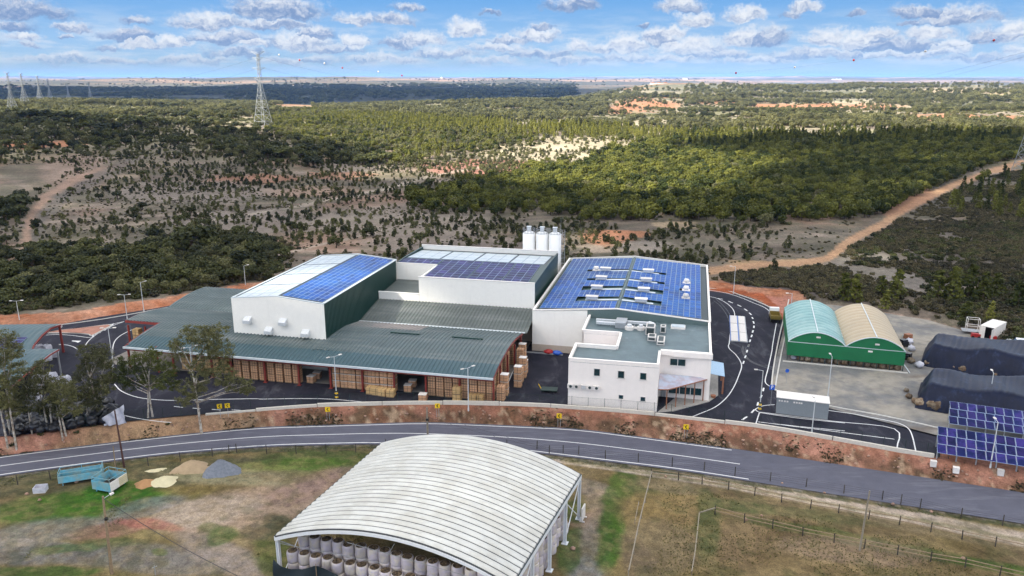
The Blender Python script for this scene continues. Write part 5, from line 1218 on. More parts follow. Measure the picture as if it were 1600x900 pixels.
for (u, v, s_, mt_, lb) in [(1436, 574, 1.1, 0, 'white bag lying at the left foot of the back tarp heap'), (1424, 548, 1.1, 1, 'pale sack beside the green store, nearest the tarp heap'), (1420, 538, 1.2, 2, 'pale sack beside the green store, middle one'), (1240, 561, .8, 0, 'white bag under the left end of the green store skirt'), (1413, 527, .6, 1, 'small pale sack at the back corner of the green store')]:
    tag(inst('sack', wrap[mt_], None, ray_z(u, v, 0), 1.1 * v, s_), lb, 'sack', 'pale sacks about the green store')
m = MB(); m.box(-.6, -.5, 0, .6, .5, 1.3); m.box(-.65, -.55, .6, .65, .55, .68); tag(m.build('wooden_crate', M['wood_orange'], None, ray_z(1418, 532, 0), .3), 'orange brown crate standing behind the right side of the green store', 'crate')
m = MB(); m.box(-.7, -.6, 0, .7, .6, 1.0); m.box(-.5, -.4, 1, .6, .5, 1.3); tag(m.build('dark_scrap', M['black_bag'], None, ray_z(1411, 541, 0), .3), 'dark scrap against the right side of the green store', 'scrap')
m = MB(); m.box(-.9, -.6, 0, .8, .6, .8); m.box(-.4, -.8, .2, .7, .9, 1.1); tag(m.build('dark_scrap', M['black_bag'], None, ray_z(1415, 560, 0), .8), 'dark scrap heap between the green store and the tarp heap', 'scrap')

# container, scaffold, car, trailer
p = ray_z(1528.5, 529, 0); q_ = ray_z(1556.5, 532.5, 0); rz_ = math.atan2(q_.y - p.y, q_.x - p.x); cw = 2.44
T = thing('shipping_container', 'white shipping container with one door swung open on the gravel yard', 'shipping container', p, R(-50))
m = MB(); m.box(0, 0, .1, .06, 6.06, 2.6); m.box(cw - .06, 0, .1, cw, 6.06, 2.6); m.box(0, 5.98, .1, cw, 6.06, 2.6)
for j in range(18): m.box(cw, .2 + j * .32, .25, cw + .03, .36 + j * .32, 2.5)
m.build('side_walls', M['cap_white'], T)
m = MB(); m.box(-.02, -.02, 2.6, cw + .02, 6.1, 2.68); m.build('roof', M['cap_white'], T)
m = MB(); m.box(.06, .0, .02, cw - .06, 6.0, .1); m.build('floor', M['pallet_wood'], T)
m = MB(); m.box(.06, .03, .12, cw * .38, .07, 2.55); m.cyl((.4, 0, .2), (.4, 0, 2.5), .03); m.build('door', M['cap_white'], T)
m = MB(); m.box(cw - .04, -1.15, .12, cw + .02, 0.0, 2.55); m.build('door', M['cap_white'], T)
m = MB(); m.box(.1, 1.2, .12, cw - .1, 1.3, 2.4); m.build('interior_shade_board', M['shade_black'], T)  # black board standing in for the shade inside the container
T = thing('scaffold_trailer', 'low flat trailer carrying a pale tube frame beside the shipping container', 'trailer', ray_z(1522, 521, 0), R(-20))
m = MB(); m.box(-2.2, -1, .5, 2.2, 1, .62); m.box(2.2, -.08, .5, 3.6, .08, .58); m.build('deck', M['galv'], T)
m = MB()
for x in (-1.5, .6):
    for y in (-.7, .7): m.cyl((x, y, .6), (x, y, 3.0), .05)
for z in (1.6, 3.0): m.tube([(-1.5, -.7, z), (.6, -.7, z), (.6, .7, z), (-1.5, .7, z), (-1.5, -.7, z)], .05)
m.build('tube_frame', M['cap_white'], T)
for y in (-1, .8): m = MB(); m.cyl((.3, y, .32), (.3, y + .2, .32), .32, .32, 12); m.build('wheel', M['rubber'], T)
m = MB(); m.box(-.8, -.4, .25, .8, .4, .9); m.mat(1); m.cyl((-.5, -.45, .25), (-.5, .45, .25), .25, .25, 10); m.cyl((.5, -.45, .25), (.5, .45, .25), .25, .25, 10)
tag(m.build('red_pump', [M['red_paint'], M['rubber']], None, ray_z(1524, 528, 0), R(-20)), 'small red wheeled machine parked left of the container doors', 'machine')
m = MB(); m.box(-.5, -.35, .25, .5, .35, 1.0); m.mat(1); m.cyl((-.3, -.38, .22), (-.3, .38, .22), .22, .22, 10); m.cyl((.3, -.38, .22), (.3, .38, .22), .22, .22, 10)
tag(m.build('red_pump', [M['red_paint'], M['rubber']], None, ray_z(1551, 533, 0), R(10)), 'small dark red wheeled machine just inside the open container door', 'machine')
T = thing('parked_car', 'white hatchback parked at the right edge beyond the blue tarp heap', 'car', ray_z(1592, 541, 0), R(-24))
prof = [(-2.05, .35), (-2.1, .8), (-1.95, 1.0), (-1.2, 1.02), (-.55, 1.42), (.7, 1.45), (1.5, 1.15), (1.95, .95), (2.05, .35)]
m = MB(); m.wallp([(x, z) for x, z in prof], -.82, .82); m.v = [(x, y * (.82 if z > 1.2 else 1), z) for x, y, z in m.v]; bdy = m.build('body', M['car_white'], T)
m = MB(); m.wallp([(-1.05, 1.06), (-.52, 1.36), (.62, 1.38), (1.3, 1.12)], -.835, .835); m.v = [(x, y * (.86 if z > 1.2 else .985) , z) for x, y, z in m.v]; m.build('side_glass', M['win_glass'], T)
m = MB(); m.add([(-1.22,-.7,1.05),(-1.22,.7,1.05),(-.62,.62,1.41),(-.62,-.62,1.41)], [(0,1,2,3)]); m.add([(1.5,-.6,1.17),(1.5,.6,1.17),(.82,.6,1.44),(.82,-.6,1.44)], [(0,1,2,3)]); m.build('windscreen', M['win_glass'], T)
for x in (-1.3, 1.3):
    for y in (-.86, .66): m = MB(); m.cyl((x, y, .33), (x, y + .2, .33), .33, .33, 14); m.build('wheel', M['rubber'], T)
for y in (-.6, .6): m = MB(); m.box(-2.12, y - .18, .68, -2.04, y + .18, .82); m.build('headlight', M['cap_white'], T)

# grey shed at the gate
p = ray_z(1212, 645.5, 0); q_ = ray_z(1293, 656, 0); rz_ = math.atan2(q_.y - p.y, q_.x - p.x); wd = (q_ - p).length
T = thing('gate_shed', 'small grey clad shed with white roof sheet and pale lettering by the car park', 'shed', p, rz_)
m = MB(); m.box(0, 0, 0, wd, .08, 2.5)
for j in range(int(wd / .25)): m.box(.05 + j * .25, -.02, .02, .16 + j * .25, 0, 2.48)
m.build('front_wall', M['grey_clad'], T)
for x in (0, wd - .08): m = MB(); m.box(x, .08, 0, x + .08, 2.4, 2.5); m.build('side_wall', M['grey_clad'], T)
m = MB(); m.box(0, 2.4, 0, wd, 2.48, 2.5); m.build('back_wall', M['grey_clad'], T)
for j in range(2): m = MB(); m.box(-.1 + j * (wd / 2 + .1), -.15, 2.5, wd / 2 - .02 + j * (wd / 2 + .1), 2.6, 2.62); m.build('roof_sheet', M['cap_white'], T)
m = MB()
for j, x in enumerate((.25, .6, 1.0, 1.35, 2.3, 2.65, 3.0, 3.3)): m.box(x, -.045, 1.95, x + .24, -.025, 2.18)
m.build('wall_lettering', M['cap_white'], T)

# ===== ground mounted solar arrays =====
gpm = panel_mesh('solar_panel', 1, 1, M['panel_glass_navy'], (2, 2))
def array(label, TL, TR, BL_, BRt, ncol, extra):
    tl, tr, bl_, br_ = [Vector(q) for q in (TL, TR, BL_, BRt)]
    o = bl_.copy(); o.z = 0; T = thing('solar_array', label, 'solar array', o, 0., 'ground mounted solar arrays')
    du = (br_ - bl_) / ncol; dv = (tl - bl_) / 3; du2 = (tr - tl) / ncol; du = (du + du2) / 2
    xz = math.atan2(du.y, du.x); nrm = du.cross(dv).normalized(); xd = du.normalized(); yd = nrm.cross(xd)
    wd_, hd_ = du.length - .05, dv.length - .05
    me_ = panel_mesh('solar_panel', wd_, hd_, M['panel_glass_navy'], (2, 2))
    Mx = Matrix((xd, yd, nrm)).transposed()
    for i in range(ncol + extra):
        for j in range(3):
            c = bl_ + du * (i + .5) + dv * (j + .5); ob = inst('solar_panel', me_, T, c - o); ob.rotation_euler = Mx.to_euler()
    n = ncol + extra
    for k in range(0, n + 1, 2):
        m = MB(o); f = bl_ + du * (k + .1) + dv * .3; b_ = bl_ + du * (k + .1) + dv * 2.7
        for q in (f, b_): m.box(q.x - .06, q.y - .06, 0, q.x + .06, q.y + .06, q.z)
        m.tube([tuple(f), tuple(b_)], .05); m.build('support_leg', M['galv'], T)
    m = MB(o)
    for t in (.5, 2.5): m.tube([tuple(bl_ + dv * t - nrm * .08), tuple(bl_ + du * n + dv * t - nrm * .08)], .05)
    m.build('purlin', M['galv'], T)
array('farther of the two ground mounted arrays of dark blue solar panels', ray_z(1484.5, 627, 2.8), ray_z(1597, 642, 2.8), ray_z(1482, 662, 1.2), ray_z(1599, 679, 1.2), 8, 4)
array('nearer of the two ground mounted arrays of dark blue solar panels', ray_z(1465.5, 666, 2.8), ray_z(1586, 684, 2.8), ray_z(1463.5, 707.5, 1.0), ray_z(1589, 727.5, 1.0), 8, 5)
bxm = MB(); bxm.box(-.35, -.25, 0, .35, .25, .75); bxm.box(-.38, -.28, .75, .38, .28, .8); bxm = bxm.mesh('white_tank', M['cap_white'])
for (u, v, lb) in ((1459, 720, 'white tank standing at the end of the retaining wall'), (1495, 727, 'white tank under the nearer solar array'), (1564, 735, 'white tank by the lamp post in front of the nearer solar array')):
    q = ray_z(u, v, -.1); tag(inst('utility_tank', bxm, None, (q.x, q.y, hz(q.x, q.y) - .02), R(-20)), lb, 'tank', 'small white tanks by the solar arrays')

# ===== lamp posts =====
def lamp_post(u, v, h, arms, label, rz=0., head=.5, arm=.9, group='lamp posts round the site', zone=0.):
    q = ray_z(u, v, zone); T = thing('lamp_post', label, 'lamp post', (q.x, q.y, hz(q.x, q.y) if zone < -1 else 0.), rz, group)
    m = MB(); m.cyl((0, 0, 0), (0, 0, h), .085, .05, 7); m.cyl((0, 0, 0), (0, 0, .5), .12, .12, 7); m.build('pole', M['lamp_grey'], T)
    for s_ in arms:
        m = MB(); m.cyl((0, 0, h), (s_ * arm, 0, h + .12), .035, .03, 5); m.build('arm', M['lamp_grey'], T)
        m = MB(); m.box(s_ * arm - .12 + (0 if s_ > 0 else -head + .24), -.13, h + .06, s_ * arm + (head - .12 if s_ > 0 else .12), .13, h + .17); m.build('lamp_head', M['cap_white'], T)
    return T
for a in [(526,622,6.8,(1,-1),'double headed lamp post with yellow base before the middle of the canopy',.7),(732,642,6.8,(1,-1),'double headed lamp post before the right end bays of the canopy',.7),(302,592,5.5,(1,-1),'double headed lamp post half hidden behind the tall gum tree',.7),
          (1187,640,6.2,(-1,),'single headed lamp post with yellow base at the gate of the right yard road',-.2),(1268,678,5.,(1,),'lamp post before the small grey gate shed',1.4),(1293,622,6.8,(1,),'lamp post on the gravel in front of the green vaulted store',1.5),
          (1544,633,5.2,(1,),'lamp post behind the farther solar array before the blue tarp',1.3),(1547,731,6.3,(1,),'lamp post leaning in front of the nearer solar array',1.4),(1234,500,5.6,(-1,),'lamp post behind the left corner of the green vaulted store',.0),(1146,459,6.4,(-1,),'lamp post on the outer bend behind the long hall',0.),
          (225,487,6.4,(1,),'single lamp post on the red bank beyond the left traffic island',.8),(384,449,5.2,(1,),'lamp post farthest back beside the tall white warehouse',.8),(199,499,5.2,(1,-1),'double headed lamp post at the left tip of the green canopy wing',.1),(178,578,7.4,(1,-1),'tall double headed lamp post on the left yard road',.1),(31,503,4.4,(1,-1),'double headed lamp post at the far left on the red bank',.2)]:
    u, v, h, arms, lb, rz = a; T = lamp_post(u, v, h, arms, lb, rz)
    if 'yellow base' in lb:
        for k in range(4): m = MB(); m.box(-.2, -.2, .1 + k * .32, .2, .2, .26 + k * .32); m.build('hazard_band', M['yellow'] if k % 2 == 0 else M['black'], T)

# ===== fences =====
def fence(name, label, pts, post_m, h, r_, rails, rail_m, rr_=.012, every=1, zf_=None, group=None, square=False, name_r='wire'):
    p0 = Vector(pts[0]); T = thing(name, label, 'fence', p0, 0, group)
    tops = []
    for i, p in enumerate(pts):
        p = Vector(p); jx = random.Random(i * 7 + len(pts)); dx = jx.uniform(-.05, .05); l = p - p0
        m = MB(); m.cyl(tuple(l - Vector((0, 0, .1))), (l.x + dx, l.y, l.z + h * (1 + jx.uniform(-.06, .06))), r_, r_ * .85, 5); m.build('post', post_m, T); tops.append(l)
    for z in rails:
        m = MB(); m.tube([(q.x, q.y, q.z + z) for q in tops], rr_, 4); m.build(name_r, rail_m, T)
    return T
def gpt(u, v, z): q = ray_z(u, v, z); return (q.x, q.y, hz(q.x, q.y))
bx_ = [gpt(u, v, -2.2) for u, v in [(-30,770),(28,758),(79,750),(129,742),(182,734),(232,728),(282,720),(332,713),(358,709),(370,707),(417,709),(463,708.5),(510,708),(556,706.5),(603,700),(650,698),(697,699),(745,700),(792,702),(839,704),(858,711),(880,710),(904,712),(946,719),(997,724),(1050,731),(1100,737),(1148,746),(1203,754),(1259,763),(1318,773),(1378,783),(1407,790),(1437,796),(1501,810),(1566,821),(1640,836)]]
fence('roadside_fence', 'roadside wire fence of dark timber posts along the near side of the main road', bx_, M['post_dark'], 1.35, .07, (.35, .65, .95, 1.2), M['wire'], .01)
pts = [gpt(u, v, -2.2) for u, v in [(1018,745),(1060,750),(1097,756),(1138,765),(1179,774),(1221,785),(1266,795),(1310,802),(1357,811),(1405,820),(1454,831),(1503,842),(1555,853),(1610,866)]]
fence('paddock_fence', 'post and rail paddock fence running beside the dirt track to the right', pts, M['post_dark'], 1.2, .075, (.55, 1.0), M['post_wood'], .05, name_r='rail')
pts = [gpt(u, v, -2.2) for u, v in [(1117,803),(1163,816),(1207,826),(1254,838),(1303,848),(1350,857),(1402,867),(1454,877),(1508,886),(1562,899),(1620,912)]]
fence('paddock_fence', 'inner post and rail paddock fence with two pale rails across the lower right', pts, M['post_dark'], 1.2, .075, (.55, 1.0), M['post_wood'], .055, name_r='rail')
pts = [gpt(u, v, -2.2) for u, v in [(1117,803),(1092,811),(1089,840),(1085,875),(1080,905)]]
fence('paddock_fence', 'short paddock fence side of weathered rails coming towards the camera from the inner fence corner', pts, M['post_wood'], 1.0, .06, (.9,), M['post_grey'], .075, name_r='rail')
pts = [gpt(u, v, -2.2) for u, v in [(1018,745),(1013,765),(1008,785),(1002,810),(996,835),(990,865),(982,902)]]
fence('paddock_fence', 'weathered rail fence running towards the camera right of the hay barn', pts, M['post_grey'], .9, .055, (.85,), M['post_grey'], .08, name_r='rail')
pts = [gpt(u, v, -2.2) for u, v in [(998,788),(995,802),(992,818)]]
fence('paddock_fence', 'short loose length of grey rail left of the weathered fence', pts, M['post_grey'], .5, .05, (.4,), M['post_grey'], .05, name_r='rail')
for xs_, lb in ((np.arange(-63, 58, 2.4), 'dark green wire mesh security fence along the top of the retaining wall'),):
    pts = [(x, float(ywall(x)) + .25, 0.) for x in xs_]
    T = fence('security_fence', lb, pts, M['fence_green'], 1.75, .035, (.1, 1.7), M['fence_green'], .014)
    o = T.location; m = MB(); 
    for z in np.arange(.3, 1.7, .2): m.tube([(p_[0] - o.x, p_[1] - o.y, z) for p_ in pts], .005, 3)
    for (pa_, pb_) in zip(pts, pts[1:]):
        for k in range(1, 12):
            t = k / 12; x = pa_[0] + (pb_[0] - pa_[0]) * t - o.x; y = pa_[1] + (pb_[1] - pa_[1]) * t - o.y; m.cyl((x, y, .1), (x, y, 1.7), .005, .005, 3, False)
    m.build('wire_mesh', M['fence_green'], T, kind='stuff')

# ===== poles and wires =====
def pole(u, v, zb, h, r_, mt, label, cat='utility pole', band=False, lean=(0, 0)):
    q = ray_z(u, v, zb); z = hz(q.x, q.y); T = thing('utility_pole', label, cat, (q.x, q.y, z))
    m = MB(); n_ = 6
    for k in range(n_): m.cyl((lean[0] * k / n_, lean[1] * k / n_, h * k / n_), (lean[0] * (k + 1) / n_, lean[1] * (k + 1) / n_, h * (k + 1) / n_), r_ * (1 - .35 * k / n_), r_ * (1 - .35 * (k + 1) / n_), 8)
    m.build('shaft', mt, T); return T, Vector((q.x + lean[0], q.y + lean[1], z + h))
def wire(name, pts, label, sag=.4, r_=.018, n=14, cat='cable', T=None):
    a, b_ = Vector(pts[0]), Vector(pts[1]); P_ = []
    for i in range(n + 1): t = i / n; q = a.lerp(b_, t); q.z -= 4 * sag * t * (1 - t); P_.append(tuple(q))
    m = MB(); m.tube(P_, r_, 4); o = m.build(name, M['wire'], T)
    if T is None: tag(o, label, cat)
    return o
T, t160 = pole(175, 896, -2.2, 8.9, .16, M['post_wood'], 'pale wooden lamp pole standing in the bare yard at the lower left', lean=(.1, .3))
m = MB(); m.cyl((0.1, .3, 8.6), (.7, .7, 8.9), .04); m.build('lamp_arm', M['galv'], T); m = MB(); m.cyl((.65, .68, 8.85), (.95, .85, 8.98), .16, .12, 10); m.build('lamp_head', M['cap_white'], T)
m = MB(); m.box(.12, -.1, 6.3, .35, .15, 6.6); m.build('junction_box', M['black'], T)
m = MB(); m.cyl((-.15, -.05, 0), (-.05, .2, 5.5), .04, .03, 5); m.build('conduit', M['black'], T)
wire('overhead_cable', (t160 - Vector((0, 0, .25)), hb_w(3.5 - Ld * shear, -Ld - 8, 4.2)), 'black cable sagging from the wooden lamp pole towards the hay barn', .5, .03)
T, t190 = pole(194, 729, -2.1, 8.2, .14, mat('rust_steel', (.07, .03, .025), .8, var=.3), 'tall thin rusty dark pole beside the blue trailers', lean=(-.2, 0))
T, t182 = pole(181, 735, -2.1, 3.6, .09, M['post_wood'], 'short pale pole beside the blue trailers', lean=(.1, 0))
T, t668 = pole(668.5, 686, -2.0, 5.0, .15, M['post_grey'], 'concrete pole in the road verge behind the hay barn roof')
m = MB(); m.box(-.2, -.2, 3., .2, .2, 3.3); m.build('junction_box', M['black'], T)
far_r = ray_z(880, 711, -1.0)
for k, dz in enumerate((0, -.7)): wire('overhead_cable', (t668 - Vector((0, 0, .8 - dz)), far_r + Vector((0, 0, .5 + dz * .3))), ['upper', 'lower'][k] + ' black cable running from the concrete pole over the barn roof to the roadside fence', .25, .014)
T, t1350 = pole(1343, 860, -2.2, 7.3, .12, M['post_grey'], 'weathered grey pole standing at the inner paddock fence', lean=(.25, .0))
q = gpt(843, 894, -2.2)
m = MB(); m.cyl((0, 0, 0), (0, 0, 1.1), .05, .04, 5); m.cyl((-.25, 0, .9), (.25, 0, 1.05), .03, .03, 5); tag(m.build('water_tap', M['galv'], None, gpt(243, 898, -2.2), .3), 'small standpipe tap in the bare yard at the bottom left', 'standpipe')

# chevron signs: yellow board with black arrow
def chevron(u, v, label, w_=.75, rz=0., two=False):
    q = ray_z(u, v, -1.6); z = hz(q.x, q.y)
    T = thing('chevron_sign', label, 'road sign', (q.x, q.y, z), rz, 'yellow chevron signs on the red bank'); h = 1.45
    for s_ in ((-.55, .55) if two else (0,)):
        for dx in ((-.18, .18) if not two else (0,)): m = MB(); m.box(s_ + dx - .025, .03, 0, s_ + dx + .025, .08, h); m.build('post', M['galv'], T)
        m = MB(); m.box(s_ - w_ / 2, 0, h, s_ + w_ / 2, .03, h + w_); bd_ = m.build('board', M['yellow'], T)
        m = MB(); zc = h + w_ / 2; e = w_ * .36; d_ = -1
        m.add([(s_ + d_*e*.2 - d_ * -e * 0, -.012, zc)], []) if False else None
        x0, x1 = s_ - e * .7, s_ + e * .7
        m.add([(x0, -.012, zc), (x0 + e * .6, -.012, zc), (x1, -.012, zc + e), (x1 - e * .6, -.012, zc + e)], [(0, 1, 2, 3)]); m.add([(x0, -.012, zc), (x0 + e * .6, -.012, zc), (x1, -.012, zc - e), (x1 - e * .6, -.012, zc - e)], [(3, 2, 1, 0)])
        m.build('black_arrow', M['black'], bd_)
chevron(352, 663, 'pair of yellow arrow boards at the left end of the red bank', .7, R(12), True)
for (u, v, lb) in ((513, 657, 'yellow arrow board on the red bank, second from the left'), (684, 653, 'yellow arrow board on the red bank above the hay barn'), (873.5, 663, 'yellow arrow board on the red bank below the office block'), (1071, 684, 'yellow arrow board on the red bank, rightmost')): chevron(u, v, lb, .75, R(2 if u < 800 else -10))
# parking signs
for (u, v, h, lb) in ((1204, 633, 3.0, 'blue parking sign at the left end of the small grey shed'), (1228, 600, 2.3, 'round blue sign standing on the gravel yard')):
    q = ray_z(u, v, 0); T = thing('blue_sign', lb, 'road sign', q, 0); m = MB(); m.cyl((0, 0, 0), (0, 0, h), .03); m.build('post', M['galv'], T)
    m = MB(); (m.box(-.4, -.03, h - .5, .4, 0, h + .3) if u < 1210 else m.cyl((0, -.03, h), (0, 0, h), .32, .32, 16)); bb = m.build('board', M['sign_blue'], T)
    if u < 1210:
        m = MB(); m.box(-.15, -.045, h - .35, -.06, -.03, h + .18); m.box(-.06, -.045, h + .1, .12, -.03, h + .18); m.box(-.06, -.045, h - .1, .12, -.03, h - .02); m.box(.09, -.045, h - .02, .17, -.03, h + .1); m.build('letter_p', M['cap_white'], bb)
q = ray_z(97, 493.5, 0); q = ray_z(97, 527, 0)
T = thing('round_sign', 'round pale back of a road sign by the left traffic island', 'road sign', q, 0); m = MB(); m.cyl((0, 0, 0), (0, 0, 2), .03); m.build('post', M['galv'], T); m = MB(); m.cyl((0, -.03, 2.3), (0, .0, 2.3), .4, .4, 16); m.build('board', M['cap_white'], T)
# tarped scrap by the hall
for k, (u, v, c_, lb) in enumerate(((857, 552.5, 'red_paint', 'red tarp bundle at the foot of the long hall front wall'), (871, 554, 'sign_blue', 'blue tarp bundle at the foot of the long hall front wall'))):
    m = MB(); m.sphere((0, 0, .3), .7, 9, 6, .6); m.v = [(x * (1.4 + random.uniform(-.2, .2)), y * .8, max(0, z + random.uniform(-.1, .1))) for x, y, z in m.v]; tag(m.build('tarp_bundle', M[c_], None, ray_z(u, v, 0), -AR), lb, 'bundle')
m = MB(); m.box(-4, -.15, 0, 4, .15, .2); tag(m.build('steel_beam', M['galv'], None, ray_z(845, 552.5, 0), -AR), 'long grey steel beam lying before the long hall front wall', 'beam')
T = thing('flat_trolley', 'low green flat trolley with yellow handle left of the office block', 'trolley', ray_z(858, 611, 0), R(-8)); m = MB(); m.box(-1.3, -.8, .3, 1.3, .8, .4); m.build('deck', M['fence_green'], T); m = MB(); m.tube([(-1.3, 0, .4), (-1.7, 0, 1.1)], .07); m.build('handle', M['yellow'], T)
for x in (-1, .8):
    for y in (-.8, .65): m = MB(); m.cyl((x, y, .16), (x, y + .15, .16), .16, .16, 10); m.build('wheel', M['rubber'], T)

# ===== trailers and heaps at lower left =====
def bodywork(T, L_, W_, h0, h1, mt, slat=None, rails=True):
    m = MB(); m.box(0, 0, h0, L_, .05, h1); m.build('side_panel', mt, T); m = MB(); m.box(0, W_ - .05, h0, L_, W_, h1); m.build('side_panel', mt, T)
    m = MB(); m.box(0, .05, h0, .05, W_ - .05, h1); m.build('end_panel', mt, T); m = MB(); m.box(L_ - .05, .05, h0, L_, W_ - .05, h1); m.build('end_panel', slat or mt, T)
    m = MB(); m.box(.05, .05, h0, L_ - .05, W_ - .05, h0 + .06); m.build('floor', M['post_dark'], T)
    m = MB(); 
    for x in (.05, L_ / 2, L_ - .05):
        for y in (.05, W_ - .05): m.cyl((x, y, h1), (x, y, h1 + .45), .035, .035, 5)
    for y in (.05, W_ - .05): m.tube([(.05, y, h1 + .45), (L_ - .05, y, h1 + .45)], .035)
    for x in (.05, L_ - .05): m.tube([(x, .05, h1 + .45), (x, W_ - .05, h1 + .45)], .035)
    m.build('top_rail', M['blue_paint'], T)
    for x in (.4, L_ - .5):
        for y in (.15, W_ - .25): m = MB(); m.box(x, y, 0, x + .1, y + .1, h0); m.build('leg', M['blue_paint'], T)
p = ray_z(92, 761, -2.2); q_ = ray_z(150, 752, -2.2); rz_ = math.atan2(q_.y - p.y, q_.x - p.x)
T = thing('blue_trailer_body', 'long pale blue feed trailer body with rusty floor, left of the pair', 'trailer', (p.x, p.y, -2.2), rz_); bodywork(T, 5.0, 1.9, .45, 1.35, M['blue_paint'])
p = ray_z(145, 768, -2.2); q_ = ray_z(173, 773, -2.2); rz_ = math.atan2(q_.y - p.y, q_.x - p.x)
T = thing('blue_trailer_body', 'shorter pale blue cattle crate with a cream slatted side, right of the pair', 'trailer', (p.x, p.y, -2.2), rz_); bodywork(T, 2.8, 2.9, .35, 1.55, M['blue_paint'], M['cap_white'])
for k in range(5): m = MB(); m.box(2.81, 1.5, .4 + k * .23, 2.84, 2.85, .58 + k * .23); m.build('slat', M['sand_pale'], T)
p = ray_z(64, 768, -2.2); T = thing('wire_crate', 'small white crate filled with rubble left of the blue trailers', 'crate', (p.x, p.y, -2.2), R(10))
m = MB(); m.box(-.7, -.55, 0, .7, .55, .12); m.build('base', M['cap_white'], T)
for (x0, y0, x1, y1) in ((-.7, -.55, .7, -.5), (-.7, .5, .7, .55), (-.7, -.5, -.65, .5), (.65, -.5, .7, .5)): m = MB(); m.box(x0, y0, .12, x1, y1, .75); m.build('side', M['net_white'], T)
def heap(name, u, v, rx, ry, h, mt, label, rz=0., seed=1):
    q = ray_z(u, v, -2.2); m = MB(); m.cs = True; n, k_ = 28, 9; vs = []
    for j in range(k_ + 1):
        t = j / k_
        for i in range(n):
            a = 2 * math.pi * i / n; w_ = 1 + .14 * math.sin(3 * a + seed) + .07 * math.sin(7 * a + seed * 2); r_ = t * w_
            z = h * (1 - t ** 1.25) * (1 + .12 * math.sin(a * 2 + seed) * t) + .05 * math.sin(a * 9 + t * 11 + seed) * h * (0 < t < 1)
            vs.append((rx * r_ * math.cos(a), ry * r_ * math.sin(a), z - .03 * t))
    m.add(vs, [(j * n + i, j * n + (i + 1) % n, (j + 1) * n + (i + 1) % n, (j + 1) * n + i) for j in range(k_) for i in range(n)])
    return tag(m.build(name, mt, None, (q.x, q.y, hz(q.x, q.y) - .05), rz), label, 'heap')
heap('gravel_heap', 346, 736, 2.5, 2.1, 1.7, M['gravel_pile'], 'pointed blue grey gravel heap by the roadside fence', 0, 2)
heap('sand_heap', 300, 733, 2.6, 1.7, 1.35, M['sand_tan'], 'broad tan sand heap left of the grey gravel heap', .2, 4)
heap('sand_heap', 255, 754, 2.0, 1.5, .85, M['sand_pale'], 'low pale cream sand heap nearer the camera', .3, 5)
heap('sand_heap', 228, 757, 1.5, 1.2, .75, M['sand_orange'], 'small orange sand heap touching the pale cream one', .3, 7)
heap('sand_heap', 243, 735, 1.7, .7, .25, M['sand_pale'], 'thin pale strip of spread sand under the fence', .3, 6)

# ===== building and stores at the far left =====
lr = R(-4)
T = thing('left_shed', 'green roofed open shed at the left edge with small solar panels on its roof', 'shed', (-82, 125, 0), 0.)
def lp(pts): return [(x + 82, y - 125) for x, y in pts]
prof3 = [((-81.0, 133.5), 5.3), ((-81.4, 131), 5.45), ((-80.9, 127.5), 5.3), ((-80.0, 123.5), 4.9), ((-78.7, 120.0), 4.4)]
m = MB(); vs = []
nx_ = 60
for (p_, z_) in prof3:
    for i in range(nx_ + 1): vs.append((p_[0] + 82 - i * .5, p_[1] - 125 - i * .02, z_ + (.05 if i % 2 else 0)))
m.add(vs, [(j * (nx_ + 1) + i, j * (nx_ + 1) + i + 1, (j + 1) * (nx_ + 1) + i + 1, (j + 1) * (nx_ + 1) + i) for j in range(4) for i in range(nx_)]); m.build('roof_sheet', M['canopy_sheet_blue'], T)
m = MB(); m.tube([(p_[0] + 82.1, p_[1] - 125, z_ - .2) for p_, z_ in prof3], .17, 4); m.build('verge_beam', M['red_steel'], T)
for (x, y, z) in ((-81.1, 133.3, 5.0), (-78.9, 120.1, 4.2), (-86, 120.3, 4.2)): m = MB(); m.box(x + 82 - .15, y - 125 - .15, 0, x + 82 + .15, y - 125 + .15, z); m.build('post', M['red_steel'], T)
lpm = panel_mesh('solar_panel', 1.5, 1.0, M['panel_glass_navy'])
for i in range(4):
    for j in range(4):
        y = 121.9 + j * 1.25; z = float(np.interp(y, [120, 123.5, 127.5], [4.4, 4.9, 5.3])) + .12; ob = inst('solar_panel', lpm, T, (-82.7 + 82 - i * 1.7 + (y - 122) * -.12, y - 125, z)); ob.rotation_euler = (.12, 0, 0)
T = thing('left_canopy', 'lower curved green canopy in front of the left shed', 'canopy', (-75.5, 115, 0), 0.)
prof4 = [((-74.9, 121.8), 4.7), ((-74.7, 119), 4.85), ((-74.6, 115.8), 4.6), ((-74.9, 112), 3.9), ((-75.2, 109.0), 3.2)]
m = MB(); vs = []
for (p_, z_) in prof4:
    for i in range(nx_ + 1): vs.append((p_[0] + 75.5 - i * .4, p_[1] - 115, z_ + (.05 if i % 2 else 0)))
m.add(vs, [(j * (nx_ + 1) + i, j * (nx_ + 1) + i + 1, (j + 1) * (nx_ + 1) + i + 1, (j + 1) * (nx_ + 1) + i) for j in range(4) for i in range(nx_)]); m.build('roof_sheet', M['canopy_sheet_blue'], T)
m = MB(); m.tube([(p_[0] + 75.6, p_[1] - 115, z_ - .15) for p_, z_ in prof4], .13, 4); m.build('verge_beam', M['red_steel'], T)
for (x, y, z) in ((-74.9, 121.5, 4.6), (-75.2, 109.2, 3.1)): m = MB(); m.box(x + 75.5 - .1, y - 115 - .1, 0, x + 75.5 + .1, y - 115 + .1, z); m.build('post', M['galv'], T)
wm = []
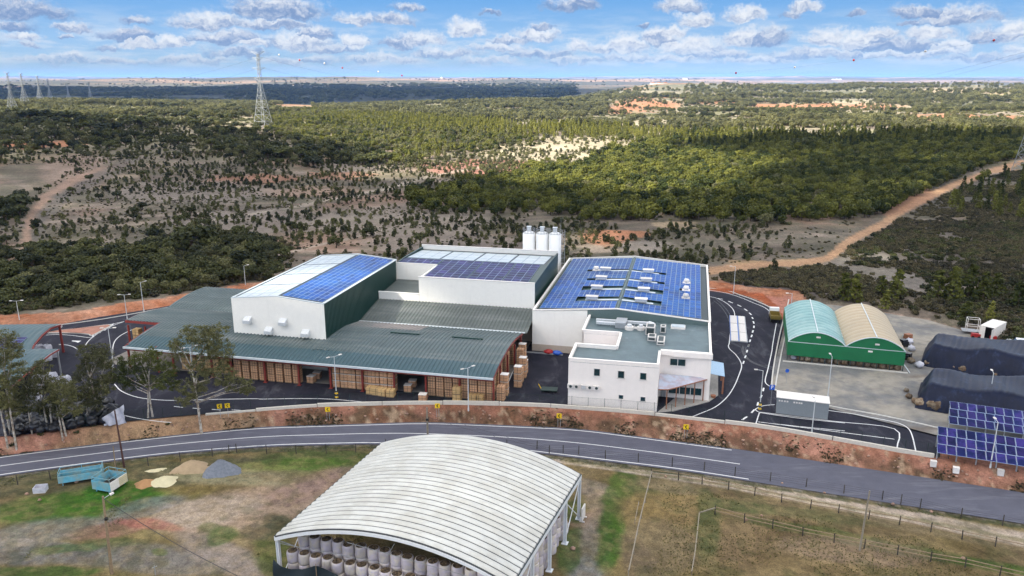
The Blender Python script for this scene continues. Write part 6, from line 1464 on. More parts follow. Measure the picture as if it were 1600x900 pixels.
for q in range(4):
    rr = random.Random(q + 30); m = MB(); m.box(-.5, -.5, 0, .5, .5, 1.0); bm = bmesh.new(); me = m.mesh('big_bag', M['net_white']); bm.from_mesh(me); bmesh.ops.subdivide_edges(bm, edges=bm.edges, cuts=2, use_grid_fill=True)
    for v in bm.verts: v.co += Vector((rr.uniform(-.07, .07), rr.uniform(-.07, .07), rr.uniform(-.07, .07))); v.co.x *= 1 + .25 * math.sin(v.co.z * 3); v.co.y *= 1 + .2 * math.sin(v.co.z * 3)
    bm.to_mesh(me); bm.free(); wm.append(me)
k = 0
for i in range(5):
    for j in range(6):
        x, y = -82.6 - .0 + i * .0 - j * .0, 0
        px_, py_ = -82.3 - i * 1.25 + j * .18, 121.5 + j * 1.9; h_ = 1 if i < 1 else 2
        for t in range(h_):
            tag(inst('big_bag', wm[k % 4], None, (px_, py_, t * 1.05), k, 1.1), f'white big bag, {["lower", "upper"][t]} layer, {ORD[j]} row back, {ORD[i]} from right under left shed', 'big bag', 'white big bags under the left shed'); k += 1
for (u, v, t) in ((82, 603, 2), (89, 600, 1), (62, 606, 2), (57, 626, 1), (58, 618, 2), (103, 598, 1)):
    q = ray_z(u, v, 0)
    for z in range(t): tag(inst('big_bag', wm[k % 4], None, (q.x, q.y, z * 1.05), k, 1.15), f'white big bag {"upper" if z else "lower"} {["by the canopy post", "nearest the yard road", "behind the gum trees", "in the tall heap behind the trees", "second heap behind the trees", "rightmost, alone"][[82,89,62,57,58,103].index(u)]}', 'big bag', 'white big bags in the left yard'); k += 1
# black wrapped heap behind the gum trees
bbm = []
for q in range(4):
    rr = random.Random(q + 60); m = MB(); m.sphere((0, 0, .45), .75, 9, 6, .7); m.v = [(x * (1 + rr.uniform(-.2, .2)), y * (1 + rr.uniform(-.2, .2)), max(0, z * (1 + rr.uniform(-.2, .2)))) for x, y, z in m.v]; bbm.append(m.mesh('black_bag', M['black_bag']))
rr = random.Random(9); k = 0; mm = MB()
T = thing('black_bag_heap', 'long dark heap of black wrapped bundles behind the row of gum trees', 'heap', (-62, 104, 0))
for i in range(120):
    u, v = rr.uniform(20, 180), 0; v = rr.uniform(np.interp(u, [20, 100, 180], [640, 636, 640]), np.interp(u, [20, 100, 180], [682, 672, 660]))
    q = ray_z(u, v, 0); lay = rr.choice((0, 0, 0, .6)); ob = inst('black_bundle', bbm[i % 4], T, (q.x + 62, q.y - 104, lay), i, rr.uniform(.9, 1.4))
m = MB(); m.cs = True; vs = []; wpts = [ray_z(u, v, 0) for u, v in ((165, 669), (172, 655), (180, 645), (187, 640))]
T = thing('white_net_heap', 'crumpled pale grey netting standing at the end of the dark heap', 'netting', ray_z(175, 666, 0), 0)
for i in range(15):
    for j in range(9):
        vs.append((-1.2 + i * .2 + .07 * math.sin(j * 2 + i), .25 * math.sin(i * 1.1 + j * .5) + .9 * i / 14, (j / 8) * (1.3 + 1.6 * (i / 14)) ))
m.add(vs, [(i * 9 + j, (i + 1) * 9 + j, (i + 1) * 9 + j + 1, i * 9 + j + 1) for i in range(14) for j in range(8)]); m.build('net_fold', M['net_white'], T)
# worker in a white helmet on the yard at left
q = ray_z(223, 611, 0)

# ===== lattice pylons =====
def pylon(loc, h, label, arms=3, rz=0., base_w=None, r_=.12, style='tall', parts=True):
    T = thing('lattice_pylon', label, 'pylon', loc, rz, 'power line pylons'); bw = base_w or h * .22; m = MB()
    def wd(t): return bw * (1 - t / .55) / 2 + .02 * h * (t / .55) if t < .55 else .02 * h * (1 - (t - .55) * .9)
    lv = [0, .09, .18, .27, .35, .43, .5, .56, .62, .68, .74, .8, .86, .92, .97]
    for a, b_ in zip(lv, lv[1:]):
        ra = r_ * (1 - a * .25); wa, wb = wd(a), wd(b_); ca_ = [(wa, wa), (wa, -wa), (-wa, -wa), (-wa, wa)]; cb_ = [(wb, wb), (wb, -wb), (-wb, -wb), (-wb, wb)]
        for i in range(4):
            p, q = ca_[i], cb_[i]; p2, q2 = ca_[(i + 1) % 4], cb_[(i + 1) % 4]
            m.cyl((p[0], p[1], a * h), (q[0], q[1], b_ * h), ra, ra, 4, False)
            m.cyl((p[0], p[1], a * h), (q2[0], q2[1], b_ * h), ra * .55, ra * .55, 3, False); m.cyl((p2[0], p2[1], a * h), (q[0], q[1], b_ * h), ra * .55, ra * .55, 3, False)
            m.cyl((q[0], q[1], b_ * h), (q2[0], q2[1], b_ * h), ra * .5, ra * .5, 3, False)
    m.build('lattice_body', M['pylon'], T)
    tips = []
    for k in range(arms):
        z = h * (.66 + .13 * k) if style == 'tall' else h * (.72 + .14 * k); L_ = h * (.085 if k != 1 else .1)
        if k == arms - 1 and style == 'tall': z = h * .985
        for s_ in (-1, 1):
            m = MB(); w0 = wd(z / h); tip = (s_ * (L_ + (h * .02 if k == arms - 1 else 0)), 0, z + (h * .012 if k == arms - 1 and style == 'tall' else 0))
            for y in (-w0, w0): m.cyl((s_ * w0, y, z), tip, r_ * .55, r_ * .55, 3, False); m.cyl((s_ * w0, y, z - h * .03), tip, r_ * .5, r_ * .5, 3, False)
            m.cyl(tip, (tip[0], 0, tip[2] - h * .025), r_ * .5, r_ * .5, 4); m.build('cross_arm', M['pylon'], T); tips.append((tip[0], tip[2]))
    return T, tips
def gpy(u, v): return ground(u, v)
main_p = gpy(412, 200); dm = math.hypot(main_p.x, main_p.y)
def h_for(base, u, vtop): d_ = px_dir(u, vtop); t = base.y / d_.y; return CAMH + d_.z * t - base.z
Hm = h_for(main_p, 404, 80); print('main pylon', main_p, Hm)
PT, tipsM = pylon(main_p, Hm, 'tallest lattice pylon standing left of centre among the scrub, top above the skyline', 4, R(-20), Hm * .185, .2)
others = [(22,184,112,'nearest pylon of the left group, at the left edge'),(40,166,114,'second pylon from the left edge'),(64,162,118,'third pylon from the left, with wide arms'),(79,157,125,'fourth pylon from the left, slim'),(108,157,131,'fifth pylon from the left, with broad lower arms'),(142,157,128,'rightmost small pylon of the left group')]
op = []
for (u, v, vt, lb) in others:
    b_ = gpy(u, v); op.append((pylon(b_, h_for(b_, u, vt), lb, 3 if u in (64, 108) else 4, R(-25), None, max(.11, .00018 * b_.y), 'tall')[0], b_, h_for(b_, u, vt)))
br_ = gpy(1601, 268); hr = 52; PR, _ = pylon(br_, hr, 'pylon cut by the right edge of the picture above the dirt track', 4, R(20), 9, .17)
# conductors of the big line, with marker balls on its earth wires
def catenary(a, b_, sag, r_, n=40):
    a, b_ = Vector(a), Vector(b_); return [tuple(a.lerp(b_, i / n) - Vector((0, 0, 4 * sag * (i / n) * (1 - i / n)))) for i in range(n + 1)]
T = thing('power_lines', 'thin overhead power lines strung from the tall pylon across the sky', 'power line', main_p)
def at_px(u, v, y): d_ = px_dir(u, v); t = y / d_.y; return Vector((d_.x * t, y, CAMH + d_.z * t))
lines_ = [((410, 84), main_p.y, (1700, 40), 300, (1010, 119), .05), ((402, 90), main_p.y, (150, 128), 1500, None, .06), ((402, 107), main_p.y, (200, 132), 1500, None, .06),
          ((412, 90), main_p.y, (640, 124), 1400, None, .05), ((412, 106), main_p.y, (600, 126), 1400, None, .05), ((1300, 123), 1500, (1640, 70), 420, None, .07), ((1330, 124), 1500, (1640, 77), 420, None, .07), ((1480, 124), 1500, (1640, 103), 460, None, .05), ((1510, 124), 1500, (1640, 110), 460, None, .05)]
for i, (p, yp, q, yq, low, r_) in enumerate(lines_[1:]):
    a, b_ = at_px(*p, yp), at_px(*q, yq); m = MB(main_p); m.tube(catenary(a, b_, (a - b_).length * .012, r_, 24), r_, 3); m.build('conductor', M['wire'], T)
# marker balls follow one sagging earth wire
bp = [(436,85.5,'w'),(468,94,'d'),(507,99,'w'),(535,106,'d'),(591,112,'w'),(628,118,'d'),(690,122,'w'),(950,113.5,'d'),(1150,114,'d'),(1242,105,'w'),(1334,94,'d'),(1446,80,'w'),(1553,63,'d')]
for k, (u, v, c_) in enumerate(bp):
    if 700 < u < 1100: continue
    y = float(np.interp(u, [430, 1600], [main_p.y, 360])); p = at_px(u, v, y); m = MB(); m.sphere((0, 0, 0), .42 + y * .0004, 10, 7)
    tag(m.build('marker_ball', M['cap_white' if c_ == 'w' else 'red_paint'], None, p), f'{"white" if c_ == "w" else "dark red"} aerial marker ball, {ORD[k]} from left along the sagging sky wire', 'marker ball', 'aerial marker balls on the earth wire')
ew = [at_px(408, 80, main_p.y)] + [at_px(u, v, float(np.interp(u, [430, 1600], [main_p.y, 360]))) for u, v, _ in bp if not 700 < u < 1100] + [at_px(1680, 42, 345)]
m = MB(main_p); m.tube([tuple(p) for p in ew], .022, 3); m.build('earth_wire', M['wire'], T)

# ===== vegetation =====
def leaf_cloud(mb, centre, rad, n, s, rr, shell=.55, flat=1.):
    cx, cy, cz = centre; rx, ry, rz_ = rad
    for i in range(n):
        while True:
            d_ = Vector((rr.uniform(-1, 1), rr.uniform(-1, 1), rr.uniform(-1, 1)))
            if .05 < d_.length < 1: break
        d_.normalize(); k = shell + (1 - shell) * rr.random(); p = Vector((cx + d_.x * k * rx, cy + d_.y * k * ry, cz + d_.z * k * rz_))
        nn = (d_ * .9 + Vector((rr.uniform(-1, 1), rr.uniform(-1, 1), rr.uniform(-.4, 1.2)))).normalized(); u_ = nn.orthogonal().normalized(); a = rr.uniform(0, 6.3); w_ = nn.cross(u_)
        e1 = (u_ * math.cos(a) + w_ * math.sin(a)) * s * rr.uniform(.6, 1.3); e2 = (w_ * math.cos(a) - u_ * math.sin(a)) * s * rr.uniform(.5, 1.) * flat
        mb.add([p - e1, p - e2 * .8, p + e1, p + e2], [(0, 1, 2, 3)])
def tree_mesh(nm, kind, seed, leaf, wood=None, n=1.):
    rr = random.Random(seed); m = MB(); m.mat(1)
    if kind == 'round':       # young stone pine / oak, unit crown radius 1, height about 2.4
        m.cyl((0, 0, -.3), (.05, 0, 1.0), .1, .06, 5, False); m.mat(0)
        leaf_cloud(m, (0, 0, 1.25), (.95, .95, .85), int(150 * n), .2, rr)
        for k in range(6): a = rr.uniform(0, 6.3); leaf_cloud(m, (.55 * math.cos(a), .55 * math.sin(a), 1.1 + rr.uniform(-.3, .75)), (.5, .5, .4), int(34 * n), .17, rr)
    elif kind == 'young':     # slim upright sapling
        m.cyl((0, 0, -.3), (0, 0, .9), .07, .04, 4, False); m.mat(0)
        for k in range(4): leaf_cloud(m, (rr.uniform(-.2, .2), rr.uniform(-.2, .2), .5 + k * .36), (.72 - k * .08, .72 - k * .08, .4), int(42 * n), .2, rr)
    elif kind == 'cone':
        m.cyl((0, 0, -.3), (0, 0, 2.), .09, .04, 4, False); m.mat(0)
        for k in range(6): leaf_cloud(m, (rr.uniform(-.1, .1), rr.uniform(-.1, .1), .6 + k * .5), (.85 - k * .12, .85 - k * .12, .4), int(38 * n), .2, rr)
    elif kind == 'oak':       # broad dark holm oak
        m.cyl((0, 0, -.3), (0, 0, .6), .1, .08, 5, False)
        for k in range(3): a = k * 2.1; m.cyl((0, 0, .5), (.5 * math.cos(a), .5 * math.sin(a), .95), .06, .03, 4, False)
        m.mat(0)
        for k in range(9): a = k * .75 + rr.random(); q = rr.uniform(.25, .75); leaf_cloud(m, (q * math.cos(a), q * math.sin(a), .95 + rr.uniform(-.12, .3)), (.45, .45, .3), int(40 * n), .15, rr)
    elif kind == 'shrub':
        m.mat(0); leaf_cloud(m, (0, 0, .28), (.9, .9, .5), int(60 * n), .22, rr, .3)
        for k in range(4): a = rr.uniform(0, 6.3); leaf_cloud(m, (.55 * math.cos(a), .55 * math.sin(a), .3 + rr.uniform(-.1, .3)), (.45, .45, .35), int(16 * n), .2, rr, .3)
    elif kind == 'tuft':
        m.mat(0)
        for k in range(14):
            a = rr.uniform(0, 6.3); q = rr.uniform(0, .5); x, y = q * math.cos(a), q * math.sin(a); h = rr.uniform(.4, 1.)
            b_ = rr.uniform(0, 6.3); m.add([(x - .09 * math.cos(b_), y - .09 * math.sin(b_), -.05), (x + .09 * math.cos(b_), y + .09 * math.sin(b_), -.05), (x + rr.uniform(-.35, .35), y + rr.uniform(-.35, .35), h)], [(0, 1, 2)])
    return m.mesh(nm, [M[leaf], M[wood or 'bark']])
PR_ = {}
for key, kind, leaf, nv, dn in [('pine', 'round', 'leaf_pine', 3, 1), ('young', 'young', 'leaf_dark', 3, 1), ('youngl', 'young', 'leaf_olive', 2, 1), ('cone', 'cone', 'leaf_yellow', 2, 1), ('cone_d', 'cone', 'leaf_pine', 2, 1), ('oak', 'oak', 'leaf_dark', 3, 1), ('olive', 'round', 'leaf_olive', 3, .8), ('shrub', 'shrub', 'leaf_dark', 3, 1), ('heath', 'shrub', 'leaf_heath', 3, 1), ('oshrub', 'shrub', 'leaf_olive', 2, 1), ('tuft', 'tuft', 'grass_tuft', 2, 1)]:
    PR_[key] = [tree_mesh(key, kind, 100 + i * 13 + len(key), leaf, None, dn) for i in range(nv)]

# where what grows: outlines on the hillside, drawn in the photograph's view and looked up through the terrain
F1 = [(630,318),(690,300),(790,285),(860,262),(905,250),(960,232),(1030,224),(1110,232),(1250,217),(1330,214),(1640,210),(1640,258),(1570,262),(1500,284),(1440,305),(1395,330),(1310,345),(1250,360),(1160,352),(1080,350),(1000,362),(900,342),(830,336),(760,338),(700,330)]
F2 = [(500,180),(560,172),(640,178),(760,190),(800,202),(1000,205),(1090,213),(1250,217),(1300,222),(1160,222),(1000,216),(860,216),(800,208),(700,204),(560,192)]
F3 = [(400,186),(470,165),(560,172),(600,190),(760,204),(860,220),(800,226),(720,238),(680,252),(600,250),(520,232),(430,214)]
F4 = [(-80,195),(60,192),(180,196),(300,198),(420,208),(520,228),(600,250),(620,262),(520,262),(470,250),(400,262),(300,240),(180,250),(100,240),(-80,250)]
F4b = [(-80,262),(70,255),(120,262),(60,300),(40,345),(-80,350)]
F5 = [(-80,400),(30,395),(130,392),(200,398),(270,372),(330,362),(400,378),(470,385),(440,400),(420,425),(400,446),(330,452),(240,462),(140,474),(60,486),(-80,500)]
F6 = [(1335,398),(1370,362),(1400,345),(1450,318),(1500,296),(1560,272),(1640,262),(1640,560),(1600,542),(1500,510),(1420,488),(1450,450),(1420,425),(1340,412)]
F7 = [(1110,428),(1180,424),(1300,418),(1330,430),(1420,470),(1400,486),(1290,468),(1240,466),(1180,456),(1110,446)]
F8 = [(700,160),(860,150),(1000,150),(1200,136),(1400,134),(1640,138),(1640,212),(1300,212),(1000,204),(800,200),(600,178),(500,172),(430,160),(500,152)]
F9 = [(-80,150),(130,152),(250,150),(430,150),(430,200),(300,198),(180,194),(-80,190)]
TRACK = [(1110,424),(1180,414),(1240,412),(1292,405),(1330,375),(1380,350),(1410,328),(1440,312),(1490,290),(1545,268),(1610,250)]
def track_clear(u, v, pts=TRACK, hw=12, an=1.6):
    best = np.full(u.shape, 1e9)
    for (p, q) in zip(pts, pts[1:]):
        dx, dy = q[0] - p[0], (q[1] - p[1]) * an; l2 = dx * dx + dy * dy; t = np.clip(((u - p[0]) * dx + (v - p[1]) * an * dy) / l2, 0, 1)
        best = np.minimum(best, np.hypot(u - p[0] - t * dx, (v - p[1]) * an - t * dy))
    return best > hw
rng = np.random.default_rng(12)
POOL = {}
def scatter(key, n, dmin, dmax, poly=None, dens=None, smin=.7, smax=1.3, azr=(-37, 37), clump=None, cs=(60, .0)):
    d_ = np.sqrt(rng.uniform(dmin ** 2, dmax ** 2, n)); a = np.radians(rng.uniform(*azr, n)); x, y = d_ * np.sin(a), d_ * np.cos(a); z = height(x, y); u, v = to_px(x, y, z)
    k = np.ones(n, bool)
    if poly is not None: 
        ju = u + 90 * fbm(x / 45, y / 45, 4, 7) + rng.normal(0, 9, n); jv = v + 30 * fbm(x / 45, y / 45, 4, 8) + rng.normal(0, 4, n); k &= poly_mask(ju, jv, poly)
    if clump is not None: k &= fbm(x / cs[0], y / cs[0], 4, clump) > cs[1]
    if dens is not None: k &= rng.random(n) < dens(x, y, u, v)
    k &= track_clear(u, v); k &= track_clear(u, v, [(10,415),(40,390),(45,345),(70,310),(110,285),(160,268)], 8, 1.2)
    k &= (y > np.interp(x, XB, YB) + np.where(x < 66, 9, 2.5)); k &= track_clear(u, v, [(830,345),(878,345)], 8, 1.)
    k &= ~((np.abs(u - 990) < 22) & (np.abs(v - 366) < 9))
    for (ex, ey, eu, ev) in ((1500,184,120,6),(1500,142,95,5),(1560,150,30,4),(1330,167,95,5),(1215,168,48,5),(1200,187,50,3),(1330,160,40,3),(890,230,60,5),(320,168,40,4),(70,226,70,5),(1000,192,50,4)):
        k &= ~((((u - ex) / eu) ** 2 + ((v - ey) / ev) ** 2 < 1.) & (rng.random(n) < .82))
    k &= ~((u > 950) & (u < 1070) & (v > 155) & (v < 178) & (rng.random(n) < .85)); k &= ~((u > 1180) & (v > 163) & (v < 190) & (np.abs(v - 168 - (u - 1250) * .06) < 4) & (rng.random(n) < .85))
    s = rng.uniform(smin, smax, n); POOL.setdefault(key, []).append(np.stack([x, y, z, s, rng.uniform(0, 6.28, n)], -1)[k])
pale_u = lambda x, y, u, v: np.where((u > 690) & (u < 1010) & (v > 205) & (v < 262), .5, 1.)
scatter('pine', 9500, 285, 720, F1, None, 1.0, 2.0, (-10, 37)); scatter('pine', 5200, 285, 720, F1, None, 2.0, 3.1, (-10, 37)); scatter('olive', 1500, 285, 720, F1, None, 1.2, 2.2, (-10, 37)); scatter('oshrub', 5000, 285, 720, F1, None, .7, 1.4, (-10, 37))
scatter('cone', 9000, 560, 900, F2, None, 1.3, 2.2, (-16, 30))
scatter('cone_d', 2600, 560, 760, [(1040,214),(1640,206),(1640,222),(1280,232),(1120,236)], None, 1.6, 2.6, (8, 37))
scatter('pine', 7000, 420, 1050, F3, None, 1.3, 2.5, (-22, 8)); scatter('olive', 7000, 420, 1100, F3, None, 1.3, 2.6, (-22, 8)); scatter('cone', 2500, 420, 900, F3, None, 1., 1.9, (-22, 8), 3, (50, -.03))
scatter('oak', 1500, 380, 1000, F4, None, 2.2, 5.2, (-37, 0), 14, (70, -.02)); scatter('shrub', 9000, 340, 950, F4, None, .8, 2.0, (-37, 0), 15, (40, -.02)); scatter('olive', 2500, 340, 1000, F4, None, 1.2, 2.6, (-37, 0)); scatter('oshrub', 6000, 340, 1000, F4, None, .7, 1.6, (-37, 0)); scatter('young', 5000, 340, 900, F4, None, .9, 1.6, (-37, 0))
scatter('oak', 500, 250, 420, F4b, None, 2., 3.6, (-37, -20)); scatter('shrub', 3500, 230, 420, F4b, None, .9, 2., (-37, -20))
scatter('shrub', 10000, 155, 300, F5, None, .6, 1.7, (-38, -10), 20, (16, -.06)); scatter('olive', 900, 155, 300, F5, None, .8, 1.7, (-38, -10)); scatter('oshrub', 3500, 155, 300, F5, None, .6, 1.2, (-38, -10)); scatter('oak', 420, 165, 280, F5, None, 1.5, 3., (-38, -10)); scatter('heath', 9000, 150, 300, F5, None, .6, 1.4, (-38, -10))
scatter('heath', 30000, 130, 520, F6, None, .55, 1.3, (16, 38), 22, (18, -.12)); scatter('shrub', 6000, 130, 520, F6, None, .6, 1.7, (16, 38), 23, (25, .02)); scatter('cone_d', 260, 260, 520, [(1440,300),(1560,272),(1640,262),(1640,350),(1560,345),(1470,330)], None, 1.2, 2.4, (20, 38))
scatter('heath', 6000, 160, 240, F7, None, .5, 1.2, (10, 30), 25, (12, -.1)); scatter('oshrub', 500, 160, 240, F7, None, .6, 1.2, (10, 30))
# open plantation of saplings on the bare slopes
def rows_(x, y): return fbm((x + .5 * y) / 70 + 1.2 * fbm(x / 90, y / 90, 2, 71), (y - .35 * x) / 9 + 4 * fbm(x / 110, y / 110, 2, 72), 4, 73)
def not_in(polys): return lambda x, y, u, v: np.where(np.any([poly_mask(u, v, p) for p in polys], axis=0), 0, 1.) * pale_u(x, y, u, v) * np.clip(.9 - 4 * rows_(x, y), .12, 1)
sap = not_in([F1, F4b, F5, F6, F7, F2, F3])
scatter('young', 5200, 190, 560, None, sap, .7, 1.4, (-37, 20), 31, (60, -.06)); scatter('youngl', 3000, 200, 560, None, sap, .6, 1.3, (-37, 20)); scatter('oak', 150, 230, 520, None, sap, 1.2, 2.6, (-37, 10)); scatter('shrub', 1500, 190, 560, None, sap, .35, 1.1, (-37, 22), 33, (35, .0))
scatter('heath', 16000, 180, 560, None, sap, .25, .75, (-37, 24), 59, (14, -.02)); scatter('oshrub', 5000, 180, 560, None, sap, .2, .6, (-37, 24))
# far hills
scatter('olive', 9000, 900, 1700, F9, None, 2., 4.2, (-37, -14), 41, (90, -.06)); scatter('oak', 1400, 650, 1500, F9, None, 3., 5.5, (-37, -12), 42, (110, -.02)); scatter('oshrub', 7000, 700, 1700, F9, None, 1.5, 3., (-37, -12))
scatter('olive', 16000, 780, 1750, F8, None, 1.8, 4., (-14, 37), 43, (100, -.07)); scatter('oshrub', 16000, 780, 1900, F8, None, 1.5, 3.2, (-14, 37), 44, (70, -.04)); scatter('oak', 3000, 800, 2700, F8, None, 2.6, 5., (-5, 37), 45, (160, -.02)); scatter('olive', 14000, 1700, 3100, F8, None, 3., 6., (3, 37), 46, (200, -.06))
scatter('oshrub', 5000, 450, 900, None, lambda x, y, u, v: ((u > 620) & (u < 1250) & (v > 195) & (v < 270)) * 1., .8, 2., (-8, 20), 47, (30, .0)); scatter('youngl', 1500, 420, 900, None, lambda x, y, u, v: ((u > 620) & (u < 1250) & (v > 195) & (v < 270)) * 1., 1., 1.8, (-8, 20))
scatter('oak', 12000, 3300, 6800, None, lambda x, y, u, v: (u < 900 + 20 * fbm(x / 300, y / 300, 3, 5)) * 1., 7, 14, (-37, 5), 61, (500, -.12)); scatter('oak', 2200, 6500, 11000, None, None, 6, 11, (-37, 37), 62, (900, .08))
# grass and weed tufts close by
def tufts(n, y0, y1, f):
    x = rng.uniform(-75, 75, n); y = rng.uniform(y0, y1, n); z = height(x, y); k = f(x, y); POOL.setdefault('tuft', []).append(np.stack([x, y, z, rng.uniform(.06, .17, n), rng.uniform(0, 6.28, n)], -1)[k])
tufts(90000, 58, 101, lambda x, y: (y < ynear(x) - .8) & (fbm(x / 5, y / 5, 4, 55) > .02) & (x > -75) & ((x > 14) | (fbm(x / 9, y / 9, 3, 56) > .12) | (y > ynear(x) - 1.6)) & ~((x > 2) & (y < ynear(x) - 1.5) & (y > ynear(x) - 4.6)))
POOL['heath'].append(np.stack([(xx := rng.uniform(-75, 66, 9000)), (yy := yfar(xx) + (ywall(xx) - yfar(xx)) * rng.beta(1.5, 3.6, 9000) * .95), height(xx, yy), rng.uniform(.06, .19, 9000), rng.uniform(0, 6, 9000)], -1)[fbm(xx / 4, yy / 4, 3, 66) > .05])

def instancer(protos, nm):
    ng = bpy.data.node_groups.new(nm + '_scatter', 'GeometryNodeTree')
    ng.interface.new_socket('Geometry', in_out='INPUT', socket_type='NodeSocketGeometry'); ng.interface.new_socket('Geometry', in_out='OUTPUT', socket_type='NodeSocketGeometry')
    n = ng.nodes; l = ng.links; gi = n.new('NodeGroupInput'); go = n.new('NodeGroupOutput'); m2p = n.new('GeometryNodeMeshToPoints'); iop = n.new('GeometryNodeInstanceOnPoints'); jg = n.new('GeometryNodeJoinGeometry')
    for p in protos:
        oi = n.new('GeometryNodeObjectInfo'); oi.inputs[0].default_value = p; oi.inputs['As Instance'].default_value = True; l.new(oi.outputs['Geometry'], jg.inputs[0])
    at_ = {}
    for nm_, ty in (('size', 'FLOAT'), ('turn', 'FLOAT'), ('variant', 'INT')):
        s = n.new('GeometryNodeInputNamedAttribute'); s.data_type = ty; s.inputs[0].default_value = nm_; at_[nm_] = [o for o in s.outputs if o.enabled][0]
    cx = n.new('ShaderNodeCombineXYZ'); l.new(at_['turn'], cx.inputs[2]); cs_ = n.new('ShaderNodeCombineXYZ')
    for i in range(3): l.new(at_['size'], cs_.inputs[i])
    iop.inputs['Pick Instance'].default_value = True; l.new(at_['variant'], iop.inputs['Instance Index'])
    l.new(gi.outputs[0], m2p.inputs[0]); l.new(m2p.outputs[0], iop.inputs['Points']); l.new(jg.outputs[0], iop.inputs['Instance']); l.new(cx.outputs[0], iop.inputs['Rotation']); l.new(cs_.outputs[0], iop.inputs['Scale']); l.new(iop.outputs[0], go.inputs[0])
    return ng
NAMES = {'pine': ('pine_wood', 'dense wood of round crowned young trees covering the slopes', 'wood'), 'young': ('sapling_plantation', 'dark saplings scattered thinly over the farther bare slopes', 'saplings'), 'youngl': ('pale_saplings', 'paler saplings scattered over the slopes', 'saplings'), 'cone': ('conifer_belt', 'yellow green belt of upright conifers on the sunny rise', 'wood'),
         'cone_d': ('dark_conifer_belt', 'dark upright conifers along the far edge of the right wood', 'wood'), 'oak': ('oak_scatter', 'broad dark oaks dotted over the far slopes', 'trees'), 'olive': ('olive_scrub_wood', 'grey green open woodland on the far hills', 'wood'), 'shrub': ('dark_scrub', 'dark green scrub filling the hollows', 'scrub'),
         'heath': ('heath_scrub', 'low brownish heath scrub on the slopes and banks', 'scrub'), 'oshrub': ('olive_scrub', 'small grey green bushes on the open ground', 'scrub'), 'tuft': ('grass_tufts', 'short grass and weed tufts in the paddocks and verges', 'grass')}
SINGLE = {'young': ('young_tree', 'dark sapling on bare slope', 'young trees on the bare slope'), 'pine': ('round_tree', 'round crowned tree of the wood', 'round trees at the near edge of the wood'), 'oak': ('oak_tree', 'broad dark oak in scrub', 'oaks in the scrub'),
          'cone_d': ('conifer', 'upright dark conifer', 'conifers beside the dirt track'), 'youngl': ('pale_young_tree', 'pale sapling on bare slope', 'paler young trees on the bare slope'),
          'cone': ('yellow_conifer', 'yellow green conifer in far belt', 'yellow green conifers in the far belt'), 'olive': ('olive_tree', 'grey green tree', 'grey green trees on the sunny slope')}
NSING = {'young': 300, 'pine': 300, 'oak': 260, 'cone_d': 120, 'youngl': 200, 'cone': 60, 'olive': 60}
for key, arrs in POOL.items():
    P = np.concatenate(arrs); U_, V_ = to_px(P[:, 0], P[:, 1], P[:, 2]); vis = (U_ > -60) & (U_ < 1660) & (V_ < 980); P = P[vis]; U_, V_ = U_[vis], V_[vis]
    if key in SINGLE:
        inv_ = np.where((U_ > 0) & (U_ < 1600) & ~((U_ > 360) & (U_ < 1108) & (V_ > 404)), P[:, 3] / np.hypot(P[:, 0], P[:, 1]), 0); idx = np.argsort(-inv_)[:NSING[key]]
        nm, lb, gr = SINGLE[key]
        for q, i in enumerate(idx):
            x, y, z, s, r_ = P[i]; o = inst(nm, PR_[key][q % len(PR_[key])], None, (x, y, z), r_, s)
            hx = ['at the left edge', 'left of the red bank lamp post', 'above the left red bank', 'straight left of the tall pylon', 'below the tall pylon', 'above the tall white warehouse', 'above the middle hall', 'left of the silos', 'right of the silos', 'above the long hall', 'above the yard bend', 'left of the dirt track bend', 'above the green store', 'above the tan vault', 'above the tarp heaps', 'at the right edge'][int(min(15, max(0, U_[i] / 100)))]
            hv = ['far back', 'mid distance', 'nearer', 'near the site'][int(min(3, max(0, (V_[i] - 240) / 60)))]
            sz = 'larger' if s > np.median(P[idx, 3]) else 'smaller'
            tag(o, f'{sz} {lb}, {hv}, {hx}', 'tree', gr)
        P = np.delete(P, idx, axis=0)
    var = rng.integers(0, len(PR_[key]), len(P)); nm, lb, ct_ = NAMES[key]
    # one object holds the whole growth
    if not len(P): continue
    protos = [bpy.data.objects.new(key + '_source', q) for q in PR_[key]]
    me = bpy.data.meshes.new(nm); me.vertices.add(len(P)); me.vertices.foreach_set('co', P[:, :3].astype(np.float32).ravel())
    for an, ty, vv in (('size', 'FLOAT', P[:, 3].astype(np.float32)), ('turn', 'FLOAT', P[:, 4].astype(np.float32)), ('variant', 'INT', var.astype(np.int32))):
        a = me.attributes.new(an, ty, 'POINT'); a.data.foreach_set('value', vv)
    o = inst(nm, me); md = o.modifiers.new('growth', 'NODES'); md.node_group = instancer(protos, nm); tag(o, lb, ct_, None, 'stuff')
    print(key, len(P))
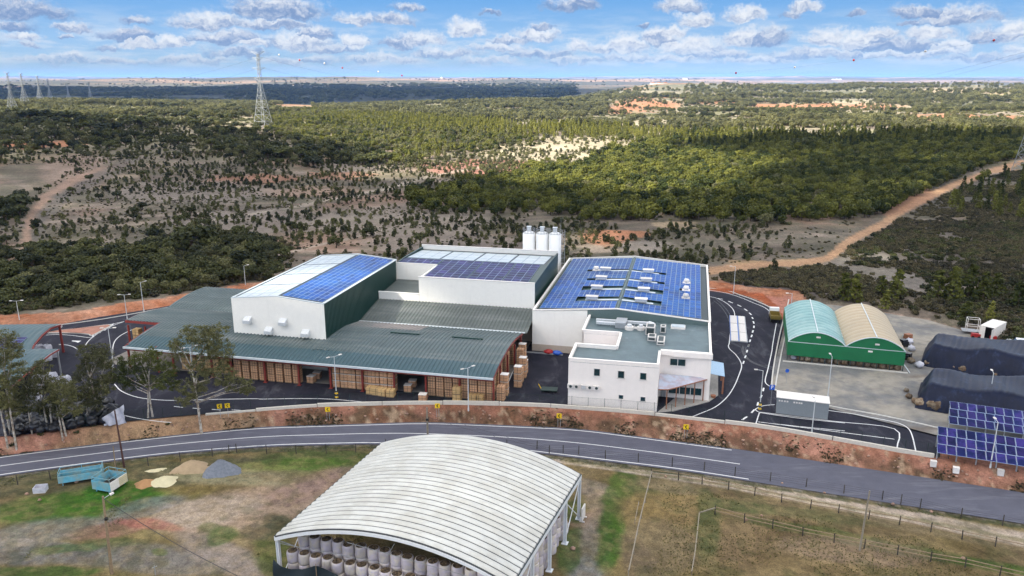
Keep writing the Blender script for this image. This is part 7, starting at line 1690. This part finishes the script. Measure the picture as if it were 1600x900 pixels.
# tall single conifers beyond the gravel yard
def crown_tree(u, v, vt, wpx, label, key, k=0, zguess=None, group=None):
    q = ground(u, v); h = max(2., h_for(q, u, vt)); w_ = wpx / FPX * q.length / 2
    kind = {'round': 2.35, 'cone': 3.4, 'oak': 1.5}[key[0]]
    o = inst(key[2], PR_[key[1]][k % len(PR_[key[1]])], None, (q.x, q.y, q.z - .1), k * 1.7, (w_, w_, h / kind)); tag(o, label, 'tree', group)
for k, (u, v, vt, w_, lb) in enumerate([(1318,470,426,28,'tall dark conifer behind the gap of the two vaulted roofs'),(1335,474,428,26,'dark conifer right of the one behind the vaulted roofs'),(1383,484,452,20,'lighter conifer directly behind the tan vaulted roof'),(1400,466,420,30,'dark bushy conifer right behind the tan vaulted roof'),(1376,462,430,22,'dark conifer left of the bushy one behind the tan roof'),
        (1465,468,422,30,'leftmost dark conifer in the row at right beyond the yard'),(1487,470,416,30,'second dark conifer in the row at right'),(1512,466,412,34,'third conifer in the row at right, widest'),(1535,470,424,26,'fourth conifer in the row at right'),(1556,466,426,26,'fifth conifer in the row at right'),(1546,505,470,16,'slim pale green conifer near the container'),(1508,498,470,26,'brownish round bush behind the gravel yard'),(1590,480,440,30,'conifer at the right edge beyond the yard')]):
    crown_tree(u, v, vt, w_ * 1.25, lb, ('cone', 'cone' if k in (2, 10) else 'cone_d', 'conifer'), k)
for k, (u, v, vt, w_, lb) in enumerate([(18,184,165,26,'dark holm oak at the foot of the leftmost pylon'),(46,192,170,30,'dark flat topped oak right of the leftmost pylon'),(68,190,170,28,'second dark flat topped oak right of the leftmost pylon'),(172,208,190,44,'broad oak with green grass beneath it'),(105,190,172,50,'wide oak in the dark row at left'),(222,198,180,40,'wide oak at the right of the dark row'),
        (360,210,196,26,'left of two dark round oaks before the tall pylon'),(387,212,197,28,'right of two dark round oaks before the tall pylon'),(440,246,226,46,'large dark oak below the tall pylon, left'),(490,262,244,34,'large dark oak below the tall pylon, right'),(480,244,224,40,'large dark oak below the tall pylon, farther back'),(570,258,240,40,'green round oak in the sunny edge below the tall pylon'),
        (300,392,352,60,'bushy green thicket tree in the middle of the left slope'),(322,386,356,50,'second bushy thicket tree in the middle of the left slope'),(262,398,372,40,'left bush of the thicket on the left slope'),(25,330,304,44,'big bush at the left edge beside the dry gully'),(880,254,244,22,'bare brown oak in the middle of the wood edge'),(1255,232,214,36,'large round oak standing over the right wood'),(930,246,232,26,'dark tree where the wood meets the pale field')]):
    crown_tree(u, v, vt, w_, lb, ('oak', 'oak', 'oak_tree'), k)

# ===== gum trees along the road at left =====
def gum(u, v, vt, spec, label, seed, n=1., leaf='leaf_euc', trunk=.16):
    """spec: crown clumps as photo offsets (u, v, ru, rv) seen from the camera, each given its own depth"""
    q = ray_z(u, v, -1.0); z0 = hz(q.x, q.y); base = Vector((q.x, q.y, z0 - .1)); T = thing('gum_tree', label, 'tree', base, 0, 'gum trees beside the main road'); rr = random.Random(seed)
    ppm = FPX / q.length; H_ = h_for(base, u, vt)
    m = MB(); lf = MB(); fork = Vector((rr.uniform(-.2, .2), rr.uniform(-.2, .2), H_ * rr.uniform(.2, .3)))
    cl = []
    for (cu, cv, ru, rv) in spec:
        yy = base.y + rr.uniform(-1.1, 1.1); p = at_px(cu, cv, yy) - base; cl.append((p, ru / ppm, rv / ppm * 1.05))
    top_ = Vector((fork.x * 2 + rr.uniform(-.3, .3), fork.y * 2, H_ * .62)); m.cyl((0, 0, -.2), tuple(fork), trunk, trunk * .75, 7, False, True); m.cyl(tuple(fork), tuple(top_), trunk * .75, trunk * .3, 6, False, True); fork0 = fork
    for (p, rx, rz_) in cl:
        fork = fork0.lerp(top_, max(0., min(.95, (p.z * rr.uniform(.62, .82) - fork0.z) / (top_.z - fork0.z)))); mid = fork.lerp(p, .5) + Vector((rr.uniform(-.5, .5), rr.uniform(-.4, .4), rr.uniform(-.1, .5)))
        end = p + Vector((0, 0, rz_ * .2)); m.cyl(tuple(fork), tuple(mid), trunk * .5, trunk * .3, 6, False, True); m.cyl(tuple(mid), tuple(end), trunk * .3, trunk * .1, 5, False, True)
        for k in range(5):
            d_ = Vector((rr.uniform(-1, 1) * rx, rr.uniform(-1, 1) * rx, rr.uniform(-.5, 1) * rz_)) * .8; m.cyl(tuple(mid.lerp(end, .3 + .14 * k)), tuple(p + d_), trunk * .1, .015, 4, False)
        ns = max(8, int(rx * rz_ * 21)); 
        for k in range(ns):
            while True:
                e = Vector((rr.uniform(-1, 1), rr.uniform(-1, 1), rr.uniform(-1, 1)))
                if e.length < 1: break
            c_ = p + Vector((e.x * rx, e.y * rx, e.z * rz_)); leaf_cloud(lf, tuple(c_), (.5, .5, .34), int(30 * n), .15, rr, .15, .5)
    m.build('trunk', M['bark_white'], T); lf.build('crown', M[leaf], T)
big = [(322,533,27,22),(345,548,22,18),(300,520,18,12),(338,515,20,10),(278,548,15,14),(272,536,10,8),(345,585,24,14),(368,600,20,12),(388,603,12,9),(300,606,24,16),(288,625,16,10),(315,572,20,16),(385,612,10,6)]
gum(314, 668, 506, big, 'tallest gum tree with forked white limbs before the canopy front', 1, 1., 'leaf_euc', .2)
gum(232, 663, 575, [(190,585,12,14),(200,572,14,12),(205,600,14,12),(222,578,14,12),(190,565,8,8),(180,590,10,10)], 'left of two gum trees before the golden loads', 2, 1., 'leaf_bright')
gum(240, 661, 548, [(232,552,12,10),(245,566,16,14),(262,580,16,13),(250,600,14,12),(228,595,14,12),(270,600,10,9),(215,560,12,10)], 'right of two gum trees before the golden loads', 3, 1., 'leaf_bright')
gum(158, 668, 540, [(135,548,14,12),(150,560,14,12),(130,570,14,12),(160,548,12,10),(125,590,10,10),(145,590,14,10)], 'gum tree with leaning white trunk at the end of the row, left of the netting', 4)
gum(163, 666, 545, [(165,560,14,14),(160,580,16,12),(150,610,16,12),(165,605,12,12),(172,590,10,8)], 'gum tree just right of the leaning one beside the netting', 5)
gum(138, 672, 600, [(140,622,14,14),(128,612,12,12),(150,630,12,12)], 'low gum tree before the black heap', 6)
gum(104, 684, 600, [(105,625,14,14),(112,612,12,12),(96,640,10,10),(118,640,10,10)], 'slender gum tree in the middle of the row, right stem', 7)
gum(98, 686, 590, [(88,600,14,14),(100,610,14,12),(80,620,12,12),(108,600,10,10)], 'slender gum tree in the middle of the row, left stem', 8)
gum(77, 682, 570, [(55,585,14,14),(68,575,12,12),(60,603,12,12),(76,600,12,12)], 'gum tree with sharply bent white trunk', 9)
gum(84, 682, 610, [(82,630,12,12),(92,640,10,10),(75,645,10,10)], 'thin gum tree behind the bent one', 10)
gum(52, 687, 600, [(42,615,14,14),(52,605,12,12),(36,635,12,10),(56,632,10,10)], 'gum tree left of the bent one', 11)
gum(25, 696, 515, [(8,530,16,16),(22,550,14,12),(5,560,14,14),(28,575,12,12),(12,590,14,14),(25,600,12,10)], 'tall bright gum tree at the left edge with straight white trunk', 12)
gum(12, 697, 540, [(-5,560,16,16),(2,600,14,14),(8,625,12,12),(-8,630,14,12)], 'gum tree cut by the left edge', 13)
gum(19, 689, 590, [(22,622,12,12),(14,640,12,12),(30,640,10,10)], 'thin leaning gum tree between the two at the left edge', 14)
bsh = PR_['shrub']
for k, (u, v, s_) in enumerate([(168,672,.8),(178,668,.7),(184,672,.6),(120,684,.5),(66,690,.5),(20,698,.5),(150,676,.6),(262,668,.4)]):
    q = ray_z(u, v, -1.2); tag(inst('roadside_bush', bsh[k % 3], None, (q.x, q.y, hz(q.x, q.y)), k, s_), f'{ORD[k]} low dark bush below the gum trees, ' + ['left of the rusty pole','behind the rusty pole','right by the rusty pole foot','between slender and low gum','left of the bent gum','at the left edge','beneath the leaning gum','near the golden loads'][k], 'bush')
# small far farmhouse and far white farm buildings
def farm(u, v, w_, d_, h, label, rz=0., n=1):
    q = ground(u, v); T = thing('farm_building', label, 'building', (q.x, q.y, q.z), rz)
    for i in range(n):
        o = i * w_ * 1.15; m = MB(); m.box(o - w_/2, -d_/2, -3, o + w_/2, d_/2, h); wl_ = m.build('wall', M['white_wall'], T)
        m = MB(); m.wallp([(o - w_/2 - .4, h), (o + w_/2 + .4, h), (o, h + w_ * .18)], -d_/2 - .4, d_/2 + .4); m.build('roof', M['terracotta'] if w_ < 30 else M['pale_sheet'], T)
        for k in range(3): m = MB(); m.box(o - w_/3 + k * w_/3.4, -d_/2 - .1, h * .35, o - w_/3 + k * w_/3.4 + w_/10, -d_/2, h * .7); m.build('window', M['win_glass'], T)
farm(331, 171, 9, 7, 3.2, 'tiny white farmhouse on the red earth left of the tall pylon')
for (u, v, w_, h, lb) in [(1020,131.5,70,8,'low white sheds on the far plain right of centre'),(1302,124.5,160,16,'long white works on the skyline at right'),(1068,124,60,26,'white tower buildings on the skyline right of centre'),(455,134,60,9,'white farm buildings on the far pale slope behind the tall pylon'),(716,134,200,8,'pale far village strip behind the dark valley side')]: farm(u, v, w_ * .3, w_ * .1, h * .55, lb, 0, 3)
# loose stones on the bank and in the field
st = []
for q in range(4):
    rr = random.Random(q + 80); m = MB(); m.sphere((0, 0, .12), .3, 7, 5, .7); m.v = [(x * (1 + rr.uniform(-.25, .25)), y * (1 + rr.uniform(-.25, .25)), z) for x, y, z in m.v]; st.append(m.mesh('stone', M['rock']))
rr = random.Random(77)
for k in range(150):
    x = rr.uniform(-66, 62); yf__, yw__ = float(yfar(x)), float(ywall(x)); y = yf__ + 1 + (yw__ - yf__ - 1.5) * rr.random() ** 1.3; s_ = rr.uniform(.15, .75)
    tag(inst('stone', st[k % 4], None, (x, y, hz(x, y) - .02), rr.uniform(0, 6), s_), 'loose stone lying on the red earth bank above the main road', 'stone', 'stones on the red bank')
for k, (u, v, s_) in enumerate([(120,753,1.),(42,773,.8),(62,782,.7),(1040,745,.6),(1395,790,.8),(1455,800,.7),(1222,757,.6),(1288,772,.6),(1165,812,.9),(1190,806,.6),(1505,873,.8),(895,858,1.)]):
    q = gpt(u, v, -2.2); tag(inst('stone', st[k % 4], None, q, k, s_), 'pale loose stone lying in the field by the fences', 'stone', 'stones in the field')

# ===== unseen clouds overhead, shaped to shade the site and the far valley side =====
cm = bpy.data.materials.new('cloud'); cm.use_nodes = True; N = NT(cm.node_tree); N.n.remove(N.n['Principled BSDF'])
df = N.n.new('ShaderNodeBsdfDiffuse'); df.inputs[0].default_value = (.95, .95, .95, 1); tl_ = N.n.new('ShaderNodeBsdfTranslucent'); tl_.inputs[0].default_value = (.97, .97, .97, 1)
mx = N.n.new('ShaderNodeMixShader'); mx.inputs[0].default_value = .8; N.l.new(df.outputs[0], mx.inputs[1]); N.l.new(tl_.outputs[0], mx.inputs[2])
tp_ = N.n.new('ShaderNodeBsdfTransparent'); m2 = N.n.new('ShaderNodeMixShader'); g = N.n.new('ShaderNodeNewGeometry').outputs['Position']
N.put(m2.inputs[0], N.maprange(N.noise(g, .012, 4, .6), .38, .6, .55, 1.)); N.l.new(tp_.outputs[0], m2.inputs[1]); N.l.new(mx.outputs[0], m2.inputs[2]); N.l.new(m2.outputs[0], N.n['Material Output'].inputs[0])
CB = 1000.
def cloud(name, label, poly, Rp, seed, inset=.55):
    sh = to_sun * ((CB) / to_sun.z); pts = [(p[0] + sh.x, p[1] + sh.y) for p in poly]; xs_ = [p[0] for p in pts]; ys_ = [p[1] for p in pts]; rr = random.Random(seed)
    m = MB((sum(xs_) / len(xs_), sum(ys_) / len(ys_), CB)); xa, xb, ya, yb = min(xs_), max(xs_), min(ys_), max(ys_); step = Rp * .8; nx_ = int((xb - xa) / step) + 1; ny_ = int((yb - ya) / step) + 1
    for i in range(nx_):
        for j in range(ny_):
            x = xa + i * step + rr.uniform(-.3, .3) * step; y = ya + j * step + rr.uniform(-.3, .3) * step
            if poly_mask(np.array([x]), np.array([y]), pts)[0]: m.sphere((x, y, CB + rr.uniform(-.05, .05) * Rp), Rp * rr.uniform(.6, 1.1) * inset * 1.35, 9, 6, .4)
    return tag(m.build(name, cm, None, (sum(xs_) / len(xs_), sum(ys_) / len(ys_), CB)), label, 'cloud')
edge = [(-60,187),(100,188),(250,192),(400,207),(520,228),(620,262),(700,280),(780,300),(870,312),(950,318),(1060,322),(1150,312),(1230,290),(1262,262),(1190,244),(1090,232),(1180,219),(1300,214),(1450,212),(1660,211)]
e3 = [ground(u, v) for u, v in edge]; poly1 = [(p.x, p.y) for p in e3] + [(e3[-1].x + 250, e3[-1].y - 100), (700, -350), (-700, -350), (e3[0].x - 250, e3[0].y - 50)]
cloud('shade_cloud', 'broad unseen cloud overhead, shaped to shade the factory', poly1, 46, 1)
cloud('shade_cloud', 'unseen cloud shaped to shade the far valley side at left', [(-2600, 2500), (-900, 2350), (-300, 2500), (120, 2700), (420, 3100), (560, 3900), (500, 5200), (-100, 6000), (-1500, 6300), (-4600, 6600), (-4600, 4200)], 260, 2)
# ===== the air =====
hzm = bpy.data.materials.new('air'); hzm.use_nodes = True; N = NT(hzm.node_tree); N.n.remove(N.n['Principled BSDF'])
pv_ = N.n.new('ShaderNodeVolumePrincipled'); pv_.inputs['Color'].default_value = (.27, .5, 1, 1); pv_.inputs['Density'].default_value = 3.3e-5; pv_.inputs['Anisotropy'].default_value = .1
N.l.new(pv_.outputs[0], N.n['Material Output'].inputs['Volume'])
ztop = max(160., CAMH + 30, main_p.z + Hm + 20); m = MB(); m.box(-46500, -46500, float(GZ.min()) - 30, 46500, 46500, ztop); m.build('haze', hzm, kind='stuff')
print('objects', len(bpy.data.objects))
